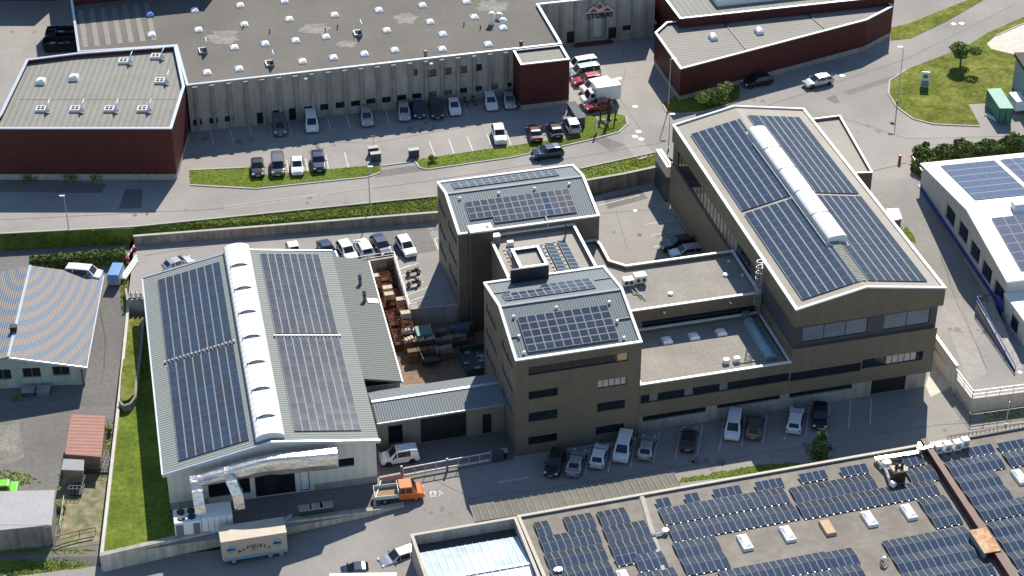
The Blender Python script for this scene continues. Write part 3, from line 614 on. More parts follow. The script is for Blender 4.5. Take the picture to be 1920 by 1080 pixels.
win_wall(mb, (0,.85),(1,0),W,0,2.86,hs,depth=.3); mb.face([(0,0,2.862),(0,10.6,2.862),(W,10.6,2.862),(W,0,2.862)]); mb.build('plinth_wall', M['conc'], lw)
for h, n in zip(hs, (8, 8)): window(lw, (0,.85),(1,0),h,depth=.3,mull=n)
for x in (5.9, 9.25, 12.65): skylight(lw, x, 8.3, 6.9, 1.25, 1.25, .3)
mb = MB()
for x in (11.2, 12.5): mb.box(x-.35,2.1,6.9,x+.35,2.7,7.5)
mb.build('vent_box', M['white'], lw, bevel=.04)
mb = MB(); mb.path([(12.0,1.9,7.0),(15.6,1.9,7.0)],.07); mb.build('pipe', M['galv'], lw)
# glazed canopy lying along the hall, on the low roof
gc = thing('rounded_skylight', 'long rounded glass skylight lying in shade on the low wing roof beside the hall', 'skylight', G.w(31.2, 1.6, 6.92), G.a)
mb = MB(); n = 8
for k in range(8):
    y = k*.98; pr = [(-.75*math.cos(math.pi*i/n), .95*math.sin(math.pi*i/n)) for i in range(n+1)]
    for (xa, za), (xb, zb_) in zip(pr[:-1], pr[1:]): mb.face([(xa,y,za),(xb,y,zb_),(xb,y+.94,zb_),(xa,y+.94,za)])
    for s_, yy in ((1,y),(-1,y+.94)):
        f = [(a,yy,b) for a, b in pr]; mb.face(f if s_ > 0 else list(reversed(f)))
mb.build('glass_shell', mat('pale_blue_glazing', (.22,.33,.37), .2, var=.1, scale=1), gc)
mb = MB(); mb.box(-.5,8.2,0,.4,9.0,1.1); mb.build('end_box', M['mgrey'], gc, bevel=.04)
# ------------------------------------------------------------------ big solar hall
hlb = thing('production_hall', 'large bronze-clad hall with gabled solar roof and white barrel skylight, right of the courtyard', 'factory hall', G.w(32.98, 0), G.a)
WH, DH, ZE, ZR, XR = 18.45, 45.0, 14.75, 16.5, 8.4
mb = MB()
# upper cladding box 12.3..14.75 (+gable), recessed dark band 9.2..12.3, lower cladding 2.86..9.2, plinth
def boxwalls(mb, x0, y0, x1, y1, z0, z1, m=0, fh=None, lh=None, rh=None, depth=.25):
    win_wall(mb, (x0,y0),(1,0),x1-x0,z0,z1,fh or [],depth,m); win_wall(mb, (x1,y0),(0,1),y1-y0,z0,z1,rh or [],depth,m)
    win_wall(mb, (x1,y1),(-1,0),x1-x0,z0,z1,[],depth,m); win_wall(mb, (x0,y1),(0,-1),y1-y0,z0,z1,lh or [],depth,m)
boxwalls(mb, 0,0,WH,DH,12.3,ZE)
for y, rv in ((0,0),(DH,1)):
    f = [(0,y,ZE),(WH,y,ZE),(XR,y,ZR)]; mb.face(f if not rv else list(reversed(f)))
mb.face([(0,0,12.3),(0,DH,12.3),(WH,DH,12.3),(WH,0,12.3)])
fh2 = [(.9,9.5,4.55,5.75),(9.8,17.5,4.9,6.15)]
fh2 = [(.05,8.9,4.62,5.85),(9.0,16.7,4.85,6.15)]
boxwalls(mb, 0,0,WH-.35,DH,2.86,9.2,0,fh=fh2)
mb.face([(0,0,9.2),(WH-.35,0,9.2),(WH-.35,DH,9.2),(0,DH,9.2)]); mb.face([(0,0,2.86),(0,DH,2.86),(WH-.35,DH,2.86),(WH-.35,0,2.86)])
mb.build('wall', M['brown'], hlb)
mb = MB(); wu = [(1.2,9.3,9.75,11.85),(11.3,17.1,9.75,11.9)]
boxwalls(mb, .1,.4,WH-.45,DH-.4,9.2,12.3,0,fh=[(a-.1,b-.1,c,d) for a,b,c,d in wu],lh=[(2.0,30.0,9.5,12.0)],depth=.15); mb.build('recessed_band', M['dgrey'], hlb)
for h, n, ex_ in zip(wu, (3,2), ({0,1,2},{0,1})): window(hlb, (.1,.4),(1,0),(h[0]-.1,h[1]-.1,h[2],h[3]),depth=.15,mull=n,extra=(mat('dusk_blue_blind', (.17,.20,.25), .3, var=.12, scale=.7),ex_))
window(hlb, (.1,DH-.4),(0,-1),(2.0,30.0,9.5,12.0),depth=.15,mull=22,extra=(mat('warm_reflecting_pane', (.20,.19,.15), .2, var=.4, scale=.8),set(range(8,18))))
window(hlb, (0,0),(1,0),fh2[0],depth=.25,mull=8); window(hlb, (0,0),(1,0),fh2[1],depth=.25,mull=10,extra=(M['glassw'],{4,5,6,7,8}))
mb = MB(); hp = [(.55,8.5,1.5,2.75),(10.95,15.4,.02,2.7)]
win_wall(mb,(0,.85),(1,0),WH-.5,0,2.86,hp,.35); win_wall(mb,(WH-.5,.85),(0,1),DH-1.6,0,2.86,[],.3); win_wall(mb,(0,DH-.8),(0,-1),DH-1.65,0,2.86,[(2,12,.3,2.6),(13,24,.3,2.6)],.3)
mb.build('plinth_wall', M['conc'], hlb)
window(hlb,(0,.85),(1,0),hp[0],depth=.35,mull=8)
window(hlb,(0,.85),(1,0),hp[1],depth=.35,mull=1,name='roller_door',glass=M['black'])
mb = MB()
mb.hexa([(.2,.2,ZE-.5),(XR,.2,ZR-.5),(XR,DH-.2,ZR-.5),(.2,DH-.2,ZE-.5)], [(.2,.2,ZE-.14),(XR,.2,ZR-.14),(XR,DH-.2,ZR-.14),(.2,DH-.2,ZE-.14)])
mb.hexa([(XR,.2,ZR-.5),(WH-.2,.2,ZE-.5),(WH-.2,DH-.2,ZE-.5),(XR,DH-.2,ZR-.5)], [(XR,.2,ZR-.14),(WH-.2,.2,ZE-.14),(WH-.2,DH-.2,ZE-.14),(XR,DH-.2,ZR-.14)])
rf = mb.build('roof', M['flatc'], hlb)
mb = MB()
for x, z0_, x2, z2 in ((0,ZE,XR,ZR),(XR,ZR,WH,ZE)):
    for y in (.1, DH-.1): mb.bar((x,y,z0_+.06),(x2,y,z2+.06),.34,.18)
mb.bar((.1,-.06,ZE+.05),(.1,DH+.06,ZE+.05),.34,.18); mb.bar((WH-.1,-.06,ZE+.05),(WH-.1,DH+.06,ZE+.05),.34,.18)
mb.build('coping', M['trim'], hlb)
FH = lambda x, y: V(x, y, (ZE+(ZR-ZE)*x/XR if x <= XR else ZR+(ZE-ZR)*(x-XR)/(WH-XR))-.14)
def hfield(x0, x1, y0, y1, nx, ny, **k): return field_on(hlb, FH, x0, x1, y0, y1, nx, ny, rowaxis='y', fw=.06, fy=.008, **k)
hfield(1.3, 7.55, 1.5, 21.0, 6, 12, glass=('pvb',)); hfield(7.6, 8.1, 1.5, 9.2, 1, 5, glass=('pvb',))
hfield(1.3, 7.55, 21.7, 41.6, 6, 12, glass=('pvb',)); hfield(7.6, 8.1, 38.5, 41.6, 1, 2, glass=('pvb',))
hfield(9.3, 10.35, 1.5, 9.3, 1, 5, glass=('pvd',)); hfield(10.4, 16.8, 1.5, 21.3, 6, 12, glass=('pvd','pvg')); 
hfield(10.9, 16.8, 22.0, 42.4, 6, 12, glass=('pvd','pvg')); hfield(9.3, 10.85, 39.5, 42.4, 1, 2, glass=('pvb',))
mb = MB(); n = 8; yb0, yb1 = 10.2, 37.8
pr = [(-1.25*math.copysign(abs(math.cos(math.pi*i/n))**.7, math.cos(math.pi*i/n)), .22+.50*math.sin(math.pi*i/n)) for i in range(n+1)]
for (xa, za), (xb, zb_) in zip(pr[:-1], pr[1:]): mb.face([(XR+.6+xa,yb0,ZR+za),(XR+.6+xb,yb0,ZR+zb_),(XR+.6+xb,yb1,ZR+zb_),(XR+.6+xa,yb1,ZR+za)])
for yy, s_ in ((yb0,0),(yb1,1)):
    f = [(XR+.6-1.25,yy,ZR-.3)]+[(XR+.6+a,yy,ZR+b) for a, b in pr]+[(XR+.6+1.25,yy,ZR-.3)]; mb.face(list(reversed(f)) if not s_ else f)
for s_ in (-1,1): mb.face([(XR+.6+s_*1.25,yb0,ZR-.3),(XR+.6+s_*1.25,yb1,ZR-.3),(XR+.6+s_*1.25,yb1,ZR+.15),(XR+.6+s_*1.25,yb0,ZR+.15)])
bs = mb.build('barrel_skylight', M['white'], hlb)
mb = MB()
for y in (yb0+5.5,yb0+11,yb0+16.6,yb0+22): 
    pts = [(XR+.6+a*1.03,y,ZR+b*1.03+.01) for a, b in pr]; mb.path(pts, .035, 5)
mb.build('joint_strip', M['mgrey'], bs)
mb = MB(); mb.path([(XR-1.05,yb0-.3,ZR-.0),(XR-1.05,yb1-3,ZR-.0)],.06,6); mb.path([(XR-1.05,yb0-.3,ZR),(XR-.4,yb0-1.0,ZR+.1)],.06,6); mb.build('guard_rail', M['galv'], hlb)
mb = MB()
for k in range(30): mb.box(XR-.32, 1.5+k*.33, ZR-.14, XR+.72, 1.5+k*.33+.2, ZR-.05)
mb.build('ridge_walkway', mat('dull_grating', (.30,.30,.26), .8), hlb)
# caged ladder on the hall's courtyard face
ld = thing('caged_ladder', 'galvanised caged ladder climbing the bronze hall wall above the roofs', 'ladder', G.w(32.6, 10.0, 7.0), G.a)
mb = MB()
for y in (-.25,.25): mb.bar((0,y,8.6),(0,y,0),.05,.05)
for y in (-.25,.25): mb.box(-.03,y-.03,0,.03,y+.03,8.6)
for k in range(27): mb.box(-.02,-.22,.2+k*.31,.02,.22,.24+k*.31)
mb.build('rungs', M['galv'], ld)
mb = MB()
for k in range(9):
    z = 2.2+k*.75; pts = [(-.45+.45*math.cos(a)*-1-.0, .42*math.sin(a), z) for a in [math.pi*j/7-math.pi/2 for j in range(8)]]
    pts = [(-.75*math.cos(a), .40*math.sin(a), z) for a in [math.pi*j/7-math.pi/2 for j in range(8)]]; mb.path(pts, .03, 4)
for a in (-.9,-.3,.3,.9): mb.box(-.75*math.cos(a)-.02,.4*math.sin(a)-.02,2.2,-.75*math.cos(a)+.02,.4*math.sin(a)+.02,8.3)
mb.build('cage', M['galv'], ld)
# annexes of the hall
an = thing('annex', 'low flat-roofed annex with pale membrane on the far right side of the solar hall', 'annex building', G.w(51.4, 0), G.a)
pa = [G.z(*p, 8.0) for p in [(1636,324),(1575,217),(1529,222)]]; pa = [(q.x-51.4, q.y) for q in pa]
flat_block(an, ccw([(.02,pa[0][1]+1.2),(pa[0][0],pa[0][1]),(pa[1][0],pa[1][1]),(.02,pa[1][1])]), 3, 8.0, M['brown'], M['flatl'], M['trim'], .3, cop_w=.2)
q = G.z(1252, 283, 6.2)
an2 = thing('entrance_canopy', 'small white-topped porch block at the back left corner of the solar hall', 'porch', G.w(0, 0), G.a)
qa = [G.z(*p, 7.6) for p in [(1240,281),(1262,313),(1266,272)]]
flat_block(an2, ccw([(qa[0].x,qa[0].y),(qa[1].x,qa[1].y),(32.9,qa[1].y),(32.9,qa[0].y+.1)]), 2.2, 7.6, M['dgrey'], M['flat'], M['trim'], .5, cop_w=.3)
mb = MB(); qq = inset(ccw([(qa[0].x,qa[0].y),(qa[1].x,qa[1].y),(32.9,qa[1].y),(32.9,qa[0].y+.1)]), -.05); ring(mb, qq, inset(qq, .045), 6.1, 7.55); mb.build('fascia_band', M['concw'], an2)
kb = thing('roadside_box', 'small white flat-topped kiosk beside the driveway at the hall', 'kiosk', G.w(51.6, 28.6, 2.5), G.a)
q = [G.z(*p, 6.6) for p in [(1664,392),(1683,391),(1690,409),(1668,413)]]; q = [(a.x-51.6, a.y-28.6) for a in q]
mb = MB(); mb.prism(ccw(q), 0, 3.9, 0); mb.build('casing', M['brownp'], kb)
mb = MB(); mb.prism(inset(ccw(q), -.1), 3.9, 4.1, 0); mb.build('lid', M['trim'], kb)
# ------------------------------------------------------------------ left hall with barrel skylight
HA = Frame(P(312, 886, 5.2), 11.9)
ha = thing('production_hall', 'pale hall with two-slope solar roof, row of white skylight vaults and silver duct', 'factory hall', HA.w(0, 0), HA.a)
HW, HD, HE1, HE2, HR_, HX = 23.1, 39.2, 5.25, 6.15, 7.8, 11.6
gate = (9.5,13.9,.85-.8,5.4); hh = [(9.45,13.9,.02,4.9),(16.55,20.6,2.75,4.0),(14.45,15.55,.05,3.0),(4.6,6.9,.6,3.1)]
hh = [(9.45,13.9,.02,4.9),(16.55,20.6,2.75,3.95),(14.45,15.5,.05,2.9),(4.3,8.9,.8,3.4)]
mb = MB(); ys = 0
win_wall(mb,(0,0),(1,0),HW,0,HE1,hh,.3)
mb.face([(0,0,HE1),(HW,0,HE1),(HW,0,HE2),(HX,0,HR_)]); mb.face([(0,HD,HE1),(HX,HD,HR_),(HW,HD,HE2),(HW,HD,HE1)])
win_wall(mb,(HW,0),(0,1),HD,0,HE2,[],.3); win_wall(mb,(HW,HD),(-1,0),HW,0,HE1,[],.3); win_wall(mb,(0,HD),(0,-1),HD,-.5,HE1,[],.3)
mb.build('wall', M['hallwall'], ha)
window(ha,(0,0),(1,0),hh[0],depth=.3,mull=4,name='gate',extra=(M['void'],{1})); window(ha,(0,0),(1,0),hh[1],depth=.3,mull=1); window(ha,(0,0),(1,0),hh[3],depth=.3,mull=2)
window(ha,(0,0),(1,0),hh[2],depth=.3,mull=1,name='door',glass=M['white'])
mb = MB(); mb.box(0,-.05,0,4.2,-.002,.9); mb.box(16.0,-.05,0,HW,-.002,.9); mb.build('plinth', M['conc'], ha)
mb = MB(); e = .35
mb.hexa([(-e,-e,HE1-.35),(HX,-e,HR_-.28),(HX,HD+e,HR_-.28),(-e,HD+e,HE1-.35)],[(-e,-e,HE1-.02),(HX,-e,HR_+.06),(HX,HD+e,HR_+.06),(-e,HD+e,HE1-.02)])
mb.hexa([(HX,-e,HR_-.28),(HW+e,-e,HE2-.32),(HW+e,HD+e,HE2-.32),(HX,HD+e,HR_-.28)],[(HX,-e,HR_+.06),(HW+e,-e,HE2+.02),(HW+e,HD+e,HE2+.02),(HX,HD+e,HR_+.06)])
rfa = mb.build('roof', M['steel'] if False else mat('pale_green_grey_rib_sheet', (.24,.265,.25), .75, .0, var=.04, scale=.8, spec=.25, ribs=(1,.42,.03,.14)), ha)
mb = MB()
for y in (-e-.05, HD+e+.05):
    mb.bar((-e-.1,y,HE1+.08),(HX,y,HR_+.16),.22,.42); mb.bar((HX,y,HR_+.16),(HW+e+.1,y,HE2+.12),.22,.42)
mb.bar((-e-.1,-e,HE1+.03),(-e-.1,HD+e,HE1+.03),.18,.3)
mb.build('verge_trim', M['trimb'], ha)
FA = lambda x, y: V(x, y, (HE1+(HR_-HE1)*x/HX if x <= HX else HR_+(HE2-HR_)*(x-HX)/(HW-HX))+.05)
def afield(x0, x1, y0, y1, nx, ny, **k): return field_on(ha, FA, x0, x1, y0, y1, nx, ny, rowaxis='y', fw=.05, fy=.006, **k)
afield(1.45, 9.35, 1.1, 19.6, 8, 11, glass=('pvd','pvb')); afield(1.4, 9.3, 20.4, 38.0, 8, 10, glass=('pvd','pvb'))
afield(14.3, 21.75, 1.4, 20.0, 8, 18, glass=('pvg','pvd'), clamps=True); afield(14.3, 21.75, 20.7, 38.6, 8, 17, glass=('pvg','pvd'), clamps=True)
mb = MB()
for x0, x1 in ((1.2,9.4),(14.2,21.9)):
    for k in range(19):
        x = x0+(x1-x0)*k/18; p = FA(x, 20.2); mb.box(x-.09,20.0,p.z,x+.09,20.3,p.z+.28)
    mb.bar(FA(x0,20.15)+V(0,0,.3), FA(x1,20.15)+V(0,0,.3), .08, .08)
mb.build('cable_tray', M['steelp'], ha)
mb = MB(); n = 8; y0, y1 = .3, 40.1
pr = [(-1.62*math.cos(math.pi*i/n), .12+.68*math.sin(math.pi*i/n)) for i in range(n+1)]
XC = 11.55
for (xa, za), (xb, zb_) in zip(pr[:-1], pr[1:]): mb.face([(XC+xa,y0,HR_+za),(XC+xb,y0,HR_+zb_),(XC+xb,y1,HR_+zb_),(XC+xa,y1,HR_+za)])
for yy, s_ in ((y0,0),(y1,1)):
    f = [(XC-1.55,yy,HR_-.5)]+[(XC+a,yy,HR_+b) for a, b in pr]+[(XC+1.55,yy,HR_-.5)]; mb.face(list(reversed(f)) if not s_ else f)
for s_ in (-1,1): mb.face([(XC+s_*1.55,y0,HR_-.5),(XC+s_*1.55,y1,HR_-.5),(XC+s_*1.55,y1,HR_+.12),(XC+s_*1.55,y0,HR_+.12)])
bv = mb.build('barrel_skylight', M['barrel'], ha)
for k in range(7):   # raised vent shells breaking the vault
    y = 3.4+k*5.25; mb = MB(); pr2 = [(-1.22*math.cos(math.pi*i/n), .80*math.sin(math.pi*i/n)) for i in range(n+1)]; dy = 1.5
    for (xa, za), (xb, zb_) in zip(pr2[:-1], pr2[1:]): mb.face([(xa,0,za+.30),(xb,0,zb_+.30),(xb,dy,zb_+.12),(xa,dy,za+.12)])
    f = [(a,0,b+.30) for a, b in pr2]; g2 = [(a,.02,b*.78+.28) for a, b in reversed(pr2)]; mb.face(list(reversed(f + []))); 
    vs = mb.build('vent_shell', M['barrel'], bv); vs.location = (XC-.0, y, HR_-.02)
    m2 = MB(); m2.box(-1.2,-.07,.25,-1.05,-.01,.85); m2.path([(a*.93,-.05,b*.93+.27) for a, b in pr2[1:-2]], .06, 5); m2.build('vent_mouth', M['dgrey'], vs)
# lean-to on the yard side
lt = thing('lean_to', 'long grey ribbed lean-to roof along the yard side of the pale hall', 'lean-to', HA.w(HW+.4, 0), HA.a)
mb = MB(); win_wall(mb,(0,12.4),(1,0),4.3,0,4.3,[]); win_wall(mb,(4.3,12.4),(0,1),26.2,0,4.3,[]); win_wall(mb,(4.3,38.6),(-1,0),4.3,0,4.3,[]); mb.build('wall', M['conc'], lt)
mb = MB(); mb.hexa([(-.05,12.1,5.45),(4.5,12.1,4.4),(4.5,38.7,4.4),(-.05,39.2,5.45)],[(-.05,12.1,5.7),(4.5,12.1,4.65),(4.5,38.7,4.65),(-.05,39.2,5.7)]); mb.build('roof', mat('grey_green_rib_sheet', (.165,.185,.172), .75, .0, var=.04, spec=.25, ribs=(1,.42,.03,.14)), lt)
mb = MB(); mb.box(4.5,12.1,4.3,4.66,38.75,4.55); mb.build('gutter', M['trimb'], lt)
mb = MB()
for y in (29.0, 32.8):
    mb.tube((2.6,y,4.8),(2.6,y,5.9),.22,.22,10); mb.tube((2.6,y,5.9),(2.6,y+.3,6.4),.26,.2,10)
mb.build('flue', M['mgrey'], lt); mb = MB(); mb.hexa([(3.0,28.6,5.0),(4.3,28.6,4.7),(4.3,29.6,4.7),(3.0,29.6,5.0)],[(3.0,28.6,5.1),(4.3,28.6,4.8),(4.3,29.6,4.8),(3.0,29.6,5.1)]); mb.build('roof_flashing', M['wroof'], lt)
# silver ducts on the hall gable
dc = thing('ventilation_duct', 'silver ventilation duct bent along the hall gable with two legs to the cooling plant', 'duct', HA.w(3, -1.6), HA.a)
mb = MB()
def rect_duct(mb, pts, w_, h_, ax='xz'):
    for (p, q, (wa, ha_), (wb, hb_)) in pts: pass
sec = [(0,4.95,1.0),(1.6,5.3,1.15),(3.3,5.62,1.4),(5.0,5.98,1.65),(6.5,6.25,1.85),(8.0,6.45,2.05),(9.2,6.5,2.2),(10.8,6.42,2.2),(12.0,6.35,2.15),(13.8,6.25,2.15),(15.6,6.15,2.1)]
def prof(x, z, h, k):
    rr = random.Random(k); j_ = lambda s: rr.uniform(-s, s)
    return [(x,-.78+j_(.05),z-h*.25),(x,-.66+j_(.05),z-h*.08),(x,-.40,z+j_(.03)),(x,.55,z),(x,.62,z-h),(x,-.30,z-h*1.05),(x,-.62+j_(.06),z-h*.95+j_(.06)),(x,-.80+j_(.07),z-h*.62+j_(.06))]
for k, ((x0,z0,h0),(x1,z1,h1)) in enumerate(zip(sec[:-1], sec[1:])):
    a = prof(x0,z0+.3,h0,k); b = prof(x1,z1+.3,h1,k+1); n8 = len(a)
    for q in range(n8): r_ = (q+1) % n8; mb.face([a[q],b[q],b[r_],a[r_]][::-1])
    if k == 0: mb.face(a)
    if k == len(sec)-2: mb.face(list(reversed(b)))
mb.build('main_duct', M['alu'], dc)
for x0, x1, w_ in ((.0,.1,1.15),(3.75,4.3,1.15)):
    mb = MB(); zz = 5.1 if x0 < 1 else 5.7
    pts = [(x0,-.3,zz),(x0+.05,-1.3,zz-.55),(x1,-2.0,zz-1.9),(x1+.1,-2.3,2.2)]
    for p, q in zip(pts[:-1], pts[1:]):
        a = [(p[0]-w_/2,p[1]-.4,p[2]+.1),(p[0]+w_/2,p[1]-.4,p[2]+.1),(p[0]+w_/2,p[1]+.45,p[2]+.35),(p[0]-w_/2,p[1]+.45,p[2]+.35)]
        b = [(q[0]-w_/2,q[1]-.4,q[2]),(q[0]+w_/2,q[1]-.4,q[2]),(q[0]+w_/2,q[1]+.45,q[2]+.15),(q[0]-w_/2,q[1]+.45,q[2]+.15)]
        mb.hexa(b, a)
    mb.build('duct_leg', M['alu'], dc)
cu = thing('cooling_plant', 'white cooling plant with four dark fans and grey louvres in front of the pale hall', 'cooling unit', HA.w(.2, -5.2), HA.a)
mb = MB(); mb.box(0,0,.15,2.9,2.4,2.2); mb.box(2.95,.1,.15,6.3,2.5,2.3); mb.build('casing', M['white'], cu, bevel=.04)
for fx, fy in ((.85,.75),(1.95,.75),(.85,1.75),(1.95,1.75)):
    mb = MB(); mb.tube((fx,fy,2.2),(fx,fy,2.34),.44,.44,16); mb.build('fan', M['black'], cu)
mb = MB(); mb.box(.15,-.03,.4,.95,-.004,1.9); mb.box(2.0,-.03,.4,2.75,-.004,1.9); mb.build('louvre', M['mgrey'], cu)
mb = MB()
for k in range(1,5): mb.box(2.95+k*.66,.07,.2,2.99+k*.66,.098,2.25)
mb.build('panel_seam', M['mgrey'], cu)
# connector roof between the hall yard and the tower
cn = thing('gateway_building', 'low passage building with pitched steel roof joining the pale hall to the office tower', 'passage building', G.w(-15.0, 4.9), G.a)
hc = [(1.2,2.9,.6,3.3),(5.0,10.4,.02,3.6),(12.3,13.4,.02,2.9)]
mb = MB(); win_wall(mb,(0,0),(1,0),14.95,0,4.1,hc,.4); win_wall(mb,(14.95,5.2),(-1,0),14.95,0,4.1,[]); win_wall(mb,(0,5.2),(0,-1),5.2,0,4.1,[]); win_wall(mb,(14.95,0),(0,1),5.2,0,4.1,[])
mb.build('wall', M['conc'] if False else mat('taupe_wall', (.22,.19,.155), .8, var=.08, streak=.1), cn)
window(cn,(0,0),(1,0),hc[0],depth=.3,mull=1); window(cn,(0,0),(1,0),hc[1],depth=.4,mull=1,name='gate',glass=M['black']); window(cn,(0,0),(1,0),hc[2],depth=.3,mull=1,name='door',glass=M['black'])
mb = MB(); mb.hexa([(-.1,-.4,4.05),(14.98,-.4,4.05),(14.98,2.8,4.75),(-.1,2.8,4.75)],[(-.1,-.4,4.3),(14.98,-.4,4.3),(14.98,2.8,5.0),(-.1,2.8,5.0)])
mb.hexa([(-.1,2.8,4.75),(14.98,2.8,4.75),(14.98,5.6,4.1),(-.1,5.6,4.1)],[(-.1,2.8,5.0),(14.98,2.8,5.0),(14.98,5.6,4.35),(-.1,5.6,4.35)]); mb.build('roof', M['steelx'], cn)
mb = MB(); mb.bar((-.1,2.8,5.06),(14.98,2.8,5.06),.4,.08); mb.box(-.1,-.52,4.1,14.9,-.41,4.3); mb.build('ridge_cap', M['steelp'], cn)
# ------------------------------------------------------------------ northern factory
K = Frame(P(1068, 112, 11.5), 13.8)
def rel(fr, u, v, z, ox=0, oy=0): q = fr.z(u, v, z); return (q.x-ox, q.y-oy)
fa = thing('factory_hall', 'long grey-roofed factory with concrete pilaster facade, skylight domes and mountain logo', 'factory', K.w(0, 0, ZN), K.a)
fp = [(-54.3,4.8),(.1,4.8),(.1,18.4),(18.6,18.4),(18.6,80),(-68.4,80),(-68.4,18.9),(-54.5,17.6)]
def pxhole(fr, y, u0, v0, u1, v1, x0, base):
    a = fr.y(u0, v0, y); b = fr.y(u1, v1, y); um = (v0+v1)/2
    zt = fr.y((u0+u1)/2, v0, y).z-base; zb = fr.y((u0+u1)/2, v1, y).z-base
    return (a.x-x0, b.x-x0, max(zb, .05), zt)
wl = []
def addw(rx, ry, L, **k):
    for t in L: wl.append((*pxhole(K, 4.8, rx+t[0]/3, ry+t[1]/3, rx+t[2]/3, ry+t[3]/3, -54.3, ZN), dict(depth=.25, **k)))
addw(0,0,[(1085,672,1138,705),(1175,662,1228,695),(1263,652,1318,683)],mull=2)
addw(480,0,[(93,620,147,650),(270,598,325,628),(360,585,412,620),(447,575,500,608),(533,567,586,598),(620,555,673,585),(707,545,760,577),(793,533,847,565),(878,525,932,555),(1135,495,1188,525),(1217,485,1272,513),(1392,466,1440,490)],mull=2)
addw(480,0,[(962,515,1015,547),(1048,505,1103,535),(1305,472,1360,502)],mull=2,glass=M['glassb'])
addw(480,0,[(962,390,1015,432),(1048,381,1100,420),(1133,372,1188,412),(1217,362,1272,400)],mull=2,extra=(M['glassb'],{0}))
addw(480,0,[(3,632,60,704),(183,608,237,690)],mull=1,name='door',glass=M['void'])
addw(480,0,[(887,388,910,425)],mull=1,name='vent_grille',glass=M['dgrey'])
ws = [(*pxhole(K, 18.4, *t, .1, ZN), dict(depth=.25, mull=n, name=nm, glass=g_)) for *t, n, nm, g_ in [(1063,59,1079,81,1,'door',M['black']),(1112.5,33,1135,71,1,'loading_door',M['wframel']),(1141,51,1157,72.5,1,'door',M['black']),(1167.5,47.5,1182.5,57,2,'window',M['glass'])]]
flat_block(fa, fp, 0, 7.45, M['concd'] if False else mat('aged_concrete_facade', (.40,.375,.325), .9, var=.10, scale=.9, big=.12, bigs=.2, streak=.20), M['bitum'], M['trimb'], .35, holes={0: wl, 2: ws}, cop_w=.3)
mb = MB()
for k in range(20):
    x = -53.2+k*2.36
    mb.box(x-.22,4.42,0,x+.22,4.79,7.0); mb.hexa([(x-.3,4.25,7.0),(x+.3,4.25,7.0),(x+.3,4.79,7.0),(x-.3,4.79,7.0)],[(x-.35,4.2,7.35),(x+.35,4.2,7.35),(x+.35,4.79,7.35),(x-.35,4.79,7.35)])
for k in range(8):
    x = 1.4+k*2.25; mb.box(x-.16,18.1,0,x+.16,18.39,7.2)
mb.build('pilaster', mat('pilaster_concrete', (.31,.285,.25), .9, var=.14, scale=.9, streak=.25), fa)
sky_px = [(365,19),(450,10),(284,65),(372,56),(458,46),(439,89),(388,136),(448,129),(542,36),(627,28),(710,19),(792,10),(611,69),(554,76),(497,82),(567,115),(625,108),(683,101),(740,94),(725,57),(806,41),(830,64),(829,92),(889,32),(943,52),(915,83),(533,2),(874,3),(620,-12),(705,-20),(960,-6)]
for u, v in sky_px:
    x, y = rel(K, u, v, 11.4); skylight(fa, x, y, 7.1, 1.2, 1.55, .2)
x, y = rel(K, 281, 28, 11.4); skylight(fa, x, y, 7.1, 1.15, 1.5, .35, mt=M['bluet'])
for u, v in [(381,96),(506,120),(671,63)]:
    x, y = rel(K, u, v, 11.4); mb = MB(); mb.box(-.6,-.8,0,.6,.8,.35,1); mb.box(-.45,-.65,.351,.45,.65,.36,2); mb.hexa([(.5,-.75,.36),(.6,-.75,.36),(.6,.75,.36),(.5,.75,.36)],[(.5,-.75,2.0),(.6,-.75,2.0),(.6,.75,2.0),(.5,.75,2.0)],0)
    o = mb.build('open_skylight', [M['white'], M['galv'], M['void']], fa); o.location = (x, y, 7.1)
for u, v, r, h, mm in [(922,44,.55,1.7,'white'),(936,34,.6,.7,'wframel'),(943,44,.6,.7,'white'),(798,106,.35,.8,'mgrey'),(977,88,.35,.8,'dgrey')]:
    x, y = rel(K, u, v, 11.4); mb = MB(); mb.tube((0,0,0),(0,0,h),r*.8,r*.7,10); mb.tube((0,0,h),(0,0,h+.25),r,r*.6,12); o = mb.build('roof_vent', M[mm], fa, smooth=False); o.location = (x, y, 7.1)
for u, v, r in [(590,55,2.2),(420,73,2.4),(760,36,2.0),(923,14,2.4),(650,84,1.4)]:   # pale dried puddle stains
    x, y = rel(K, u, v, 11.1); mb = MB(); pts = []
    for i in range(22): a = 2*math.pi*i/22; rr = r*random.uniform(.6,1.15); pts.append((rr*math.cos(a)*1.1, rr*math.sin(a), .0))
    mb.face(pts); o = mb.build('dried_puddle_stain', mat('lime_stain', (.235,.222,.20), .9, var=.2, scale=1.2, big=.2, bigs=.4), fa); o.location = (x, y, 7.108)
for u, v in [(456,52),(633,52),(870,47),(901,53),(506,60),(130+480,58)]:
    x, y = rel(K, u, v, 11.4); mb = MB(); mb.tube((0,0,0),(0,0,.6),.09,.09,6); o = mb.build('pipe_stub', M['rust'], fa); o.location = (x, y, 7.1)
mb = MB()
for u, v in [(573,146),(808,118)]:
    q = K.y(u, v, 4.3); mb.box(q.x-.2,3.9,q.z-ZN-.1,q.x+.2,4.41,q.z-ZN+.05)
mb.build('wall_lamp', M['white'], fa)
mb = MB()   # darker ribbed roof strips at the west end
for i in range(7): mb.box(-67.6+i*1.65, 21.0, 7.1, -67.6+i*1.65+.75, 34, 7.13)
mb.build('roof_strip', M['ribgrey2'], fa)
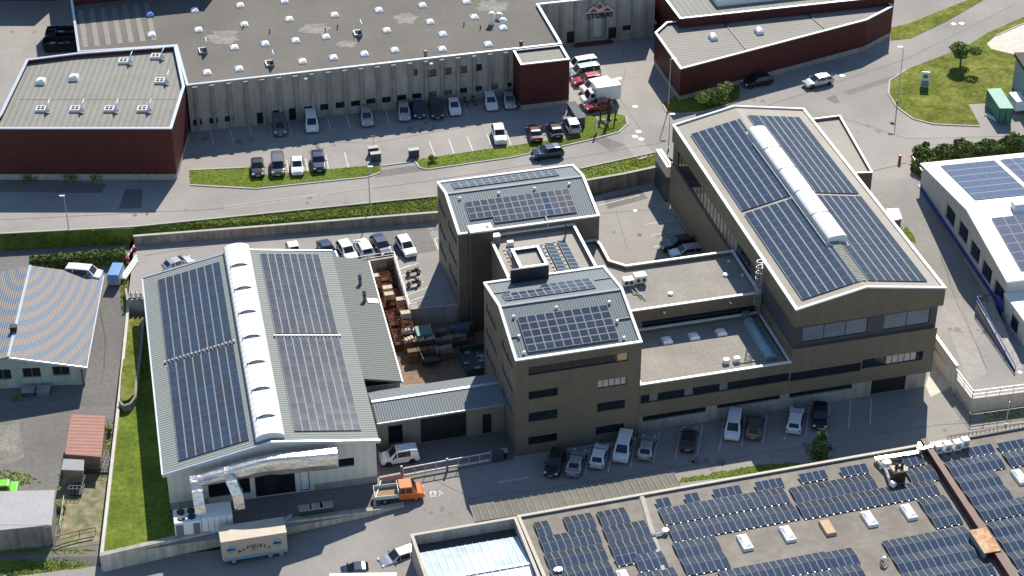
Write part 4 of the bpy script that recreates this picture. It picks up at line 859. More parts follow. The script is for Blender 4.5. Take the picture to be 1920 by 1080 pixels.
def text_mesh(name, s, size, m, par, loc, rot, ext=.03):
    cu_ = bpy.data.curves.new(name, 'FONT'); cu_.body = s; cu_.size = size; cu_.extrude = ext; cu_.offset = .012*size; cu_.align_x = 'CENTER'; cu_.resolution_u = 3
    t = bpy.data.objects.new(name, cu_); C.objects.link(t); bpy.context.view_layer.update()
    me = bpy.data.meshes.new_from_object(t); bpy.data.objects.remove(t); me.materials.clear(); me.materials.append(m)
    o = bpy.data.objects.new(name, me); C.objects.link(o); o.parent = par; o.location = loc; o.rotation_euler = rot; return o
lg = thing('company_sign', 'red mountain emblem over dark STUBAI lettering on the shaded factory facade', 'sign', K.w(9.7, 18.05, ZN+4.3), K.a)
text_mesh('lettering', 'STUBAI', 1.25, M['ink'], lg, (0,0,0), (math.pi/2,0,0), .06)
mb = MB()
def tri(mb, pts, y, m, t=.05): mb.hexa([(x,y,z) for x, z in reversed(pts)], [(x,y-t,z) for x, z in reversed(pts)], m)
def tri_(mb, pts, y0, y1, m):
    n = len(pts); f = [(x,y0,z) for x, z in pts]; b = [(x,y1,z) for x, z in pts]; mb.face(f, m); mb.face(list(reversed(b)), m)
    for i in range(n): j = (i+1) % n; mb.face([f[j], f[i], b[i], b[j]], m)
tri_(mb, [(-2.4,.95),(2.3,.95),(1.15,2.05),(.75,1.75),(0,2.85),(-.75,1.9),(-1.1,2.1)], -.06, 0, 0)
tri_(mb, [(-1.7,1.12),(-.35,1.12),(-1.0,1.75)], -.10, -.07, 1); tri_(mb, [(-.62,1.85),(-.1,1.55),(.45,1.85),(0,2.5)], -.10, -.07, 1); tri_(mb, [(.4,1.12),(1.85,1.12),(1.1,1.7)], -.10, -.07, 1)
mb.build('emblem', [M['wframel'], M['logored']], lg)
bk = thing('red_block', 'square dark red corner block with pale flat roof at the end of the factory facade', 'building', K.w(-7.2, 0, ZN), K.a)
flat_block(bk, [(0,0),(7.2,0),(7.2,4.78),(0,4.78)], .8, 7.3, M['red'], M['ribgrey2'], M['trimb'], .25, cop_w=.28)
mb = MB(); mb.box(.02,.02,0,7.18,4.76,.8); mb.build('plinth', M['conc'], bk)
# red tall block north-west on the factory
q = K.z(137, 8, 11.5)
tb = thing('red_block', 'tall red-clad block at the top edge rising over the dark factory roof', 'building', K.w(q.x+.2, q.y, ZN+7.2), K.a)
flat_block(tb, [(0,0),(22,0),(22,16),(0,16)], 0, 6.6, M['red'], M['bitum'], M['trimb'], .3)
# red warehouse at left
RL = Frame(P(322, 242, 12.1), 0)
rl = thing('red_warehouse', 'dark red warehouse at far left with pale ribbed roof and open smoke vents', 'warehouse', RL.w(0, 0, ZN), 0)
pl = [(-23.1-8,0),(0,0),(0,11.9),(-.9,23.9),(-16.8,22.2),(-23.65,20.3),(-31,6)]
pl = [(-24.5,0),(0,0),(0,11.9),(-.9,25.2),(-15.0,23.0),(-21.9,20.9)]
q0 = RL.z(0, 215, 12.1); pl = [(-23.9,0),(0,0),(0,12.0),(-1.2,25.0),(-16.9,22.6),(-23.7,20.5),(-24.9,9)]
q = [RL.z(*p, 12.1) for p in [(50,112),(145,100),(330,86),(347,163)]]
pl = [(-24.6,0),(0,0),(q[3].x-.05,q[3].y),(q[2].x,q[2].y),(q[1].x,q[1].y),(q[0].x,q[0].y),(q0.x,q0.y)]
flat_block(rl, pl, .9, 7.9, M['red'], M['ribgrey'], M['trimb'], .55, cop_w=.35)
mb = MB(); mb.prism(inset(pl, .03), 0, .9); mb.build('plinth', M['conc'], rl)
for u, v in [(77,205),(141,205),(205,205),(267,205),(232,115),(292,106),(300,152)]:
    x, y = rel(RL, u, v, 11.7); open_vent(rl, x, y, 7.3, 0.0, .85)
for u, v in [(77,154),(139,147)]:
    x, y = rel(RL, u, v, 11.7); skylight(rl, x, y, 7.3, 1.35, 1.35, .6)
mb = MB(); mb.bar((-22.5,9.4,7.37),(-.3,9.4,7.37),.12,.06); mb.build('roof_joint', M['dgrey'], rl)
# north-west warehouse whose shadow reaches the yard
s_ = P(65, 48, ZN); hN = 8.5; off = hN/math.tan(SUN_EL); cx_ = s_.x+off*math.sin(SUN_AZ); cy_ = s_.y+off*math.cos(SUN_AZ)
nwb = thing('red_warehouse', 'warehouse beyond the top left corner casting its shadow over the yard', 'warehouse', (cx_, cy_, ZN), 0)
d2 = P(118, 0, ZN)-P(65, 48, ZN); d2 = d2.normalized()*45
flat_block(nwb, [(-40,0),(0,0),(d2.x,d2.y),(d2.x-60,d2.y)], 0, hN, M['red'], M['bitum'], M['trimb'], .3)
# right red warehouse and the higher one behind it
RR = Frame(P(1276, 130, 9.4), 13.8)
rr = thing('red_warehouse', 'angled dark red warehouse with light ribbed roof along the upper road', 'warehouse', RR.w(0, 0, ZN), RR.a)
q = [RR.z(*p, 9.4) for p in [(1276,130),(1625,38),(1675,12),(1662,2),(1272,40),(1250,42),(1228,62)]]
pr_ = [(a.x, a.y) for a in q]; pr_[3] = (pr_[2][0]-.4, pr_[2][1]+3.0)
flat_block(rr, pr_, .8, 5.2, M['red'], M['ribgrey2'], M['trim'], .3, cop_w=.28)
mb = MB(); mb.prism(inset(pr_, .03), 0, .8); mb.build('plinth', M['conc'], rr)
for u, v in [(1337,72),(1423,61)]: x, y = rel(RR, u, v, 9.1); skylight(rr, x, y, 4.9, 1.1, 1.7, .5, rot=0)
mb = MB()
for a, b in [((1357,42),(1398,92)),((1510,22),(1545,53))]:
    p0 = RR.z(*a, 9.15); p1 = RR.z(*b, 9.15); mb.bar((p0.x,p0.y,5.02),(p1.x,p1.y,5.02),.14,.1)
mb.build('roof_joint', M['black'], rr)
ru = thing('red_warehouse', 'higher red warehouse at the top edge with long white framed roof light', 'warehouse', RR.w(0, 0, ZN), RR.a)
q = [RR.z(*p, 10.6) for p in [(1275,36),(1690,-12),(1250,0)]]; a = q[0]; b = q[1]; c = q[2]
pu = [(a.x,a.y+.05),(a.x+34.5,a.y-.2),(a.x+37,a.y+9),(a.x+37,a.y+42),(a.x-.6,a.y+42)]
flat_block(ru, pu, 0, 6.4, M['red'], M['ribgrey'], M['trimb'], .25, cop_w=.25)
mb = MB(); x, y = rel(RR, 1345, 10, 10.6); x2, _ = rel(RR, 1640, -30, 10.6); ring(mb, [(x,y),(x2,y),(x2,y+5),(x,y+5)], inset([(x,y),(x2,y),(x2,y+5),(x,y+5)], .6), 6.1, 7.3); rl_ = mb.build('roof_light_frame', M['white'], ru)
mb = MB(); mb.prism(inset([(x,y),(x2,y),(x2,y+5),(x,y+5)], .65), 6.2, 6.9); mb.build('glazing', M['glassb'], rl_)
# ------------------------------------------------------------------ white solar building at right
WB = Frame(P(1890, 527, 7.2), 11)
wb = thing('white_workshop', 'white workshop with blue-edged windows and solar modules on its white roof', 'workshop', WB.w(0, 0, 0), WB.a)
WL, WD, we, wr_, wy = 46.0, 29.2, 7.2, 9.3, 13.6
whs = []
for u0, v0, u1, v1 in [(1774,387,1791,410),(1797,420,1814,440),(1818,452,1837,476),(1840,487,1861,514),(1866,522,1885,552)]:
    a = WB.x(u0, v0, 0); b = WB.x(u1, v1, 0); zz = (a.z+b.z)/2; whs.append((29.2-a.y, 29.2-b.y, zz-.75, zz+.75))
whs = [(29.2-WB.x(u, v, 0).y-1.55, 29.2-WB.x(u, v, 0).y+1.55, max(WB.x(u, v, 0).z-1.35, 3.0), WB.x(u, v, 0).z+.95) for u, v in [(1782,402),(1806,433),(1828,470),(1850,508),(1873,545)]]
mb = MB()
win_wall(mb,(0,WD),(0,-1),WD,2.6,we,whs,.3)
mb.face([(0,WD,we),(0,0,we),(0,wy,wr_)]); mb.face([(WL,0,we),(WL,WD,we),(WL,wy,wr_)])
win_wall(mb,(0,0),(1,0),WL,-1,we,[],.3); win_wall(mb,(WL,WD),(-1,0),WL,2,we,[],.3); win_wall(mb,(WL,0),(0,1),WD,2,we,[],.3); mb.build('wall', M['wwall'], wb)
for h in whs: window(wb,(0,WD),(0,-1),h,depth=.3,mull=2,fr=M['blue'])
mb = MB(); mb.hexa([(-.45,-1,-1),(0,-1,-1),(0,WD,-1),(-.45,WD,-1)],[(-.3,-1,2.9),(0,-1,2.9),(0,WD,3.9),(-.3,WD,3.9)]); mb.build('plinth', M['conc'], wb)
mb = MB(); mb.hexa([(-.40,-.5,2.92),(0,-.5,2.92),(0,WD,3.92),(-.40,WD,3.92)],[(-.40,-.5,3.14),(0,-.5,3.14),(0,WD,4.14),(-.40,WD,4.14)]); mb.build('sill_band', M['blue'], wb)
mb = MB(); e = .3
mb.hexa([(-e,-e,we-.15),(WL,-e,we-.15),(WL,wy,wr_-.12),(-e,wy,wr_-.12)],[(-e,-e,we+.12),(WL,-e,we+.12),(WL,wy,wr_+.15),(-e,wy,wr_+.15)])
mb.hexa([(-e,wy,wr_-.12),(WL,wy,wr_-.12),(WL,WD+e,we-.15),(-e,WD+e,we-.15)],[(-e,wy,wr_+.15),(WL,wy,wr_+.15),(WL,WD+e,we+.12),(-e,WD+e,we+.12)]); mb.build('roof', M['wroof'], wb)
FW = lambda x, y: V(x, y, (we+(wr_-we)*y/wy if y <= wy else wr_+(we-wr_)*(y-wy)/(WD-wy))+.14)
pvl = mat('solar_glass_lavender', (.10,.12,.19), .14, var=.08, scale=2, spec=.35); M['pvl'] = pvl
field_on(wb, FW, 1.9, 9.6, 16.0, 27.8, 5, 6, glass=('pvl',), fw=.01, fy=.06); field_on(wb, FW, 10.4, 24, 16.0, 27.8, 9, 6, glass=('pvl',))
field_on(wb, FW, 2.2, 21, 1.3, 11.4, 12, 6, glass=('pvl',))
mb = MB(); mb.box(5.6,12.2,wr_-.3,7.6,13.6,wr_+.9); mb.build('roof_vent', M['white'], wb, bevel=.2)
mb = MB(); mb.box(-.1,-6.5,-1,14,-.05,5.3,0); mb.box(-.3,-6.7,5.3,14.2,-.02,5.5,1); wx = mb.build('front_extension', [M['wwall'], M['wroof']], wb)
mb = MB(); mb.box(-.16,-4.6,2.4,-.104,-2.8,4.2); mb.build('window', M['glass'], wx)
mb = MB(); mb.box(-.35,-.3,0,-.30,1.4,4.4); mb.build('door', M['blue'], wb)
rm = thing('loading_ramp', 'blue railed concrete ramp running down beside the white workshop', 'ramp', WB.w(-2.2, -2, 1.9), WB.a)
mb = MB(); mb.hexa([(-1.0,-9.5,-.6),(0.2,-9.5,-.6),(1.7,4,-.6),(-.6,4,-.6)],[(-1.0,-9.5,.06),(0.2,-9.5,.06),(1.7,4,1.1),(-.6,4,1.1)]); mb.build('ramp_deck', M['conc'], rm)
mb = MB(); mb.path([(-1.0,-9.5,.9),(-.6,4,2.0),(1.6,4,2.0)],.07,5); 
for t in (0,.25,.5,.75,1): mb.tube((-1.0+.4*t,-9.5+13.5*t,.06+1.04*t),(-1.0+.4*t,-9.5+13.5*t,.9+1.1*t),.05,.05,5)
mb.hexa([(-1.03,-9.5,.02),(-.97,-9.5,.02),(-.57,4,1.06),(-.63,4,1.06)],[(-1.03,-9.5,.45),(-.97,-9.5,.45),(-.57,4,1.5),(-.63,4,1.5)]); mb.build('railing', M['blue'], rm)
# ------------------------------------------------------------------ house at left with the shimmering tile roof
LH = Frame(P(155, 683, 2.5), 4)
lh = thing('gabled_workshop', 'pale green rendered workshop with gabled tiled roof showing curved blue and brown bands', 'house', LH.w(0, 0, -2.4), LH.a)
B = 2.4; HLW = 17.0; e1, r1 = 2.35+B, 4.15+B
hw_ = [pxhole(LH, 0, *t, -HLW, -2.4) for t in [(97,687,132,704),(41,690,78,708),(-12,693,23,712),(10,729,34,739),(43,727,66,736),(73,724,97,734)]]
hw_.append(pxhole(LH, 0, 103, 722, 142, 745, -HLW, -2.4))
mb = MB()
win_wall(mb,(-HLW,0),(1,0),HLW,0,e1,hw_,.25); mb.face([(-HLW,0,e1),(0,0,e1),(-HLW/2,0,r1)]); win_wall(mb,(0,0),(0,1),19.1,0,e1,[(3,4.2,2.2,3.3),(8,9.2,2.6,3.6),(12,13.4,1,3.2)],.2); win_wall(mb,(0,19.1),(-1,0),HLW,0,e1,[]); win_wall(mb,(-HLW,19.1),(0,-1),19.1,0,e1,[]); mb.face([(0,19.1,e1),(-HLW,19.1,e1),(-HLW/2,19.1,r1)])
mb.build('wall', M['house'], lh)
for h in hw_[:6]: window(lh,(-HLW,0),(1,0),h,depth=.25,mull=2,glass=M['void'],fr=M['mgrey'])
window(lh,(-HLW,0),(1,0),hw_[6],depth=.25,mull=1,name='gate',glass=M['dbrown'])
for h in [(3,4.2,2.2,3.3),(8,9.2,2.6,3.6),(12,13.4,1,3.2)]: window(lh,(0,0),(0,1),h,depth=.2,mull=2)
mb = MB(); e = .5
mb.hexa([(-HLW/2,-e,r1-.02),(e,-e,e1-.12),(e,19.6,e1-.12),(-HLW/2,19.6,r1-.02)],[(-HLW/2,-e,r1+.22),(e,-e,e1+.12),(e,19.6,e1+.12),(-HLW/2,19.6,r1+.22)])
mb.hexa([(-HLW-e,-e,e1-.12),(-HLW/2,-e,r1-.02),(-HLW/2,19.6,r1-.02),(-HLW-e,19.6,e1-.12)],[(-HLW-e,-e,e1+.12),(-HLW/2,-e,r1+.22),(-HLW/2,19.6,r1+.22),(-HLW-e,19.6,e1+.12)])
mb.build('roof', M['roofblue'], lh)
mb = MB(); mb.bar((-HLW/2,-e,r1+.30),(-HLW/2,19.6,r1+.30),.3,.1); mb.bar((e+.05,-e,e1+.1),(e+.05,19.6,e1+.1),.16,.14); mb.bar((-HLW/2,-e-.05,r1+.2),(e+.1,-e-.05,e1+.1),.1,.3); mb.build('ridge_and_gutter', M['trimb'], lh)
mb = MB(); mb.box(-HLW/2-.45,4.6,r1-.1,-HLW/2+.3,5.4,r1+.95); mb.build('chimney', M['black'], lh)
mb = MB(); mb.path([(-.25,-.12,e1),(-.15,-.12,.2)],.07,6); mb.build('downpipe', M['dgreen'], lh)
for k, (x, n_) in enumerate([(-7.4,'pale grey'),(-5.6,'dark grey')]):
    st = thing('storage_bin', f'{n_} storage bin against the shaded front wall of the tiled-roof workshop', 'bin', LH.w(x, -1.7, -1.35), LH.a)
    mb = MB(); mb.box(0,0,.1,1.5,1.1,1.2); mb.build('body', M['mgrey'] if k else M['dgrey'], st, bevel=.05)
    mb = MB(); mb.hexa([(-.05,-.05,1.2),(1.55,-.05,1.2),(1.55,1.15,1.35),(-.05,1.15,1.35)],[(-.05,-.05,1.28),(1.55,-.05,1.28),(1.55,1.15,1.43),(-.05,1.15,1.43)]); mb.build('lid', M['galv'], st)
# ------------------------------------------------------------------ sheds at lower left
SH = Frame(P(122, 852, 1.2), -3)
sh = thing('timber_shed', 'small timber shed under a salmon red ribbed roof beside the lane', 'shed', SH.w(0, 0, -1.2), SH.a)
a, b, c, d = [SH.z(*p, z) for *p, z in [(122,852,1.2),(190,857,1.2),(198,780,1.9),(134,777,1.9)]]
ft_ = [(a.x,a.y),(b.x,b.y),(c.x,c.y),(d.x,d.y)]
mb = MB(); mb.hexa([(x,y,0) for x, y in inset(ft_, .25)], [(x,y,z) for (x, y), z in zip(inset(ft_, .25), (2.3,2.3,3.0,3.0))]); mb.build('wall', M['wood'], sh)
mb = MB(); mb.hexa([(x,y,z) for (x, y), z in zip(ft_, (2.3,2.3,3.0,3.0))], [(x,y,z) for (x, y), z in zip(ft_, (2.45,2.45,3.15,3.15))]); mb.build('roof', M['tile'], sh)
s2 = thing('timber_shed', 'tiny timber lean-to with plain grey sheet roof below the red roofed shed', 'shed', SH.w(0, -2.7, -1.3), SH.a)
a, b, c, d = [SH.z(*p, z) for *p, z in [(115,881,.9),(157,883,.9),(158,862,1.2),(119,860,1.2)]]; ft_ = [(a.x,a.y+2.7),(b.x,b.y+2.7),(c.x,c.y+2.7),(d.x,d.y+2.7)]
mb = MB(); mb.hexa([(x,y,0) for x, y in inset(ft_, .2)], [(x,y,2.15) for x, y in inset(ft_, .2)]); mb.build('wall', M['wood'], s2)
mb = MB(); mb.hexa([(x,y,z) for (x, y), z in zip(ft_, (2.15,2.15,2.4,2.4))], [(x,y,z) for (x, y), z in zip(ft_, (2.25,2.25,2.5,2.5))]); mb.build('roof', M['greysheet'], s2)
for nm, px, nx, ny in (('wire mesh racks standing beside the red roofed shed', (160,888), 6, 5), ('smaller wire mesh rack standing in front of the timber lean-to', (130,930), 3, 4)):
    p = P(*px, -1.25); t = thing('mesh_rack', nm, 'rack', p, R(-3)); mb = MB(); sx, sy = (2.6, 3.1) if nx == 6 else (1.4, 2.4)
    for i in range(nx+1): 
        for z in (.3,1.0): mb.box(sx*i/nx-.02,0,z,sx*i/nx+.02,sy,z+.04)
        for y in (0, sy): mb.box(sx*i/nx-.02,y-.02,0,sx*i/nx+.02,y+.02,1.04)
    for j in range(ny+1):
        for z in (.3,1.0): mb.box(0,sy*j/ny-.02,z+.045,sx,sy*j/ny+.02,z+.08)
    mb.build('wire_frame', M['mgrey'], t); mb = MB(); mb.box(.05,.05,.02,sx-.05,sy-.05,.25); mb.build('stored_boards', M['dgrey'], t)
# grey sheet-roofed garage
GB = Frame(P(97, 990, 1.4), 1)
gb = thing('garage', 'low garage with pale grey sheet roof cut by the left picture edge', 'garage', GB.w(0, 0, -1.6), 0)
a, b, c = [GB.z(*p, 1.4) for p in [(97,985),(102,920),(-60,926)]]; dq = GB.z(-60, 1003, 1.4)
ft_ = [(dq.x,dq.y),(a.x,a.y),(b.x,b.y),(c.x,c.y)]
mb = MB(); mb.hexa([(x,y,0) for x, y in inset(ft_, .12)], [(x,y,2.95) for x, y in inset(ft_, .12)]); mb.build('wall', M['concd'], gb)
mb = MB(); mb.hexa([(x,y,2.95) for x, y in ft_], [(x,y,3.1) for x, y in ft_]); mb.build('roof', M['greysheet'], gb)
mb = MB(); mb.box(dq.x,a.y-.05,2.8,a.x+.05,a.y-.005,3.14); mb.build('fascia', M['wframel'], gb)
# ------------------------------------------------------------------ flat roofed solar building at lower right
ZB = 3.2
BR = Frame(P(970, 968, ZB), 15.3)
br = thing('solar_roof_building', 'huge flat-roofed building at lower right covered with tent-mounted solar modules', 'industrial building', BR.w(0, 0, 0), BR.a)
e_r = BR.z(1728, 836, ZB).x
cx = BR.z(968, 968, ZB).x
pB = [(0,-14.6),(0,-45),(100,-45),(100,.25),(0,.0)]
pB = [(0,-45),(110,-45),(110,0),(0,0)]
flat_block(br, pB, -3, ZB, M['conc'], M['bitum2'], mat('beige_coping', (.42,.38,.32), .6, var=.08, scale=1), .14, cop_w=.3)
mb = MB(); a = BR.z(1728, 833, ZB); b = BR.z(1888, 1080, ZB); dx = b.x-a.x
mb.hexa([(a.x-.2,.05,ZB-.1),(a.x+dx*3-.2,(b.y)*3,ZB-.1),(a.x+dx*3+.5,b.y*3,ZB-.1),(a.x+.5,.05,ZB-.1)][::-1],[(a.x-.2,.05,ZB+.8),(a.x+dx*3-.2,(b.y)*3,ZB+.8),(a.x+dx*3+.5,b.y*3,ZB+.8),(a.x+.5,.05,ZB+.8)][::-1]); mb.build('fire_wall', M['darkred'], br)
mb = MB(); c0 = BR.z(1203, 930, ZB); c1 = BR.z(1247, 1080, ZB); mb.hexa([(c0.x-.35,-.3,ZB-.14),(c1.x-.35,c1.y,ZB-.14),(c1.x+.35,c1.y,ZB-.14),(c0.x+.35,-.3,ZB-.14)][::-1],[(c0.x-.2,-.3,ZB+.06),(c1.x-.2,c1.y,ZB+.06),(c1.x+.2,c1.y,ZB+.06),(c0.x+.2,-.3,ZB+.06)][::-1]); mb.build('roof_seam', M['kerb'], br)
zb = ZB-.13
tabs = [(1,'s',1227,939,2),(1,'s',1281,930,2),(1,'s',1334,921,4),(1,'s',1413,907,4),(1,'s',1495,892,4),(1,'s',1572,880,4),(1,'s',1689,862,3),
 (1,'d',1232.5,954.7,18),(1,'d',1478,915,12),(1,'d',1249,986,18),(1,'d',1491,944,20),(1,'d',1259,1018,6),(1,'d',1274,1048,6),
 (1,'d',999,980,2),(1,'d',1054,970,4),(1,'d',1117,960,4),(1,'d',1009,1007.5,8),(1,'d',1128,989,6),(1,'d',1019,1038.5,8),(1,'d',1139.5,1018,6),(1,'d',1030,1069.5,8),(1,'s',1151,1046,3),(1,'d',1185,1041,4),(1,'d',1194,1075,5),
 (1,'d',1693,880,4),(1,'d',1719,936,4),(1,'d',1736,961,4),(1,'d',1652,1015,12),(1,'d',1671,1045,12),(1,'d',1690,1076,12),
 (1,'d',1345,1071,15),(1,'d',1543,1036,4),(1,'d',1360,1105,15),(1,'d',1555,1066,4),
 (1,'s',1809,843,4),(1,'s',1867,834,8),(1,'d',1768.6,867,8),(1,'d',1877,849,8),(1,'d',1788,894.6,6),(1,'d',1806,920.6,6),(1,'d',1825.6,948,9),(1,'d',1849,980,8),(1,'d',1867,1007,8),(1,'d',1888,1037,7),(1,'d',1908,1069,5)]
PW = .80; PL = 1.33; TH = .22
for _, kd, u, v, n in tabs:
    p = BR.z(u, v, zb+.15)
    glass = ('pvb','pvg','pvd') if kd == 's' else ('pvg','pvd')
    y1_ = p.y
    if kd == 's':
        solar_field(br, (p.x, y1_-PL, zb+.12), (PW,0,0), (0,PL,.25), n, 1, glass=('pvn',), lift=.04, fw=.030, feet=.12)
    else:
        solar_field(br, (p.x, y1_-PL*2, zb+.10), (PW,0,0), (0,PL,TH), n, 1, glass=('pvn','pvn','pvb'), lift=.04, fw=.030, fy=.008, feet=.10, clips=True)
        solar_field(br, (p.x, y1_-PL, zb+.10+TH+.01), (PW,0,0), (0,PL,-TH), n, 1, glass=('pvg','pvd'), lift=.04, fw=.030, fy=.008)
for u, v, m_ in [(1397,1015,'white'),(1477,999,'white'),(1552,987,'woodp'),(1630,971,'white'),(1704,958,'white'),(1912,892,'white'),(1170,1082,'white')]:
    x, y = rel(BR, u, v, ZB+.2); skylight(br, x, y, ZB-.14, 1.2, 2.5, .35, mt=M[m_], name='skylight' if m_ == 'white' else 'covered_skylight', dome=m_ == 'white')
# rust-stained plate over the fire wall
x, y = rel(BR, 1847, 1012, ZB+1.0)
pt = thing('rusty_cover_plate', 'rust-stained pale cover plate bridging the dark red fire wall on the solar roof', 'cover plate', BR.w(x, y, ZB+.8), BR.a+R(-2))
mb = MB(); mb.box(-.95,-1.9,.02,.95,1.9,.14); mb.build('plate', M['rustp'], pt); mb = MB(); mb.box(-.9,-1.8,-.75,-.6,1.8,.018); mb.box(.6,-1.8,-.75,.9,1.8,.018); mb.build('support', M['galv'], pt)
# air handling: four white units, pipes, brick stack
for i, (u, v) in enumerate([(1757,842),(1774,839),(1792,836),(1807,831)]):
    x, y = rel(BR, u, v, ZB+.4)
    t = thing('rooftop_fan_unit', ['leftmost','second from left','third from left','rightmost'][i]+' of the four white roof units beyond the dark red fire wall', 'fan unit', BR.w(x, y-.2, ZB-.12), BR.a, 'row of white roof fan units')
    mb = MB(); mb.box(-.42,-.4,.25,.42,.4,1.35); mb.build('casing', M['white'], t, bevel=.04)
    mb = MB(); mb.tube((0,-.41,.8),(0,-.44,.8),.28,.28,12); mb.build('fan', M['galv'], t)
    mb = MB(); mb.box(-.4,-.35,0,-.3,.35,.25); mb.box(.3,-.35,0,.4,.35,.25); mb.build('foot_rail', M['mgrey'], t)
dp = thing('roof_duct', 'silver roof pipework crossing the fire wall beside the brown chimney stack', 'duct', BR.w(*rel(BR, 1640, 866, ZB), ZB), BR.a)
q = [BR.z(*p, ZB+.4) for p in [(1642,866),(1725,853),(1738,850),(1724,836),(1746,848),(1756,846)]]; o_ = q[0]; L2 = [(a.x-o_.x, a.y-o_.y) for a in q]
mb = MB(); mb.bar((*L2[0],.5),(*L2[1],.5),.5,.45); mb.bar((*L2[1],.5),(L2[3][0]+.2,L2[3][1],.5),.5,.45); mb.bar((*L2[1],.9),(*L2[4],.9),.4,.35); mb.bar((*L2[4],.9),(*L2[5],.9),.4,.35)
q2 = [BR.z(*p, ZB+.4) for p in [(1646,868),(1662,885),(1672,912)]]; mb.path([(a.x-o_.x,a.y-o_.y,.35) for a in q2],.18,8); mb.path([(q2[1].x-o_.x,q2[1].y-o_.y,.35),(q2[1].x-o_.x+1.4,q2[1].y-o_.y+.1,.35)],.15,8)
mb.build('pipe', M['alu'], dp); mb = MB(); a = q2[2]; mb.tube((a.x-o_.x,a.y-o_.y,.5),(a.x-o_.x+.2,a.y-o_.y-.5,.5),.35,.35,12); a = q2[1]; mb.box(a.x-o_.x+.0,a.y-o_.y+.4,0,a.x-o_.x+.9,a.y-o_.y+1.1,.8); mb.build('pipe_box', M['white'], dp, bevel=.04)
x, y = rel(BR, 1683, 898, ZB)
ch = thing('chimney_stack', 'squat dark brown chimney stack with pale capping on the solar roof', 'chimney', BR.w(x, y, ZB-.14), BR.a)
mb = MB(); mb.box(-.7,-.5,0,.7,.5,1.5); mb.build('shaft', M['dbrown'], ch, bevel=.04); mb = MB(); ring(mb,[(-.85,-.62),(.85,-.62),(.85,.62),(-.85,.62)],[(-.5,-.3),(.5,-.3),(.5,.3),(-.5,.3)],1.5,1.68); mb.build('cap', M['cardboard'], ch)
mb = MB()
for x_ in (-.35,.35): mb.tube((x_,0,1.2),(x_,0,2.2),.16,.16,8); mb.tube((x_,0,2.2),(x_,0,2.35),.28,.1,8)
mb.build('flue', M['dbrown'], ch)
mb = MB()
for u, v, r in [(1228,1001,.35),(1248,997,.35),(1047,1069,.4),(1776,987,.3),(1350,1067,.4),(1665,910,.3)]: pass
for i, (pts, lb) in enumerate([([(1222,1002),(1240,999),(1248,996)],'short shiny pipe lying across the seam of the solar roof'),([(1048,1070),(1044,1070)],'small round shiny vent between two solar blocks')]):
    q = [BR.z(*p, ZB+.2) for p in pts]; t = thing('vent_pipe', lb, 'vent', BR.w(q[0].x, q[0].y, ZB-.13), BR.a); mb = MB()
    mb.path([(a.x-q[0].x,a.y-q[0].y,.3) for a in q],.16,8) if len(q) > 2 else mb.tube((0,0,0),(0,0,.6),.3,.35,12)
    a = q[-1]; mb.tube((a.x-q[0].x,a.y-q[0].y,0),(a.x-q[0].x,a.y-q[0].y,.55),.3,.3,12); mb.build('pipe', M['alu'], t)
# strip of lower seamed roof behind the coping
st = thing('seamed_canopy', 'narrow grey seamed canopy roof along the back of the solar roof building', 'canopy', BR.w(-4, 0, 0), BR.a)
q = [BR.z(*p, 2.8) for p in [(881,948),(1262,886),(1276,909),(891,977)]]; q = [(a.x+4, a.y) for a in q]; q[2] = (q[2][0], .12); q[3] = (q[3][0], q[3][1])
mb = MB(); mb.hexa([(q[3][0],q[3][1],2.5),(q[2][0],q[2][1],2.5),(q[1][0],q[1][1],2.6),(q[0][0],q[0][1],2.6)],[(q[3][0],q[3][1],2.7),(q[2][0],q[2][1],2.7),(q[1][0],q[1][1],2.8),(q[0][0],q[0][1],2.8)]); mb.build('roof', mat('grey_green_felt', (.17,.16,.13), .85, var=.12, scale=2, big=.1, bigs=.3), st)
mb = MB()
for k in range(28):
    t = k/27; a = V(q[3][0]+(q[2][0]-q[3][0])*t, q[3][1]+(q[2][1]-q[3][1])*t, 2.78); b = V(q[0][0]+(q[1][0]-q[0][0])*t, q[0][1]+(q[1][1]-q[0][1])*t, 2.88); mb.bar(a, b, .05, .05)
mb.build('standing_seam', M['kerb'], st); mb = MB(); n_ = 8
for k in range(n_):
    t = (k+.5)/n_; x = q[0][0]+(q[1][0]-q[0][0])*t; y = q[0][1]+(q[1][1]-q[0][1])*t-.3; mb.box(x-.07,y-.07,-.5,x+.07,y+.07,2.6)
mb.build('post', M['galv'], st)
# glass roofed hall at bottom centre
GR = Frame(P(968, 970, ZB), 14.6)
gr = thing('glass_roof_hall', 'bottom centre hall whose bright glazed shed roof lies behind a beige parapet', 'hall', GR.w(0, 0, 0), GR.a)
flat_block(gr, [(-11.6,-24),(-.05,-24),(-.05,.0),(-11.6,.0)], -3, ZB, M['conc'], M['dgrey'], mat('beige_coping', (.42,.38,.32)), 1.3, cop_w=.28)
mb = MB(); mb.hexa([(-11.2,-7.2,ZB-.9),(-.35,-7.2,ZB-.9),(-.35,-1.9,ZB-1.15),(-11.2,-1.9,ZB-1.15)],[(-11.2,-7.2,ZB-.35),(-.35,-7.2,ZB-.35),(-.35,-1.9,ZB-1.0),(-11.2,-1.9,ZB-1.0)])
mb.hexa([(-11.2,-13,ZB-1.1),(-.35,-13,ZB-1.1),(-.35,-7.2,ZB-.9),(-11.2,-7.2,ZB-.9)],[(-11.2,-13,ZB-1.0),(-.35,-13,ZB-1.0),(-.35,-7.2,ZB-.35),(-11.2,-7.2,ZB-.35)])
gm = mat('milky_glazing', (.50,.60,.68), .22, .0, var=.18, scale=.5, big=.15, bigs=.3, spec=.7); gz = mb.build('glazed_roof', gm, gr)
mb = MB()
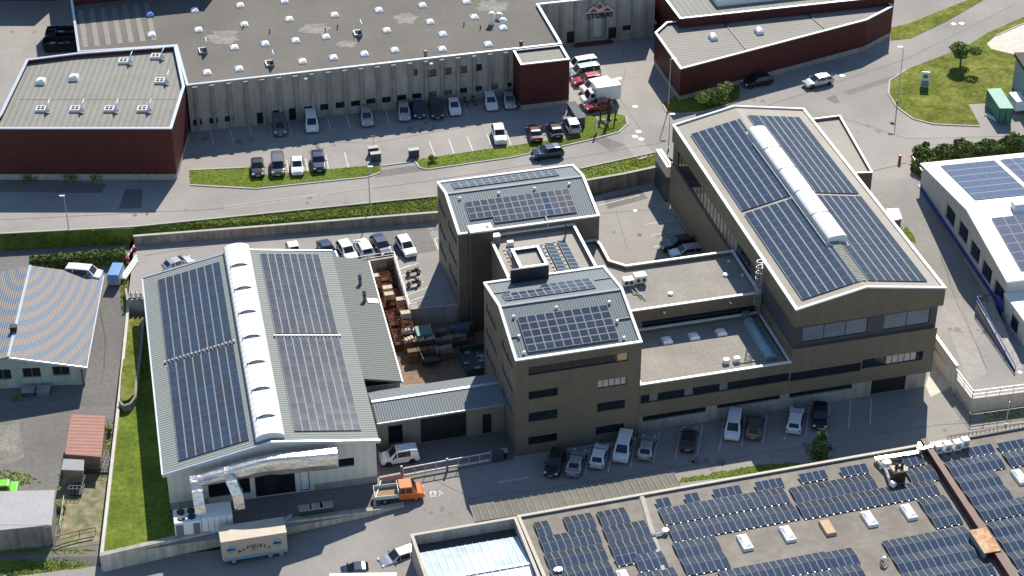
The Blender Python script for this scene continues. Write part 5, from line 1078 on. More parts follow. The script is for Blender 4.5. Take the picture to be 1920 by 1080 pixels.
for k in range(14):
    x = -11.1+k*.82; mb.bar((x,-7.2,ZB-.28),(x,-1.9,ZB-.93),.07,.07); mb.bar((x,-13,ZB-.95),(x,-7.2,ZB-.28),.07,.07)
mb.bar((-11.2,-7.2,ZB-.25),(-.35,-7.2,ZB-.25),.35,.08); mb.build('glazing_bar', M['trim'], gz)
mb = MB(); ring(mb,[(-7.6,-9.6),(-4.4,-9.6),(-4.4,-8.3),(-7.6,-8.3)],[(-7.4,-9.4),(-4.6,-9.4),(-4.6,-8.5),(-7.4,-8.5)],ZB-.7,ZB-.25); mb.build('roof_hatch', M['mgrey'], gr)
# ------------------------------------------------------------------ retaining walls, fences, railings
def wall_thing(name, label, pts, th, m, cat='retaining wall', cap=None):
    "pts: (u, v, z_top, z_bottom) along the wall's top"
    q = [(P(u, v, zt), zb_) for u, v, zt, zb_ in pts]; o = q[0][0]
    t = thing(name, label, cat, (o.x, o.y, q[0][1])); z0 = q[0][1]; mb = MB(); mc = MB()
    for (a, za), (b, zb_) in zip(q[:-1], q[1:]):
        a2 = a-Vector((o.x,o.y,z0)); b2 = b-Vector((o.x,o.y,z0)); d = (b2-a2); d.z = 0; n = Vector((-d.y,d.x,0)).normalized()*th/2
        lo = [Vector((p.x,p.y,zz-z0)) for p, zz in ((a2-n,za),(b2-n,zb_),(b2+n,zb_),(a2+n,za))]
        mb.hexa(lo, [a2-n,b2-n,b2+n,a2+n])
        if cap: mc.hexa([a2-n*1.2+V(0,0,.002),b2-n*1.2+V(0,0,.002),b2+n*1.2+V(0,0,.002),a2+n*1.2+V(0,0,.002)],[a2-n*1.2+V(0,0,.09),b2-n*1.2+V(0,0,.09),b2+n*1.2+V(0,0,.09),a2+n*1.2+V(0,0,.09)])
    mb.build('wall_face', m, t)
    if cap: mc.build('cap', cap, t)
    return t
wall_thing('retaining_wall', 'long weathered concrete retaining wall below the grass verge, left of the back tower', [(250,443,3.5,1.9),(500,424,3.5,1.9),(822,398,3.5,1.9)], .35, M['concd'], cap=M['kerb'])
wall_thing('retaining_wall', 'weathered concrete retaining wall right of the back tower above the courtyard', [(1095,339,4.4,1.9),(1170,326,4.4,1.9),(1240,311,4.4,1.9)], .35, M['concd'], cap=M['kerb'])
wall_thing('retaining_wall', 'smooth concrete wall around the crate yard, closing the parking deck', [(640,497,2.9,-.1),(690,490,2.9,-.1),(739,482,2.9,-.1),(768,580,2.45,-.1),(862,571,2.45,-.1)], .25, M['conc'], cap=M['kerb'])
wall_thing('retaining_wall', 'low deck-end wall between the parking deck and the shaded lawn', [(236,540,2.5,-.1),(239,562,2.5,-.1),(278,558,2.5,-.1)], .25, M['conc'])
wall_thing('garden_wall', 'narrow concrete wall between the lane and the green lawn', [(240,560,1.8,-.1),(238,600,1.3,-.1),(222,760,.45,-1.2),(190,1042,.35,ZS)], .35, M['concw'])
wall_thing('retaining_wall', 'long stained pale wall below the lawn and hall yard, tapering along the lower road', [(190,1040,.35,-2.1),(410,990,.35,-2.1),(560,972,.35,-2.0),(700,955,.3,-.9),(757,945,.2,-.3)], .5, mat('stained_pale_wall', (.60,.55,.44), .9, var=.12, scale=1, streak=.35), cap=M['conc'])
wall_thing('curved_wall', 'short curved dark stone wall below the small lawn terrace', [(224,752,.95,-.1),(232,760,.95,-.1),(244,756,.95,-.1),(253,744,.95,-.1),(258,700,.95,-.1),(265,640,.95,-.1),(268,595,.95,-.1)], .3, M['concd'])
wall_thing('retaining_wall', 'high pale concrete wall with bright cap beside the driveway', [(1753,628,3.4,-.1),(1795,686,3.4,-.1)], .3, M['concw'], cap=M['trim'])
wall_thing('retaining_wall', 'lower concrete wall under the railing at the driveway corner', [(1791,704,2.15,-.1),(1823,746,2.15,-.1),(1925,733,2.15,-.1),(2100,712,2.15,-.1)], .3, M['concw'])
wall_thing('garden_wall', 'small planter wall around the two parked cars at bottom centre', [(684,1040,-1.0,-2),(684,1028,-.6,-2),(775,1012,-.2,-1.2)], .3, M['concd'])
def railing(name, label, pts, h, m, n, cat='railing', mid=True, wd=.05):
    q = [P(u, v, z) for u, v, z in pts]; o = q[0]; t = thing(name, label, cat, o)
    mb = MB(); mp_ = MB()
    for a, b in zip(q[:-1], q[1:]):
        a = a-o; b = b-o
        mb.bar(a+V(0,0,h), b+V(0,0,h), wd, wd)
        if mid: mb.bar(a+V(0,0,h*.5), b+V(0,0,h*.5), wd*.8, wd*.8)
        L_ = (b-a).length; k = max(1, int(L_/n))
        for i in range(k+1): p = a+(b-a)*i/k; mp_.box(p.x-.03,p.y-.03,p.z,p.x+.03,p.y+.03,p.z+h)
    mb.build('rail', m, t); mp_.build('post', m, t); return t
railing('railing', 'thin grey railing on top of the driveway corner wall', [(1791,704,2.15),(1823,746,2.15),(1925,733,2.15)], 1.05, M['galv'], 1.6)
railing('railing', 'thin grey railing along the ramp below the driveway corner wall', [(1790,742,0),(1819,790,0),(1925,775,0)], 1.0, M['mgrey'], 1.8)
railing('railing', 'galvanised railing above the crate yard beside the parked white cars', [(640,497,2.9),(739,482,2.9),(768,580,2.45),(862,571,2.45)], .9, M['galv'], 1.5)
railing('timber_fence', 'weathered rail fence closing the weedy paving at the bottom', [(105,1020,-1.5),(150,1008,-1.5),(180,1002,-1.5)], 1.1, M['wood'], 1.6, cat='fence', wd=.12)
railing('wire_fence', 'slim wire fence between the garage and the weedy paving', [(122,945,-1.3),(114,1000,-1.45)], 1.2, M['galv'], 1.2, cat='fence')
railing('metal_fence', 'green wire fence beside the hedge along the driveway', [(1709,312,3.9),(1768,402,3.2)], 1.6, M['galv'], 1.8, cat='fence')
railing('parapet_rail', 'yellow and brown handrail along the back edge of the solar roof building', [(1776,822,3.3),(1925,797,3.3)], .35, M['rust'], .5, cat='railing')
# sliding gate
q = [P(u, v, 0) for u, v in [(712,905),(757,897),(920,867),(962,860)]]
gt = thing('sliding_gate', 'long white sliding gate in front of the shaded yard entrance', 'gate', q[1]); o = q[1]
mb = MB(); b = q[2]-o; mb.bar(V(0,0,1.5),b+V(0,0,1.5),.1,.12); mb.bar(V(0,0,.5),b+V(0,0,.5),.12,.25)
for i in range(9): p = b*i/8; mb.box(p.x-.04,p.y-.04,.3,p.x+.04,p.y+.04,1.5)
mb.build('frame', M['wframel'], gt); mb = MB()
for i in range(70): p = b*(i+.5)/70; mb.box(p.x-.012,p.y-.012,.4,p.x+.012,p.y+.012,1.4)
mb.build('bars', M['galv'], gt); mb = MB()
for p in (V(-.2,.1,0), b*.5, b): mb.box(p.x-.12,p.y-.12,0,p.x+.12,p.y+.12,1.7)
mb.build('post', M['mgrey'], gt)
lw_ = thing('low_wall', 'reddish low garden wall left of the sliding gate near the white van', 'low wall', q[0]); b = q[1]-q[0]
mb = MB(); mb.bar(V(0,0,.8), b+V(-.2,0,.8), .3, .8); mb.build('wall_face', mat('reddish_concrete', (.40,.31,.26), .9, var=.15), lw_)
lw2 = thing('letterbox_wall', 'dark letterbox wall at the foot of the office tower corner', 'low wall', q[2]+V(.3,.1,0)); b = q[3]-q[2]
mb = MB(); mb.bar(V(0,0,1.5), b*.45+V(0,0,1.5), .25, 1.5); mb.build('wall_face', M['dgrey'], lw2)
p = P(945,858,0); bn = thing('waste_bin', 'small dark waste bin with pale lid beside the office tower corner', 'bin', p)
mb = MB(); mb.hexa([(-.3,-.3,.1),(.3,-.3,.1),(.3,.3,.1),(-.3,.3,.1)],[(-.38,-.36,1),(.38,-.36,1),(.38,.36,1),(-.38,.36,1)]); mb.build('body', M['black'], bn); mb = MB(); mb.box(-.42,-.4,1.0,.42,.4,1.1); mb.build('lid', M['galv'], bn)
# gate posts at the north car park
for i, (u, v, lb) in enumerate([(700,290,'left of the pair, upper grey gate box beside the red and white plate'),(705,301,'grey gate box low in the verge beside the entrance'),(776,294,'grey gate box right of the north car park entrance')]):
    p = P(u, v, ZN); t = thing('gate_box', lb, 'gate box', p, R(14)); mb = MB(); mb.box(-.7,-.35,0,.7,.35,1.15); mb.build('body', M['dgrey'], t, bevel=.03); mb = MB(); mb.box(-.75,-.4,1.15,.75,.4,1.25); mb.build('lid', M['mgrey'], t)
p = P(700,272,ZN); t = thing('warning_plate', 'small red and white warning plate on a thin post at the entrance', 'sign', p); mb = MB(); mb.tube((0,0,0),(0,0,1.1),.04,.04,6); mb.build('post', M['galv'], t)
mb = MB(); mb.box(-.3,-.03,1.1,.3,.03,1.35,0); mb.box(-.3,-.03,1.36,.3,.03,1.55,1); mb.build('plate', [M['white'], M['redp']], t)
# ------------------------------------------------------------------ street lamps and poles
def lamp(u0, v0, u1, v1, z, lb, arm=(.8,-.1), red=False, name='street_lamp', rm=.08, cat='street lamp'):
    b = P(u1, v1, z); K_ = Frame((b.x, b.y), 0); t_ = K_.y(u0, v0, 0); h = max(3, t_.z-z); lx = t_.x
    t = thing(name, lb, cat, b); mb = MB(); mb.tube((0,0,0),(lx*.0,0,h),rm,rm*.6,8); mb.build('pole', M['galv'], t)
    if arm:
        mb = MB(); mb.tube((0,0,h-.1),(arm[0],arm[1],h+.05),.04,.04,6); mb.box(arm[0]-.35,arm[1]-.14,h-.02,arm[0]+.35,arm[1]+.14,h+.12); mb.build('lamp_head', M['galv'] if not red else M['white'], t)
    mb = MB(); mb.tube((0,0,0),(0,0,1.2 if red else .5),rm*1.7,rm*1.5,8); mb.build('pole_base', M['redp'] if red else M['galv'], t)
    return t
lamp(1260,110,1253,207,ZN,'tall street lamp with red painted foot standing by the angled red warehouse',arm=(.5,-.1),red=True)
lamp(1257,214,1253,282,ZN,'slim street lamp behind the back left corner of the solar hall',arm=(.3,-.1))
lamp(1692,90,1682,193,ZN,'tall thin street lamp at the rim of the traffic island lawn',arm=(-.5,.2))
lamp(694,312,694,392,3.6,'slim street lamp on the verge above the parked white cars',arm=(.3,-.2))
lamp(117,368,130,437,3.6,'slim street lamp in the verge at far left',arm=(-.25,0))
lamp(1897,753,1885,800,0,'thin bare pole by the ramp railing at right',arm=None,name='pole',cat='pole')
# traffic items
p = P(1686,307,ZN-.2); t = thing('hydrant_post', 'short red post beside the hedge on the driveway', 'post', p); mb = MB(); mb.tube((0,0,0),(0,0,1.2),.22,.2,10); mb.build('body', M['redp'], t, smooth=False); mb = MB(); mb.tube((0,0,1.2),(0,0,1.35),.26,.18,10); mb.build('cap', M['redp'], t)
p = P(1733,163,ZN); t = thing('sign_panel', 'white and pale blue sign pylon on the traffic island lawn', 'sign', p, R(-8)); mb = MB(); mb.box(-.62,-.12,0,.62,.12,2.5); mb.build('panel', M['white'], t, bevel=.03)
mb = MB(); mb.box(-.55,-.14,.2,.55,-.125,1.1,0); mb.box(-.35,-.14,1.5,.35,-.125,2.1,1); mb.build('printed_field', [M['skyblue'], M['mgrey']], t)
p = P(1118,250,ZN); t = thing('sign_panel', 'narrow white name board standing on the small island by the carved sculpture', 'sign', p); mb = MB(); mb.box(-.14,-.05,0,.14,.05,2.6); mb.build('panel', M['white'], t)
def disc(u, v, z, lb, r=.55, m='concw'):
    p = P(u, v, z); t = thing('manhole_cover', lb, 'manhole cover', p, 0, 'pale manhole covers in the asphalt'); mb = MB(); mb.tube((0,0,.002),(0,0,.03),r,r,18); mb.build('ring', M[m], t); mb = MB(); mb.tube((0,0,.03),(0,0,.036),r*.55,r*.55,14); mb.build('cover', M['galv'], t)
for u, v, z, lb in [(1161,147,ZN,'pale manhole cover alone in the yard right of the red car'),(1191,200,ZN,'pale manhole cover between the box truck and the lamp with red foot'),(1197,247,ZN,'topmost of three pale manhole covers clustered on the road'),(1191,256,ZN,'left of three pale manhole covers clustered on the road'),(1202,261,ZN,'right of three pale manhole covers clustered on the road'),(1564,140,ZN,'left of two pale manhole covers near the silver moving car'),(1579,142,ZN,'right of two pale manhole covers near the silver moving car'),(1788,45,ZN,'left of two pale manhole covers far up the road'),(1803,44,ZN,'right of two pale manhole covers far up the road'),(1191,395,ZP,'small pale manhole cover in the courtyard'),(1912,698,2.0,'small round cover in the shade of the white workshop')]: disc(u, v, z, lb, .5 if z == ZN else .35)
# ------------------------------------------------------------------ vehicles
WH = {}
def wheel_mesh(r=.33, w_=.22):
    if (r, w_) in WH: return WH[(r, w_)]
    mb = MB(); mb.tube((0,-w_/2,0),(0,w_/2,0),r,r,16,0); mb.tube((0,-w_/2-.012,0),(0,w_/2+.012,0),r*.58,r*.58,12,1)
    o = mb.build('wheel', [M['tyre'], M['galv']]); me = o.data; bpy.data.objects.remove(o); WH[(r, w_)] = me; return me
PROF = {  # stations: x/L from rear, top z/H, belt z, half width factor, roof half width factor ; cabin flag between
 'hatch': dict(L=4.15,W=1.78,H=1.48,st=[(0,.50,.86),(.02,.62,.95),(.06,.66,1),(.17,.97,1),(.30,1.0,1),(.52,.99,1),(.72,.66,1),(.80,.63,1),(.95,.52,.95),(1,.40,.82)],cab=(2,6),roof=(3,5)),
 'wagon': dict(L=4.65,W=1.82,H=1.50,st=[(0,.50,.88),(.015,.62,.95),(.04,.66,1),(.12,.95,1),(.30,1.0,1),(.56,.98,1),(.74,.64,1),(.82,.61,1),(.96,.50,.94),(1,.40,.82)],cab=(2,6),roof=(3,5)),
 'suv': dict(L=4.5,W=1.88,H=1.68,st=[(0,.48,.90),(.015,.62,.96),(.04,.66,1),(.12,.96,1),(.30,1.0,1),(.56,.98,1),(.72,.66,1),(.80,.64,1),(.96,.55,.95),(1,.42,.85)],cab=(2,6),roof=(3,5)),
 'sedan': dict(L=4.6,W=1.8,H=1.42,st=[(0,.50,.86),(.02,.66,.94),(.15,.68,1),(.28,.96,1),(.36,1.0,1),(.54,.99,1),(.71,.66,1),(.78,.63,1),(.95,.52,.94),(1,.40,.82)],cab=(2,6),roof=(3,5)),
 'van': dict(L=4.75,W=1.90,H=1.85,st=[(0,.42,.95),(.01,.55,.98),(.02,.58,1),(.05,.97,1),(.25,1.0,1),(.70,.99,1),(.84,.60,1),(.90,.55,1),(.975,.48,.95),(1,.36,.86)],cab=(2,6),roof=(3,5)),
 'smallvan': dict(L=4.5,W=1.82,H=1.83,st=[(0,.42,.94),(.01,.55,.97),(.02,.57,1),(.05,.97,1),(.22,1.0,1),(.58,.98,1),(.76,.58,1),(.84,.55,1),(.965,.45,.94),(1,.36,.82)],cab=(2,6),roof=(3,5)),
}
def hull(pr, closed_van=False):
    L_, W_, H_ = pr['L'], pr['W'], pr['H']; st = pr['st']; c0, c1 = pr['cab']; r0, r1 = pr['roof']; belt = st[c0][1]*H_*.985
    rows = []
    for i, (fx, fz, fw) in enumerate(st):
        x = (fx-.5)*L_; w_ = W_/2*fw; z = fz*H_
        if c0 < i < c1: rows.append([(x,-w_*.94,.26),(x,-w_,.48),(x,-w_*.98,belt),(x,-w_*.80,z-.05),(x,-w_*.70,z),(x,w_*.70,z),(x,w_*.80,z-.05),(x,w_*.98,belt),(x,w_,.48),(x,w_*.94,.26)])
        else:
            zz = min(z, belt); rows.append([(x,-w_*.94,.26 if fx > .01 and fx < .99 else .32),(x,-w_,.48),(x,-w_*.98,zz-.07),(x,-w_*.90,zz-.015),(x,-w_*.75,zz),(x,w_*.75,zz),(x,w_*.90,zz-.015),(x,w_*.98,zz-.07),(x,w_,.48),(x,w_*.94,.26 if fx > .01 and fx < .99 else .32)])
    return rows, belt
CARM = {}
def car_meshes(kind, closed=False):
    key = (kind, closed)
    if key in CARM: return CARM[key]
    pr = PROF[kind]; rows, belt = hull(pr); c0, c1 = pr['cab']; r0, r1 = pr['roof']; n = len(rows[0])
    body = MB(); parts = {'windscreen': MB(), 'rear_window': MB(), 'side_window': [MB(), MB()]}
    base = len(body.v)
    for r in rows: body.v += r
    def f(i, k, m=0): body.f.append((i*n+k, i*n+(k+1)%n, (i+1)*n+(k+1)%n, (i+1)*n+k)); body.m.append(m)
    for i in range(len(rows)-1):
        for k in range(n): f(i, k)
    body.f.append(tuple(range(n-1,-1,-1))); body.m.append(0); body.f.append(tuple((len(rows)-1)*n+k for k in range(n))); body.m.append(0)
    for fc in range(len(body.f)):
        pass
    # flip check: make outward by recalculation with bmesh
    me = bpy.data.meshes.new('body'); me.from_pydata(body.v, [], body.f)
    bm = bmesh.new(); bm.from_mesh(me); bmesh.ops.recalc_face_normals(bm, faces=bm.faces); bm.to_mesh(me); bm.free()
    me.polygons.foreach_set('use_smooth', [False]*len(me.polygons))
    def lift(a, b, c, d, t=.015, s=.90, s2=.86):
        q = [Vector(p) for p in (a, b, c, d)]; ctr = sum(q, Vector())/4; nn = (q[1]-q[0]).cross(q[3]-q[0]).normalized()
        if nn.dot(ctr-Vector((0,0,pr['H']*.45))) < 0: nn = -nn
        return [ctr+(p-ctr)*s+nn*t for p in q], nn
    def pane(name, quads, s=.92):
        mb = MB()
        for qd in quads:
            pts, nn = lift(*qd, s=s); lo = [p-nn*.03 for p in pts]
            g = (pts[1]-pts[0]).cross(pts[2]-pts[0])
            if g.dot(nn) < 0: pts.reverse(); lo.reverse()
            mb.hexa(lo, pts)
        o = mb.build(name, M['glass']); m2 = o.data; bpy.data.objects.remove(o); return m2
    ws = pane('windscreen', [(rows[c1-1][4],rows[c1-1][5],rows[c1][5],rows[c1][4])], .93)
    rw = pane('rear_window', [(rows[c0][4],rows[c0][5],rows[r0][5],rows[r0][4])], .86)
    sw = []
    for a, b in ((2,3),(7,6)):
        qs = []
        for i in range(c0, c1):
            if closed and i < c1-2: continue
            A, B_, C_, D_ = rows[i][a], rows[i+1][a], rows[i+1][b], rows[i][b]
            if i == c0: D_ = rows[i+1][b]; A = tuple(Vector(A)*.55+Vector(B_)*.45); C_ = D_; pts = (A, B_, C_, tuple(Vector(A)*.3+Vector(C_)*.7))
            elif i == c1-1: pts = (A, tuple(Vector(A)*.35+Vector(B_)*.65), tuple(Vector(D_)*.75+Vector(B_)*.25), D_)
            else: pts = (A, B_, C_, D_)
            qs.append(pts)
        sw.append(pane('side_window', qs, .90))
    lights = []
    L_, W_, H_ = pr['L'], pr['W'], pr['H']
    def blob(x, y, z, sx, sy, sz, m):
        mb = MB(); mb.box(-sx,-sy,-sz,sx,sy,sz); o = mb.build('lamp', m); m2 = o.data; bpy.data.objects.remove(o); return (m2, (x, y, z))
    for s in (-1, 1):
        lights.append(('headlight', *blob(L_*.472, s*W_*.36, .40*H_+.10, L_*.020, W_*.085, .075, M['lampw'])))
        lights.append(('tail_light', *blob(-L_*.492, s*W_*.40, .50*H_, .05, W_*.05, .12, M['lampred'])))
    mb = MB(); mb.box(L_*.497,-.26,.40,L_*.505,.26,.52,0); mb.box(L_*.485,-.42,.54,L_*.494,.42,.66,1); mb.box(-L_*.505,-.26,.55,-L_*.497,.26,.67,0); o = mb.build('plates', [M['wframel'], M['black']]); pm_ = o.data; bpy.data.objects.remove(o)
    mb = MB()
    for s in (-1, 1):
        for xx in (L_*.31, -L_*.30): mb.tube((xx,s*(W_/2-.10),.34),(xx,s*(W_/2+.002),.34),.40,.38,16)
        mb.box(L_*.17,s*(W_/2+.11)-.1,belt,L_*.17+.14,s*(W_/2+.11)+.1,belt+.13,1)
    mb.box(-L_*.47,-W_*.45,.22,L_*.46,W_*.45,.30,0)
    o = mb.build('trim', [M['black'], M['black']]); tm = o.data; bpy.data.objects.remove(o)
    CARM[key] = (me, ws, rw, sw, lights, pm_, tm); return CARM[key]
def link(name, me, par, loc=(0,0,0), rot=(0,0,0)):
    o = bpy.data.objects.new(name, me); C.objects.link(o); o.parent = par; o.location = loc; o.rotation_euler = rot; return o
def car(kind, pt, rear, front, z, label, group=None, closed=False, cat=None, scale=1.0, name=None):
    zc = z+.45; a = P(*rear, zc); b = P(*front, zc); d = b-a; pr = PROF[kind]
    mid = (a+b)/2; mid.z = z+.01
    t = thing(name or ('parked_van' if 'van' in kind else 'parked_car'), label, cat or ('van' if 'van' in kind else 'car'), mid, math.atan2(d.y, d.x), group)
    me, ws, rw, sw, lights, pm_, tm = car_meshes(kind, closed)
    m2 = me.copy(); m2.materials.clear(); m2.materials.append(pt); bo = link('body', m2, t)
    bv = bo.modifiers.new('bevel', 'BEVEL'); bv.width = .05; bv.segments = 2; bv.limit_method = 'ANGLE'; bv.angle_limit = R(12)
    link('windscreen', ws, t)
    if not closed: link('rear_window', rw, t)
    for s in sw: link('side_window', s, t)
    for nm, mm, lc in lights: link(nm, mm, t, lc)
    link('number_plates', pm_, t); link('wheel_arches', tm, t)
    r = .33 if pr['H'] < 1.6 else .36
    for xx in (pr['L']*.31, -pr['L']*.30):
        for s in (-1, 1): link('wheel', wheel_mesh(r), t, (xx, s*(pr['W']/2-.13), r))
    return t
cw = paint('white', (.80,.80,.79)); cs_ = paint('silver', (.50,.52,.54), .6); ck = paint('black', (.012,.013,.016)); cg = paint('grey', (.13,.135,.14), .4); cb = paint('dark_blue', (.02,.035,.075), .3); cr = paint('red', (.36,.010,.028)); cdr = paint('dark_red', (.10,.012,.012)); clb = paint('pale_teal', (.30,.42,.44), .3); co = paint('orange', (.80,.17,.02)); cgb = paint('taupe', (.14,.12,.10), .4)
gf = 'cars parked along the shaded tower front'; gn = 'cars parked against the factory facade'; gm_ = 'cars in the lower row of the north car park'; gd = 'cars on the parking deck behind the pale hall'
car('wagon', ck, (1050,846), (1032,892), 0, 'black estate car, leftmost in the shaded row at the tower foot', gf)
car('sedan', cs_, (1073,890), (1087,848), 0, 'silver saloon, second from left in the shaded row, beside the black estate', gf)
car('hatch', cw, (1117,878), (1130,834), 0, 'white hatchback between the silver saloon and the white van', gf)
car('van', cw, (1176,815), (1161,869), 0, 'large white van facing the camera in front of the tower right corner', gf)
car('hatch', cs_, (1207,863), (1218,818), 0, 'pale silver hatchback right of the large white van', gf)
car('hatch', ck, (1288,848), (1294,804), 0, 'black hatchback standing alone before the low wing', gf)
car('van', cw, (1379,775), (1371,827), 0, 'white van facing the camera beside the taupe car under the low wing', gf)
car('suv', cgb, (1411,825), (1419,778), 0, 'taupe grey SUV right of the white van under the low wing', gf)
car('wagon', cw, (1486,815), (1496,764), 0, 'white estate car seen from behind near the right end of the shaded bays', gf)
car('wagon', ck, (1537,757), (1537,806), 0, 'black estate car, rightmost in the shaded bays', gf)
t = car('smallvan', cw, (780,853), (717,862), 0, 'small white delivery van with dark side lettering in the shaded yard entrance', closed=True)
mb = MB(); mb.box(-1.7,-.93,.95,-.9,-.915,1.25); mb.box(-.7,-.93,1.0,.0,-.915,1.15); mb.build('side_lettering', M['mgrey'], t)
car('hatch', cs_, (325,500), (345,493), ZP, 'silver car whose roof shows just behind the pale hall gutter', gd)
car('hatch', cw, (548,464), (556,484), ZP, 'white car almost hidden behind the pale hall ridge', gd)
car('sedan', cb, (604,456), (624,486), ZP, 'dark blue saloon, first in the row beside the pale hall roof', gd)
car('wagon', cw, (641,457), (661,488), ZP, 'white estate car facing the camera left of the crate yard wall', gd)
car('suv', cw, (690,482), (675,455), ZP, 'white SUV seen from behind in the middle of the deck row', gd)
car('wagon', cb, (704,448), (726,478), ZP, 'dark estate car with glaring bonnet on the deck', gd)
car('wagon', cw, (752,448), (771,479), ZP, 'white estate car parked apart at the right end of the deck row', gd)
car('suv', ck, (1300,456), (1240,464), ZP, 'black SUV in the courtyard shade beside the solar hall')
car('wagon', cs_, (1318,470), (1256,478), ZP, 'silver estate car half hidden behind the courtyard parapet')
car('hatch', ck, (482,302), (484,330), ZN, 'black hatchback, leftmost in the lower row by the grass verge', gm_)
car('van', cg, (520,292), (522,333), ZN, 'grey van in the lower row of the north car park', gm_)
car('hatch', cw, (557,297), (558,329), ZN, 'white hatchback beside the grey van in the lower row', gm_)
car('suv', cb, (594,289), (600,322), ZN, 'dark blue SUV at the right end of the left lower row', gm_)
car('van', cg, (523,222), (526,254), ZN, 'dark grey van deep in shade against the factory facade', gn)
car('van', cw, (581,211), (587,252), ZN, 'white van parked against the factory facade, facing the camera', gn)
car('wagon', cs_, (685,206), (690,236), ZN, 'silver estate car alone in the middle of the facade bays', gn)
car('wagon', cs_, (756,196), (759,226), ZN, 'silver blue estate car left of two dark cars at the facade', gn)
car('hatch', cb, (781,194), (787,221), ZN, 'dark blue hatchback in the facade row between silver and black cars', gn)
car('suv', ck, (814,193), (821,222), ZN, 'black people carrier in the facade row left of the white hatchback', gn)
car('hatch', cw, (848,190), (855,214), ZN, 'white hatchback in the facade row beside the motorcycles', gn)
car('wagon', cw, (915,177), (924,206), ZN, 'white estate car in the facade row right of the motorcycles', gn)
car('hatch', cs_, (951,177), (958,204), ZN, 'silver hatchback in shade left of the red corner block', gn)
car('suv', cw, (932,239), (940,271), ZN, 'white SUV in the sun, left of three cars by the verge', gm_)
car('sedan', cdr, (1007,264), (998,237), ZN, 'very dark red saloon beside the black hatchback by the verge', gm_)
car('hatch', ck, (1045,256), (1035,234), ZN, 'black hatchback between the dark red and the pale silver car', gm_)
car('suv', cs_, (1078,248), (1066,224), ZN, 'pale silver SUV beside the small sculpture island', gm_)
car('van', cw, (1112,120), (1070,127), ZN, 'topmost white van in the sunny group by the red block')
car('van', clb, (1120,133), (1071,141), ZN, 'pale teal van between the white van and the red car')
car('wagon', cr, (1130,147), (1074,155), ZN, 'long red estate car in the sunny group by the red block')
car('van', cw, (1142,160), (1092,171), ZN, 'white van half hidden behind the white box truck')
car('hatch', cr, (1142,196), (1102,203), ZN, 'small red car in front of the white box truck')
car('suv', cb, (1050,285), (1002,292), ZN, 'dark blue SUV driving on the road behind the back tower', name='moving_car')
car('wagon', cs_, (1556,149), (1511,159), ZN, 'silver estate car driving on the upper right road', name='moving_car')
car('wagon', ck, (1443,149), (1397,158), ZN, 'black estate car in shade along the angled red warehouse')
car('van', cw, (128,514), (188,519), 1.9, 'white van roof showing behind the banded tiled roof')
car('sedan', cb, (704,1070), (632,1077), -1.7, 'dark saloon with glaring roof at the bottom edge')
car('wagon', cs_, (771,1040), (728,1054), -1.0, 'silver blue estate car beside the glass roof hall')
# orange double-cab pickup
a = P(707,930,.6); b = P(790,921,.6); d = b-a
pk = thing('pickup_truck', 'orange double-cab pickup with open pale dropside bed', 'pickup truck', ((a.x+b.x)/2, (a.y+b.y)/2, .01), math.atan2(d.y, d.x))
rows = [(-.1,.5,1.15,.96,.96),(-.05,.45,1.2,.97,.85),(.0,.45,2.0,.97,.78),(1.35,.45,2.0,.97,.78),(1.95,.45,1.22,.97,.80),(2.5,.45,1.05,.94,.75),(2.75,.4,.75,.85,.65)]
mb = MB(); prv = None
for x, z0, z1, w0, w1 in rows:
    zb_ = min(z1, 1.2); cur = [(x,-w0,z0),(x,w0,z0),(x,w0,zb_-.02),(x,w1,z1),(x,-w1,z1),(x,-w0,zb_-.02)]
    if prv:
        for k in range(6): j = (k+1)%6; mb.face([prv[k],prv[j],cur[j],cur[k]])
    else: mb.face(list(reversed(cur)))
    prv = cur
mb.face(prv); o = mb.build('cab', co, pk)
bm = bmesh.new(); bm.from_mesh(o.data); bmesh.ops.remove_doubles(bm, verts=bm.verts, dist=.001); bmesh.ops.recalc_face_normals(bm, faces=bm.faces); bm.to_mesh(o.data); bm.free(); bv = o.modifiers.new('b','BEVEL'); bv.width=.05; bv.segments=2
mb = MB(); mb.hexa([(1.42,-.72,1.90),(1.42,.72,1.90),(1.92,.78,1.27),(1.92,-.78,1.27)],[(1.46,-.72,1.93),(1.46,.72,1.93),(1.96,.78,1.30),(1.96,-.78,1.30)]); mb.build('windscreen', M['glass'], pk)
for s in (-1,1):
    mb = MB(); y0_, y1_ = s*.972, s*.84
    for xa, xb in ((.05,.62),(.72,1.35)): mb.face([(xa,y0_,1.25),(xb,y0_,1.25),(xb,y1_+s*.02,1.85),(xa,y1_+s*.02,1.85)][::(1 if s<0 else -1)])
    mb.build('side_window', M['glass'], pk)
mb = MB(); mb.box(-2.75,-1.0,.75,-.15,1.0,.86,1); mb.box(-2.75,-1.03,.86,-.15,-.97,1.3,0); mb.box(-2.75,.97,.86,-.15,1.03,1.3,0); mb.box(-2.80,-1.03,.80,-2.74,1.03,1.3,0); mb.box(-.2,-1.0,.86,-.13,1.0,1.75,0); mb.build('flatbed', [M['wframel'], M['wood']], pk)
mb = MB(); mb.box(-2.6,-.5,.45,.3,.5,.74); mb.build('chassis', M['black'], pk)
for xx in (-1.7, 1.75):
    for s in (-1,1): link('wheel', wheel_mesh(.36), pk, (xx, s*.83, .36))
for s in (-1,1):
    mb = MB(); mb.box(2.68,s*.6-.14,.62,2.78,s*.6+.14,.78); mb.build('headlight', M['lampw'], pk)
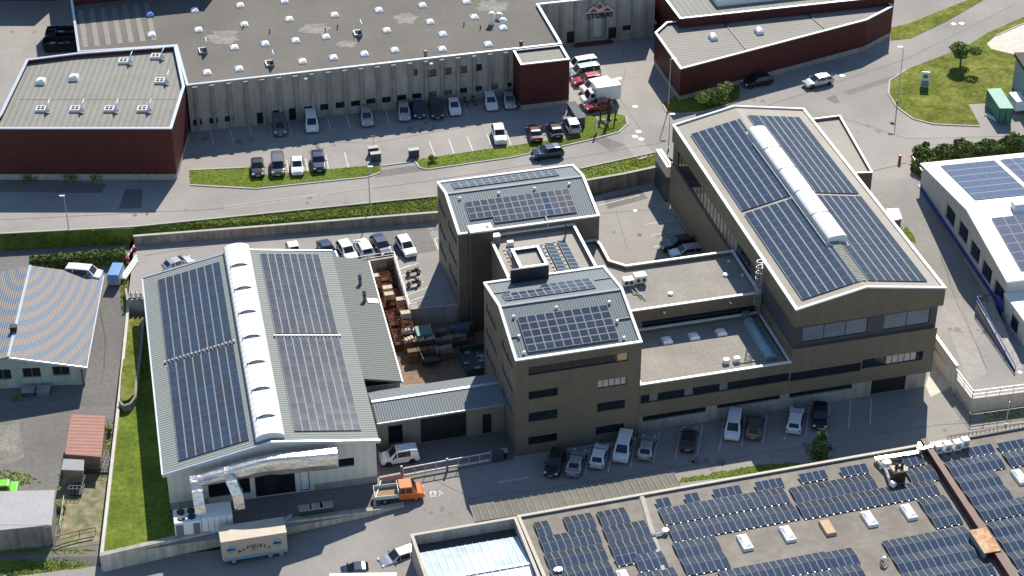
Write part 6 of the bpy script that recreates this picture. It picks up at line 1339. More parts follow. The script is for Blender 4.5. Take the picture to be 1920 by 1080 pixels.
# box truck (north)
a = P(1160,178,ZN+.8); b = P(1091,188,ZN+.8); d = b-a
bt_ = thing('box_truck', 'white box truck behind the small red car', 'truck', ((a.x+b.x)/2, (a.y+b.y)/2, ZN+.01), math.atan2(d.y, d.x))
mb = MB(); mb.box(-2.8,-1.05,.8,.95,1.05,3.0); mb.build('cargo_box', M['white'], bt_, bevel=.03)
mb = MB(); mb.hexa([(1.05,-.95,.45),(2.95,-.9,.45),(2.95,.9,.45),(1.05,.95,.45)],[(1.05,-.95,1.35),(2.85,-.85,1.15),(2.85,.85,1.15),(1.05,.95,1.35)]); mb.hexa([(1.05,-.93,1.35),(2.2,-.93,1.25),(2.2,.93,1.25),(1.05,.93,1.35)],[(1.05,-.85,2.2),(1.75,-.8,2.2),(1.75,.8,2.2),(1.05,.85,2.2)]); mb.build('cab', cw, bt_, bevel=.06)
mb = MB(); mb.hexa([(1.82,-.74,2.12),(1.82,.74,2.12),(2.2,.82,1.36),(2.2,-.82,1.36)],[(1.85,-.74,2.14),(1.85,.74,2.14),(2.23,.82,1.38),(2.23,-.82,1.38)]); mb.build('windscreen', M['glass'], bt_)
for s in (-1,1): mb = MB(); mb.box(1.15,s*.90-.03,1.45,1.75,s*.90+.03,2.0); mb.build('side_window', M['glass'], bt_)
for xx in (-1.6, 2.1):
    for s in (-1,1): link('wheel', wheel_mesh(.38), bt_, (xx, s*.82, .38))
mb = MB(); mb.box(-2.7,-.5,.4,1.2,.5,.79); mb.build('chassis', M['black'], bt_)
# cream drinks trailer truck on the lower road
zt = ZS; c_ = [P(414,1017,zt+3.45), P(537,998,zt+3.45), P(537,970,zt+3.45), P(410,988,zt+3.45)]
ang = math.atan2((c_[1]-c_[0]).y, (c_[1]-c_[0]).x); Lt = (c_[1]-c_[0]).length; Wt = 2.5; cc = (c_[0]+c_[1])/2
tk = thing('delivery_truck', 'cream delivery truck body lettered ALPQUELL with round blue emblems on the lower road', 'truck', (cc.x, cc.y, zt), ang)
h2 = Lt/2; mb = MB(); mb.hexa([(-h2,0,.95),(h2,0,.95),(h2,Wt,.95),(-h2,Wt,.95)],[(-h2,0,3.4),(h2,0,3.4),(h2,Wt,3.4),(-h2,Wt,3.4)])
mb.build('cargo_box', mat('cream_truck_side', (.50,.42,.32), .5, var=.04), tk)
mb = MB(); mb.hexa([(-h2-.05,-.05,3.38),(h2+.05,-.05,3.38),(h2+.05,Wt+.05,3.38),(-h2-.05,Wt+.05,3.38)],[(-h2-.02,-.02,3.46),(h2+.02,-.02,3.46),(h2+.02,Wt,3.6),(-h2-.02,Wt,3.6)]); mb.build('roof_tarpaulin', M['tarp'], tk)
mb = MB(); mb.hexa([(h2-.1,Wt*.7,3.4),(h2+1.0,Wt*.95,3.6),(h2+1.0,Wt*1.1,3.6),(h2-.1,Wt*.95,3.4)],[(h2-.1,Wt*.7,3.46),(h2+1.0,Wt*.95,3.66),(h2+1.0,Wt*1.1,3.66),(h2-.1,Wt*.95,3.46)]); mb.build('loose_flap', M['skyblue'], tk)
mb = MB(); mb.box(-h2+.1,-.04,.72,h2-.02,-.001,1.05); mb.build('side_band', M['skyblue'], tk)
mb = MB(); mb.box(-h2+.3,.3,.45,h2-.2,Wt-.3,.94); mb.build('chassis', M['black'], tk)
for xx in (-h2+1.2, h2-1.9, h2-.7):
    for s in (.2, Wt-.2): link('wheel', wheel_mesh(.48,.3), tk, (xx, s, .48))
for sx_ in (-1,1):
    mb = MB(); x = sx_*(h2-1.05); mb.tube((x,-.001,2.2),(x,-.03,2.2),.56,.56,20,0); mb.hexa([(x-.5,-.05,2.12),(x+.4,-.05,2.1),(x+.4,-.032,2.1),(x-.5,-.032,2.12)],[(x-.3,-.05,2.4),(x+.45,-.05,2.25),(x+.45,-.032,2.25),(x-.3,-.032,2.4)],1); mb.build('emblem', [M['skyblue'], M['ink']], tk)
word = 'ALPQUELL'; nW = len(word); mb = None
for i, chx in enumerate(word):
    f_ = (i-(nW-1)/2); x = f_*.45; z = 2.28-abs(f_)**2*.035
    o = text_mesh('letter', chx, .62, M['ink'], tk, (x, -.03, z-.22), (math.pi/2, -f_*-.07, 0), .015)
    o.rotation_euler = (math.pi/2, f_*.09, 0)
mb = MB(); mb.box(-.35,-.02,1.72,.35,-.004,1.8); mb.build('small_print', M['ink'], tk)
# white box lorry at bottom edge
a = P(618,1073,1.1); b = P(745,1071,1.1)
wv = thing('box_truck', 'flat cream roof of a box lorry at the bottom edge of the picture', 'truck', ((a.x+b.x)/2, a.y-1.3, ZS), math.atan2((b-a).y, (b-a).x))
hh_ = (b-a).length/2; mb = MB(); mb.box(-hh_,-1.2,.9,hh_,1.25,3.0); mb.build('cargo_box', mat('cream_box', (.62,.60,.55), .5, var=.05), wv, bevel=.04); mb = MB(); mb.box(-hh_,-.6,.4,hh_,.6,.89); mb.build('chassis', M['black'], wv)
for xx in (-hh_+1.3, hh_-1.3):
    for s in (-.95,.95): link('wheel', wheel_mesh(.45,.28), wv, (xx, s, .45))
# covered trailer
p = P(219,527,1.75); tr = thing('covered_trailer', 'small trailer under a bright blue tarpaulin beside the hedge', 'trailer', p, R(-4)+math.pi/2)
mb = MB(); mb.box(-1.6,-.75,.45,1.5,.75,1.1); mb.build('body', M['galv'], tr); mb = MB(); mb.hexa([(-1.6,-.78,1.1),(1.5,-.78,1.1),(1.5,.78,1.1),(-1.6,.78,1.1)],[(-1.5,-.7,1.9),(1.45,-.7,1.9),(1.45,.7,1.9),(-1.5,.7,1.9)]); mb.build('tarpaulin', M['bluet'], tr, bevel=.05)
for s in (-1,1): link('wheel', wheel_mesh(.3), tr, (0, s*.8, .3))
mb = MB(); mb.tube((1.5,0,.5),(2.5,0,.5),.05,.05,6); mb.build('drawbar', M['galv'], tr)
# lime green vehicle behind the garage
p = P(12,928,-1.2); lv = thing('lime_loader', 'bright lime green machine half hidden behind the garage roof', 'loader', p, R(5))
mb = MB(); mb.box(-2.0,-.9,.4,1.4,.9,1.2); mb.hexa([(-1.2,-.7,1.2),(.7,-.7,1.2),(.7,.7,1.2),(-1.2,.7,1.2)],[(-1.0,-.6,1.8),(.5,-.6,1.8),(.5,.6,1.8),(-1.0,.6,1.8)]); mb.build('body', M['lime'], lv, bevel=.08)
mb = MB(); mb.box(-.9,-.715,1.3,.4,-.68,1.65); mb.build('window', M['glass'], lv)
for xx in (-1.3,.9):
    for s in (-.85,.85): link('wheel', wheel_mesh(.4), lv, (xx, s, .4))
# green container and white trailer on the island
c_ = [P(1875,203,ZN+2.6), P(1900,203,ZN+2.6), P(1876,166,ZN+2.6), P(1851,167,ZN+2.6)]
gc_ = thing('shipping_container', 'green steel container with paler roof at the edge of the island lawn', 'container', (c_[0].x, c_[0].y, ZN), 0)
ring4 = [(p.x-c_[0].x, p.y-c_[0].y) for p in c_]; mb = MB(); mb.prism(ring4, .1, 2.5); mb.build('walls', M['green'], gc_)
mb = MB(); mb.prism(inset(ring4, -.05), 2.5, 2.62); mb.build('roof', M['greent'], gc_)
mb = MB(); 
for fx in (.05,.48,.52,.95): x = ring4[0][0]+(ring4[1][0]-ring4[0][0])*fx; y = ring4[0][1]+(ring4[1][1]-ring4[0][1])*fx; mb.box(x-.04,y-.05,.15,x+.04,y-.003,2.45)
mb.build('door_bar', M['dgreen'], gc_)
p = P(1905,205,ZN); wt = thing('box_trailer', 'small white box trailer right of the green container', 'trailer', p, R(100)); mb = MB(); mb.box(-1.5,-.85,.5,1.5,.85,2.1); mb.build('box', M['white'], wt, bevel=.08); 
for s in (-1,1): link('wheel', wheel_mesh(.3), wt, (0, s*.85, .3))
mb = MB(); mb.tube((1.5,0,.5),(2.4,0,.5),.05,.05,6); mb.build('drawbar', M['galv'], wt)
p = P(1857,222,ZN); t = thing('pipe_bundle', 'pale pipes lying on the ground beside the green container', 'pipes', p, R(-55)); mb = MB()
for k in range(3): mb.tube((-1.2,k*.22,.12),(1.1-.2*k,k*.22,.12),.1,.1,8)
mb.build('pipe', M['white'], t)
# building corner at right edge
q = P(1913,100,ZN+5.5); cb_ = thing('flat_roof_building', 'corner of a blue-grey building cut by the right picture edge', 'building', (q.x, q.y-9, ZN), R(5)); mb = MB(); mb.box(.3,0,0,18,9,5); mb.build('wall', mat('bluegrey_wall', (.28,.36,.40), .8, var=.06), cb_); mb = MB(); mb.box(0,-.3,5,18.3,9.3,5.5); mb.build('roof', M['dbrown'], cb_)
# motorcycles
def motorbike(u, v, z, rot, lb, m, grp):
    t = thing('motorcycle', lb, 'motorcycle', P(u, v, z), rot, grp)
    for xx in (-.7,.7): link('wheel', wheel_mesh(.31,.12), t, (xx,0,.31))
    mb = MB(); mb.hexa([(-.3,-.15,.4),(.45,-.12,.4),(.45,.12,.4),(-.3,.15,.4)],[(-.25,-.14,.75),(.4,-.14,.85),(.4,.14,.85),(-.25,.14,.75)]); mb.hexa([(.35,-.15,.6),(.75,-.12,.75),(.75,.12,.75),(.35,.15,.6)],[(.3,-.12,1.0),(.6,-.1,1.15),(.6,.1,1.15),(.3,.12,1.0)]); mb.build('body', m, t, bevel=.03)
    mb = MB(); mb.box(-.85,-.14,.75,.0,.14,.85); mb.build('seat', M['black'], t, bevel=.03)
    mb = MB(); mb.tube((.45,-.38,1.05),(.45,.38,1.05),.03,.03,6); mb.path([(.7,0,.31),(.45,0,1.05)],.04,6); mb.path([(-.7,0,.31),(0,0,.45)],.04,6); mb.build('fork_and_handlebar', M['galv'], t)
motorbike(775,515,ZP,R(20),'dark motorcycle on the sunny deck bays, nearest the white estate car',M['black'],'motorcycles on the deck')
motorbike(776,536,ZP,R(22),'red-brown motorcycle with pale top case nearer the crate yard wall',M['darkred'],'motorcycles on the deck')
motorbike(873,196,ZN,R(-75),'left of two dark motorcycles in the shaded factory bays',M['black'],'motorcycles at the facade')
motorbike(889,194,ZN,R(-75),'right of two dark motorcycles in the shaded factory bays',M['dgrey'],'motorcycles at the facade')
# grey skip by the red block, skips top left
def skip(name, lb, px, z, L_, W_, h, rot, m, fill=None, cat='skip'):
    t = thing(name, lb, cat, P(*px, z), rot); a, b = L_/2, W_/2; o_ = [(-a,-b),(a,-b),(a,b),(-a,b)]; i_ = inset(o_, .1); lo = inset(o_, .25); mb = MB()
    for k in range(4):
        j = (k+1)%4; mb.face([(*lo[k],.1),(*lo[j],.1),(*o_[j],h),(*o_[k],h)]); mb.face([(*o_[k],h),(*o_[j],h),(*i_[j],h),(*i_[k],h)]); mb.face([(*i_[k],h),(*i_[j],h),(*i_[j],h*.35),(*i_[k],h*.35)])
    mb.face([(*p,.1) for p in reversed(lo)]); mb.build('body', m, t)
    mb = MB(); mb.prism(inset(o_, .12), h*.3, h*.55); mb.build('fill', fill or M['dgrey'], t)
    mb = MB()
    for k in range(4): x = -a+.5+k*(L_-1)/3; mb.box(x-.05,-b-.06,.2,x+.05,-b-.002,h-.05)
    mb.build('rib', m, t)
    mb = MB()
    for _ in range(9):
        x, y = random.uniform(-a+.5,a-.5), random.uniform(-b+.4,b-.4); s = random.uniform(.15,.4); mb.box(x-s,y-s*.7,h*.55,x+s,y+s*.7,h*.55+s*.6)
    mb.build('scrap', M['galv'] if fill is None else fill, t)
    return t
skip('skip', 'dark skip with pale scrap, upper of two at the top left factory corner', (121,72), ZN, 5.2, 2.3, 1.6, R(3), M['black'])
skip('skip', 'dark skip with rusty rim, lower of two at the top left factory corner', (116,93), ZN, 5.4, 2.4, 1.6, R(5), M['black'])
skip('skip', 'small slate blue skip squeezed between the two dark skips', (98,80), ZN, 1.6, 2.0, 1.9, R(5), M['dgrey'])
skip('skip', 'dark open skip in the shaded yard next to the office tower', (893,690), 0, 3.6, 5.0, 1.7, R(14), M['dgreen'])
p = P(1081,226,ZN); t = thing('grey_container', 'narrow slate grey storage box beside the pale silver SUV', 'storage box', p, R(105)); mb = MB(); mb.box(-2.2,-.6,.05,2.8,.6,1.5); mb.build('body', M['dgrey'], t, bevel=.03); mb = MB(); mb.box(-2.25,-.65,1.5,2.85,.65,1.6); mb.build('lid', mat('slate_lid', (.13,.14,.15), .9), t)
# dark truck in the yard
p = P(797,655,0); yt = thing('parked_truck', 'dark green flatbed truck standing in the shaded yard below the deck wall', 'truck', p, R(105)); 
mb = MB(); mb.box(-4.2,-1.15,.9,-.6,1.15,1.1,0); 
for y in (-1.15,1.1): mb.box(-4.2,y,1.1,-.6,y+.05,1.6,0)
mb.build('flatbed', M['black'], yt); mb = MB(); mb.hexa([(-.5,-1.1,.5),(1.9,-1.05,.5),(1.9,1.05,.5),(-.5,1.1,.5)],[(-.5,-1.05,2.5),(1.7,-.95,2.5),(1.7,.95,2.5),(-.5,1.05,2.5)]); mb.build('cab', mat('teal_green_paint', (.045,.13,.10), .4, var=.05), yt, bevel=.08)
mb = MB(); mb.box(1.72,-.85,1.5,1.86,.85,2.2); mb.build('windscreen', M['glass'], yt); mb = MB(); mb.box(-4.0,-.5,.4,1.0,.5,.89); mb.build('chassis', M['black'], yt)
for xx in (-3.0,.9):
    for s in (-.95,.95): link('wheel', wheel_mesh(.45,.28), yt, (xx, s, .45))
# ------------------------------------------------------------------ crates in the yard
def crate_mesh(m1, kind):
    mb = MB()
    if kind == 'cage':
        for x in (-.58,.58):
            for y in (-.38,.38): mb.box(x-.05,y-.05,0,x+.05,y+.05,.85)
        for z in (.12,.40,.62,.85):
            mb.box(-.6,-.42,z-.06,.6,-.38,z); mb.box(-.6,.38,z-.06,.6,.42,z); mb.box(-.62,-.36,z-.06,-.58,.36,z); mb.box(.58,-.36,z-.06,.62,.36,z)
        mb.box(-.56,-.36,.1,.56,.36,.14)
    elif kind == 'cageshut':
        mb.box(-.6,-.4,.1,.6,.4,.82)
        for x in (-.5,0,.5): mb.box(x-.06,-.42,0,x+.06,.42,.098)
    else:
        for k in range(6): mb.box(-.6,-.4+k*.135,.12,.6,-.4+k*.135+.11,.15)
        for x in (-.55,0,.55): mb.box(x-.05,-.4,0,x+.05,.4,.119)
        for k in range(3): mb.box(-.5+k*.36,-.33,.152,-.22+k*.36,.33,.45+.08*k)
    o = mb.build('crate', m1); me = o.data; bpy.data.objects.remove(o); return me
cm = {'rust': crate_mesh(mat('rust_red_cage', (.20,.075,.035), .85, var=.4, scale=1.2), 'cage'), 'pale': crate_mesh(M['cardboard'], 'cageshut'), 'pal': crate_mesh(mat('bleached_timber', (.58,.50,.40), .8, var=.2), 'pallet'), 'grey': crate_mesh(mat('dull_grey_box', (.13,.125,.12), .9, var=.2), 'cageshut'), 'brn': crate_mesh(mat('shade_darkened_timber', (.15,.10,.065), .85, var=.25, scale=2), 'cageshut'), 'tan': crate_mesh(mat('shade_darkened_tan_board', (.22,.19,.15), .9, var=.2), 'cageshut')}  # tan and brown boxes: yard shade put into darker base colours
def crate(kind, x, y, z, lb, grp, rz=0):
    w_ = G.w(x, y, z); o = bpy.data.objects.new({'rust':'mesh_crate','pale':'board_box','pal':'loaded_pallet','grey':'metal_box','tan':'board_box','brn':'wooden_crate'}[kind], cm[kind]); C.objects.link(o); o.location = w_; o.rotation_euler = (0,0,G.a+rz)
    tag(o, lb, 'crate', grp)
LBR = 'rust red mesh crate stacked in the narrow yard beside the smooth concrete wall'
LBT = 'pale board box topping the rust red crate stacks'
def yw(u, v, z): return G.z(u, v, z)
for r in range(12):
    v = 508+r*12.2; zt_ = 1.75
    base = yw(716+r*2.9, v, 1.0)
    for c in range(3):
        n = random.choice([1,2,2,3])
        if c == 0 and r%3 == 1: continue
        for k in range(n): crate('rust', base.x-1.35+c*1.32+random.uniform(-.06,.06), base.y+random.uniform(-.06,.06), k*.87, LBR, 'rust red mesh crates')
        if (r, c) in {(2,0),(5,1),(6,2),(9,2),(4,1)}: crate('pale', base.x-1.35+c*1.32, base.y, n*.87, LBT, 'pale boxes on the crates')
for r in range(3):
    for c in range(3):
        b_ = yw(775+r*6, 632+r*16, .9)
        for k in range(2): crate('brn', b_.x-.9+c*1.3, b_.y, k*.84, 'brown wooden crate in the lower stack by the dark green truck', 'brown wooden crates')
        if r < 2: crate('pal', b_.x-.9+c*1.3, b_.y, 1.68, 'pale loaded pallet lying on the brown wooden crates', 'pale pallets', random.uniform(-.1,.1))
for r in range(3):
    for c in range(5):
        b_ = yw(826+c*13, 628+r*17-c*3, .9); n = random.choice([1,2,2])
        for k in range(n): crate(random.choice(['grey','tan','brn','grey']) if k == n-1 else 'brn', b_.x, b_.y, k*.85, 'shaded storage box in the stacks below the parking deck wall', 'shaded storage boxes')
p = P(868,640,0); t = thing('blue_cabinet', 'slate blue steel cabinet at the end of the shaded box stacks', 'cabinet', p, G.a); mb = MB(); mb.box(-.8,-.6,0,.8,.6,2.3); mb.build('body', mat('slate_blue_paint', (.055,.07,.11), .7), t, bevel=.03); mb = MB(); mb.box(-.05,-.63,.1,.05,-.603,2.2); mb.build('door_seam', M['dgrey'], t)
# bins row in the hall yard
for i, (u, lb) in enumerate([(573,'leftmost grey-lidded bin in the hall yard'),(594,'middle grey-lidded bin in the hall yard'),(613,'rightmost grey-lidded bin in the hall yard')]):
    p = P(u, 968-i*3, 0); t = thing('large_bin', lb, 'bin', p, HA.a, 'bins in the hall yard'); mb = MB(); mb.hexa([(-.6,-.4,.15),(.6,-.4,.15),(.6,.4,.15),(-.6,.4,.15)],[(-.68,-.5,1.15),(.68,-.5,1.15),(.68,.5,1.15),(-.68,.5,1.15)]); mb.build('body', M['dgreen'], t); mb = MB(); mb.box(-.7,-.52,1.15,.7,.52,1.25); mb.build('lid', M['galv'], t)
p = P(703,952,0); t = thing('barrier_post', 'white barrier post with crossbar feet at the hall yard exit', 'barrier', p, HA.a+R(70)); mb = MB(); mb.tube((0,0,0),(0,0,1.0),.08,.08,8); mb.bar((-.1,0,1.0),(3.6,0,1.0),.12,.12); mb.box(-.6,-.15,0,.6,.15,.15); mb.build('boom', M['wframel'], t)
# bike shelter and bin at the north facade
p = P(1206,66,ZN); t = thing('bike_shelter', 'green shelter with pale blue roof against the shaded factory wall', 'shelter', p, K.a); mb = MB(); mb.hexa([(-1.9,-.9,2.1),(1.9,-.9,2.1),(1.9,.9,2.4),(-1.9,.9,2.4)],[(-1.9,-.9,2.2),(1.9,-.9,2.2),(1.9,.9,2.5),(-1.9,.9,2.5)]); mb.build('roof', M['skyblue'], t); mb = MB(); mb.box(-1.8,-.7,0,1.8,.8,2.05); mb.build('side_panels', M['dgreen'], t)
p = P(1174,71,ZN); t = thing('waste_bin', 'yellow waste bin beside the shaded factory door', 'bin', p, K.a); mb = MB(); mb.hexa([(-.3,-.3,.05),(.3,-.3,.05),(.3,.3,.05),(-.3,.3,.05)],[(-.38,-.36,1.1),(.38,-.36,1.1),(.38,.36,1.1),(-.38,.36,1.1)]); mb.build('body', M['yellow'], t); mb = MB(); mb.box(-.4,-.38,1.1,.4,.38,1.2); mb.build('lid', M['dgrey'], t)
p = P(1112,83,ZN); t = thing('flower_bed', 'dark reddish planted strip at the foot of the logo wall', 'flower bed', p, K.a); mb = MB(); mb.box(-3,-.5,0,3,.5,.35); mb.build('planter', M['darkred'], t)
# carved sculpture on stones
p = P(1140,228,ZN); sc_ = thing('carved_sculpture', 'dark carved tree-like sculpture on pale boulders on the small island', 'sculpture', p)
mb = MB(); random.seed(5)
def limb(a, b, r0, r1): mb.tube(a, b, r0, r1, 7)
limb((0,0,0),(.1,0,1.2),.25,.22); limb((.1,0,1.2),(0,.1,2.6),.22,.24); limb((0,.1,2.6),(.1,.0,3.9),.24,.12)
for k in range(26):
    z = random.uniform(.8,3.6); an = random.random()*6.28; l = random.uniform(.25,.8); limb((0,.05,z),(l*math.cos(an),l*math.sin(an),z+random.uniform(-.1,.5)),.10,.04)
limb((.9,-.2,0),(1.1,-.2,1.9),.12,.1); limb((1.1,-.2,1.9),(.5,0,2.3),.1,.08); limb((-1.2,0,0),(-1.0,.1,1.8),.14,.12); limb((-1.0,.1,1.8),(-.2,0,2.2),.1,.08); limb((-1.0,.1,1.8),(-1.6,.3,2.2),.1,.05)
mb.build('carving', M['dbrown'], sc_)
mb = MB()
for k in range(9):
    x, y, s = random.uniform(-1.6,1.6), random.uniform(-.9,.6), random.uniform(.25,.5)
    ring_ = lambda r, z, ph: [(x+r*math.cos(ph+i*1.047), y+r*.8*math.sin(ph+i*1.047), z) for i in range(6)]
    mb.hexa(ring_(s,0,.2), ring_(s*.6,s*.9,.4))
mb.build('boulder', M['stone'], sc_)
# ------------------------------------------------------------------ trees and hedges
def crown_faces(mb, cx, cy, cz, rx, ry, rz, n, s, m=0):
    lob = [(random.gauss(0,.45), random.gauss(0,.45), random.gauss(0,.4), random.uniform(.35,.6)) for _ in range(9)]
    for _ in range(n):
        l = random.choice(lob); v = Vector((random.gauss(0,1),random.gauss(0,1),random.gauss(0,1))).normalized()*l[3]*random.uniform(.6,1.05)
        p = Vector((cx+(l[0]+v.x)*rx, cy+(l[1]+v.y)*ry, cz+(l[2]+v.z)*rz)); a = Vector((random.gauss(0,1),random.gauss(0,1),random.gauss(0,.6))).normalized(); b = a.cross(Vector((random.gauss(0,1),random.gauss(0,1),random.gauss(0,1)))).normalized(); q = s*random.uniform(.5,1.3)
        mb.face([p-a*q-b*q*.5, p+a*q*.2-b*q*.6, p+a*q, p+b*q*.6], m)
def tree(u, v, z, h, r, lb, m='leaf', n=1500, trunk=.3, name='tree', leaf=.17):
    p = P(u, v, z); t = thing(name, lb, 'tree', p); mb = MB(); mb.tube((0,0,0),(0,0,h*trunk),.14,.11,7); mb.tube((0,0,h*trunk),(.1,0,h*.8),.11,.04,6)
    for k in range(7): an = k*.9; zz = h*(trunk+.06*k); mb.tube((0,0,zz),(r*.6*math.cos(an),r*.6*math.sin(an),zz+h*.15),.06,.02,5)
    mb.build('trunk', M['bark'], t); mb = MB(); crown_faces(mb, 0,0,h*(trunk+(1-trunk)*.5), r*.8, r*.8, h*(1-trunk)*.42, n, leaf); mb.build('crown', M[m], t); return t
tree(1800,124,ZN,3.9,2.5,'young round tree casting a dark shadow on the island lawn', n=2600, leaf=.2)
tree(1333,200,ZN,3.6,2.6,'bushy tree beside the foot of the angled red warehouse', n=1500, trunk=.15)
p = P(1534,882,0); t = thing('tree', 'dark green conifer-like tree rising behind the solar roof edge', 'tree', p); mb = MB(); mb.tube((0,0,0),(0,0,4),.15,.05,7); mb.build('trunk', M['bark'], t); mb = MB()
for k in range(7): crown_faces(mb, random.uniform(-.2,.2),random.uniform(-.2,.2),.9+k*.68, 1.75-k*.19,1.75-k*.19,.55, 380, .15)
mb.build('crown', M['leafd'], t)
def hedge(name, lb, pts, wd, h, n, m='leafd', s=.16, cat='hedge', lumps=0, m2=None):
    q = [P(u, v, z) for u, v, z in pts]; o = q[0]; t = thing(name, lb, cat, o); mb = MB(); tot = sum((b-a).length for a, b in zip(q[:-1], q[1:]))
    core = MB()
    for a, b in zip(q[:-1], q[1:]):
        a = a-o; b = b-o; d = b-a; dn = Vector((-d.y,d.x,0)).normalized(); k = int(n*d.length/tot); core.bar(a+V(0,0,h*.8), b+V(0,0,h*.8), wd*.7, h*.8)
        for _ in range(k):
            tt = random.random(); lum = 1+lumps*(math.sin(tt*d.length*1.7)+math.sin(tt*d.length*.63+2))*.35+random.uniform(-.08,.08)
            side = random.random(); 
            if side < .5: pp = a+d*tt+dn*random.uniform(-.5,.5)*wd+V(0,0,h*lum*random.uniform(.85,1.08))
            else: pp = a+d*tt+dn*random.choice((-.5,.5))*wd*lum+V(0,0,h*lum*random.random())
            x = Vector((random.gauss(0,1),random.gauss(0,1),random.gauss(0,.7))).normalized(); y = x.cross(Vector((random.gauss(0,1),random.gauss(0,1),random.gauss(0,1)))).normalized(); r = s*random.uniform(.5,1.4)
            mb.face([pp-x*r-y*r*.5, pp+x*r*.2-y*r*.6, pp+x*r, pp+y*r*.6], random.randrange(2) if m2 else 0)
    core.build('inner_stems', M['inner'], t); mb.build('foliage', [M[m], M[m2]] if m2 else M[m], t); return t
hedge('hedge', 'clipped dark green hedge behind the banded tiled roof', [(58,504,2.0),(150,497,2.0),(237,488,2.0)], 1.3, 1.5, 5200, m='leafd', m2='leaf')
hedge('hedge', 'loose bushy hedge row between the driveway and the white workshop', [(1716,310,3.9),(1790,296,3.9),(1925,284,3.9)], 2.0, 1.9, 6500, m='leaf', m2='leafd', lumps=.5, s=.22)
hedge('hedge', 'bushes running down the fence beside the white workshop', [(1728,318,3.8),(1748,352,3.4)], 2.6, 1.6, 2600, m='leaf', m2='leafd', lumps=.4, s=.22)
for u, v, h, lb in [(1733,300,3.2,'small cypress at the left end of the bushy hedge row'),(1756,305,2.6,'thin reddish shrub in the bushy hedge row'),(1849,300,3.5,'dark columnar shrub in the middle of the bushy hedge row'),(1908,298,4.0,'largest dark bush at the right end of the hedge row')]:
    p = P(u, v, 3.9); t = thing('shrub', lb, 'shrub', p); mb = MB(); mb.tube((0,0,0),(0,0,h*.6),.06,.03,5); mb.build('stem', M['bark'], t); mb = MB()
    for k in range(3): crown_faces(mb, 0,0,h*(.25+.25*k), .7-.12*k,.7-.12*k,h*.18, 170, .16)
    mb.build('foliage', M['leafd'], t)
random.seed(11)
for i, (u, v, z, lb) in enumerate([(55,338,ZN,'small weed bush at the plinth of the left red warehouse, leftmost'),(135,340,ZN,'weed bush at the middle of the left red warehouse plinth'),(178,338,ZN,'tallest weed bush at the right part of the warehouse plinth'),(205,812,-1.1,'green shrub between the red roofed shed and the garden wall'),(112,958,-1.4,'green bush between the garage and the weedy paving'),(35,752,-1.2,'dark bush at the front wall of the tiled-roof workshop'),(812,302,ZN,'low bush at the left tip of the entrance verge')]):
    p = P(u, v, z); t = thing('shrub', lb, 'shrub', p); mb = MB(); mb.tube((0,0,0),(0,0,.5),.05,.03,5); mb.build('stem', M['bark'], t); mb = MB(); crown_faces(mb, 0,0,.5,.8,.6,.5,260,.14); mb.build('foliage', M['leaf'], t)
# ------------------------------------------------------------------ people
def person(name_label, loc, rz, joints, edges, radii, bands, hair_at, hair_r=.115):
    t = thing('person', name_label, 'person', loc, rz)
    me = bpy.data.meshes.new('body'); me.from_pydata(joints, edges, []); me.update()
    o = bpy.data.objects.new('body', me); C.objects.link(o); o.parent = t
    sk = o.modifiers.new('skin', 'SKIN'); 
    for i, r in enumerate(radii): me.skin_vertices[0].data[i].radius = (r, r) if not isinstance(r, tuple) else r
    me.skin_vertices[0].data[0].use_root = True
    ss = o.modifiers.new('sub', 'SUBSURF'); ss.levels = ss.render_levels = 1
    for m in bands[0]: me.materials.append(m)
    bpy.context.view_layer.update(); dg = bpy.context.evaluated_depsgraph_get(); m2 = bpy.data.meshes.new_from_object(o.evaluated_get(dg)); m2.materials.clear()
    for m in bands[0]: m2.materials.append(m)
    for p in m2.polygons: p.material_index = bands[1](p.center); p.use_smooth = True
    o.modifiers.clear(); o.data = m2
    mb = MB(); hx, hy, hz = hair_at; n = 8
    rings = [[(hx+hair_r*math.sin(a)*math.cos(2*math.pi*i/n), hy+hair_r*math.sin(a)*math.sin(2*math.pi*i/n), hz+hair_r*math.cos(a)) for i in range(n)] for a in (.35,.8,1.25,1.6)]
    mb.face(rings[0]); 
    for a, b in zip(rings[:-1], rings[1:]):
        for i in range(n): j = (i+1)%n; mb.face([a[j],a[i],b[i],b[j]])
    mb.build('hair', M['hair'], t)
    return t
def hands(js, es, rs, wrist, idx, d):
    "palm and five fingers at a wrist"
    d = Vector(d).normalized(); side = d.cross(Vector((0,0,1))); side = side.normalized() if side.length > .1 else Vector((0,1,0)); palm = Vector(wrist)+d*.07
    js.append(tuple(palm)); es.append((idx, len(js)-1)); rs.append((.04,.03)); pi = len(js)-1
    for k, l in zip((-1.5,-.5,.5,1.5), (.065,.08,.075,.06)):
        b = palm+side*k*.022; t = b+d*l+Vector((0,0,-.01*abs(k))); js.append(tuple(t)); es.append((pi, len(js)-1)); rs.append((.009,.009))
    t = palm+side*.06+d*.015; js.append(tuple(t)); es.append((pi, len(js)-1)); rs.append((.010,.010))
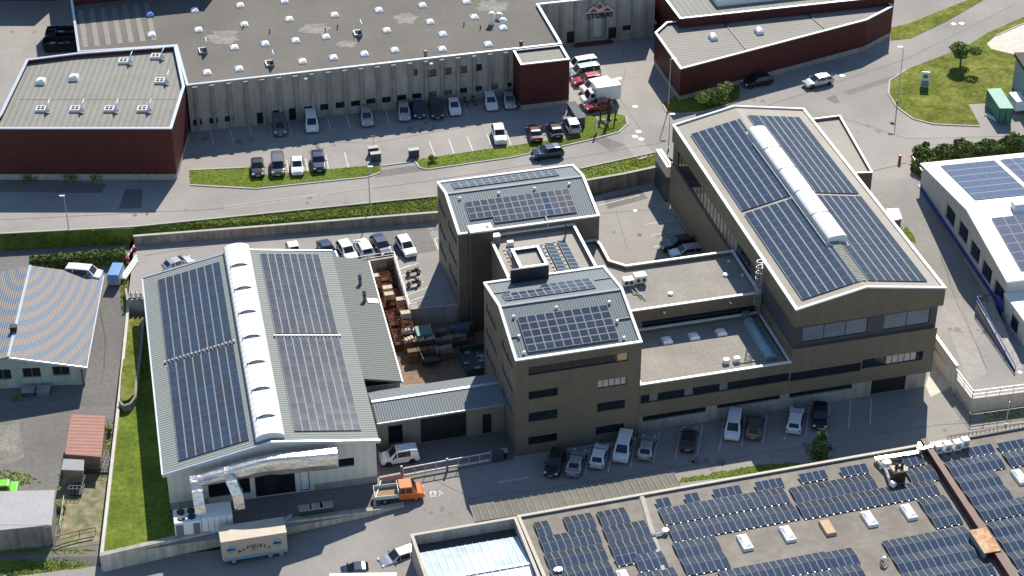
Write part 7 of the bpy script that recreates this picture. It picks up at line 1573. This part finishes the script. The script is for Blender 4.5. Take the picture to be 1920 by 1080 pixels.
# standing figure on the link roof
J = [(0,0,.95),(0,0,1.15),(0,0,1.38),(0,0,1.50),(.02,0,1.60),(.02,0,1.70),(0,.2,1.40),(.02,.27,1.12),(.10,.28,.90),(0,-.2,1.40),(.02,-.27,1.12),(.10,-.28,.90),(0,.10,.85),(.03,.11,.48),(0,.12,.08),(.14,.13,.04),(0,-.10,.85),(.03,-.11,.48),(0,-.12,.08),(.14,-.13,.04)]
E_ = [(0,1),(1,2),(2,3),(3,4),(4,5),(2,6),(6,7),(7,8),(2,9),(9,10),(10,11),(0,12),(12,13),(13,14),(14,15),(0,16),(16,17),(17,18),(18,19)]
Rr = [(.13,.16),(.13,.16),(.12,.17),(.06,.06),(.10,.09),(.07,.07),.065,.05,.035,.065,.05,.035,.10,.07,.05,.045,.10,.07,.05,.045]
hands(J, E_, Rr, J[8], 8, (.2,0,-1)); hands(J, E_, Rr, J[11], 11, (.2,0,-1))
w_ = P(1061,441,12.25)
person('person in dark clothes standing on the flat link roof near the white parapet', w_, R(200), J, E_, Rr, ([M['dgrey'], M['black'], M['skin']], lambda c: 2 if c.z > 1.5 or (abs(c.y) > .2 and c.z < .92 and c.z > .7) else (0 if c.z > .92 else 1)), (.01,0,1.67))
# bending figure on the solar roof
J = [(0,0,.62),(.18,0,.80),(.40,0,.86),(.52,0,.84),(.60,0,.80),(.68,0,.76),(.40,.18,.82),(.55,.24,.58),(.72,.20,.42),(.40,-.18,.82),(.55,-.24,.58),(.72,-.20,.42),(0,.11,.55),(.22,.15,.36),(-.08,.16,.08),(.06,.17,.04),(0,-.11,.55),(.22,-.15,.36),(-.08,-.16,.08),(.06,-.17,.04)]
Rr = [(.14,.16),(.14,.16),(.13,.17),(.06,.06),(.10,.09),(.07,.07),.065,.05,.035,.065,.05,.035,.10,.07,.05,.045,.10,.07,.05,.045]
E_ = E_[:19]
hands(J, E_, Rr, J[8], 8, (.5,0,-.8)); hands(J, E_, Rr, J[11], 11, (.5,0,-.8))
w_ = P(1652,1058,ZB-.13)
person('person in white shirt bending down beside a solar block', w_, R(25), J, E_, Rr, ([M['white'], M['black'], M['skin']], lambda c: 2 if c.x > .55 else (0 if c.z > .60 else 1)), (.66,0,.82))
# red and orange bits beside the lane
p = P(246,480,ZP); t = thing('road_barrier', 'red and white barrier boards leaning at the lane corner', 'barrier', p, R(80)); mb = MB()
for k in range(6): mb.box(-1.5+k*.5,-.05,.5,-1.0+k*.5,.05,.8,k%2)
mb.box(-1.4,-.3,0,-1.3,.3,.5,0); mb.box(1.3,-.3,0,1.4,.3,.5,0); mb.build('board', [M['redp'], M['white']], t)
p = P(248,505,ZP); t = thing('pipe_bundle', 'long white pipes lying at the edge of the parking deck', 'pipes', p, R(78)); mb = MB()
for k in range(3): mb.tube((-2.5,k*.3,.14),(2.0+k*.5,k*.3,.14),.11,.11,8)
mb.build('pipe', M['white'], t)
for i in range(4):
    p = P(246+i*9,557,ZP+.3); t = thing('white_canister', ['leftmost','second','third','rightmost'][i]+' small white canister on the shaded deck-end wall', 'canister', p); mb = MB(); mb.tube((0,0,0),(0,0,.7),.22,.2,8); mb.build('body', M['white'], t); mb = MB(); mb.tube((0,0,.7),(0,0,.8),.1,.1,6); mb.build('cap', M['dgrey'], t)
p = P(60,352,ZN); 
# ------------------------------------------------------------------ countable pieces become parts of their own
SPLIT = {'cable_tray','pilaster','fan','joint_strip','flue','snow_guard','ballast_block','vent_box','roof_vent','wall_lamp','plinth','post','foot_rail','louvre','support','boulder','roof_drain_strip','roof_joint','roof_step','chimney_stack','roof_strip','rear_post','hatch','panel_seam','guard_rail','wire_post','casing','pipe_box','printed_field','number_plates','door_bar','downpipe','rib','pipe','scrap','front_extension','ridge_and_gutter','mirror'}
for o in list(C.objects):
    if o.type != 'MESH' or o.name.split('.')[0] not in SPLIT or not o.parent: continue
    me = o.data; nv = len(me.vertices); par_ = list(range(nv))
    def find(a):
        while par_[a] != a: par_[a] = par_[par_[a]]; a = par_[a]
        return a
    for e in me.edges:
        a, b = find(e.vertices[0]), find(e.vertices[1])
        if a != b: par_[a] = b
    groups = {}
    for p in me.polygons: groups.setdefault(find(p.vertices[0]), []).append(p)
    if not 1 < len(groups) <= 100: continue
    for k, ps in enumerate(groups.values()):
        vs = sorted({v for p in ps for v in p.vertices}); mp = {v: i for i, v in enumerate(vs)}
        nm = bpy.data.meshes.new(me.name); nm.from_pydata([me.vertices[v].co for v in vs], [], [[mp[v] for v in p.vertices] for p in ps])
        for m in me.materials: nm.materials.append(m)
        nm.polygons.foreach_set('material_index', [p.material_index for p in ps]); nm.update()
        n_ = bpy.data.objects.new(o.name.split('.')[0], nm); C.objects.link(n_); n_.parent = o.parent; n_.location = o.location; n_.rotation_euler = o.rotation_euler
        for md in o.modifiers:
            if md.type == 'BEVEL': b = n_.modifiers.new('bevel', 'BEVEL'); b.width = md.width; b.segments = 2; b.limit_method = 'ANGLE'
    for c in list(o.children): c.parent = o.parent
    bpy.data.objects.remove(o)
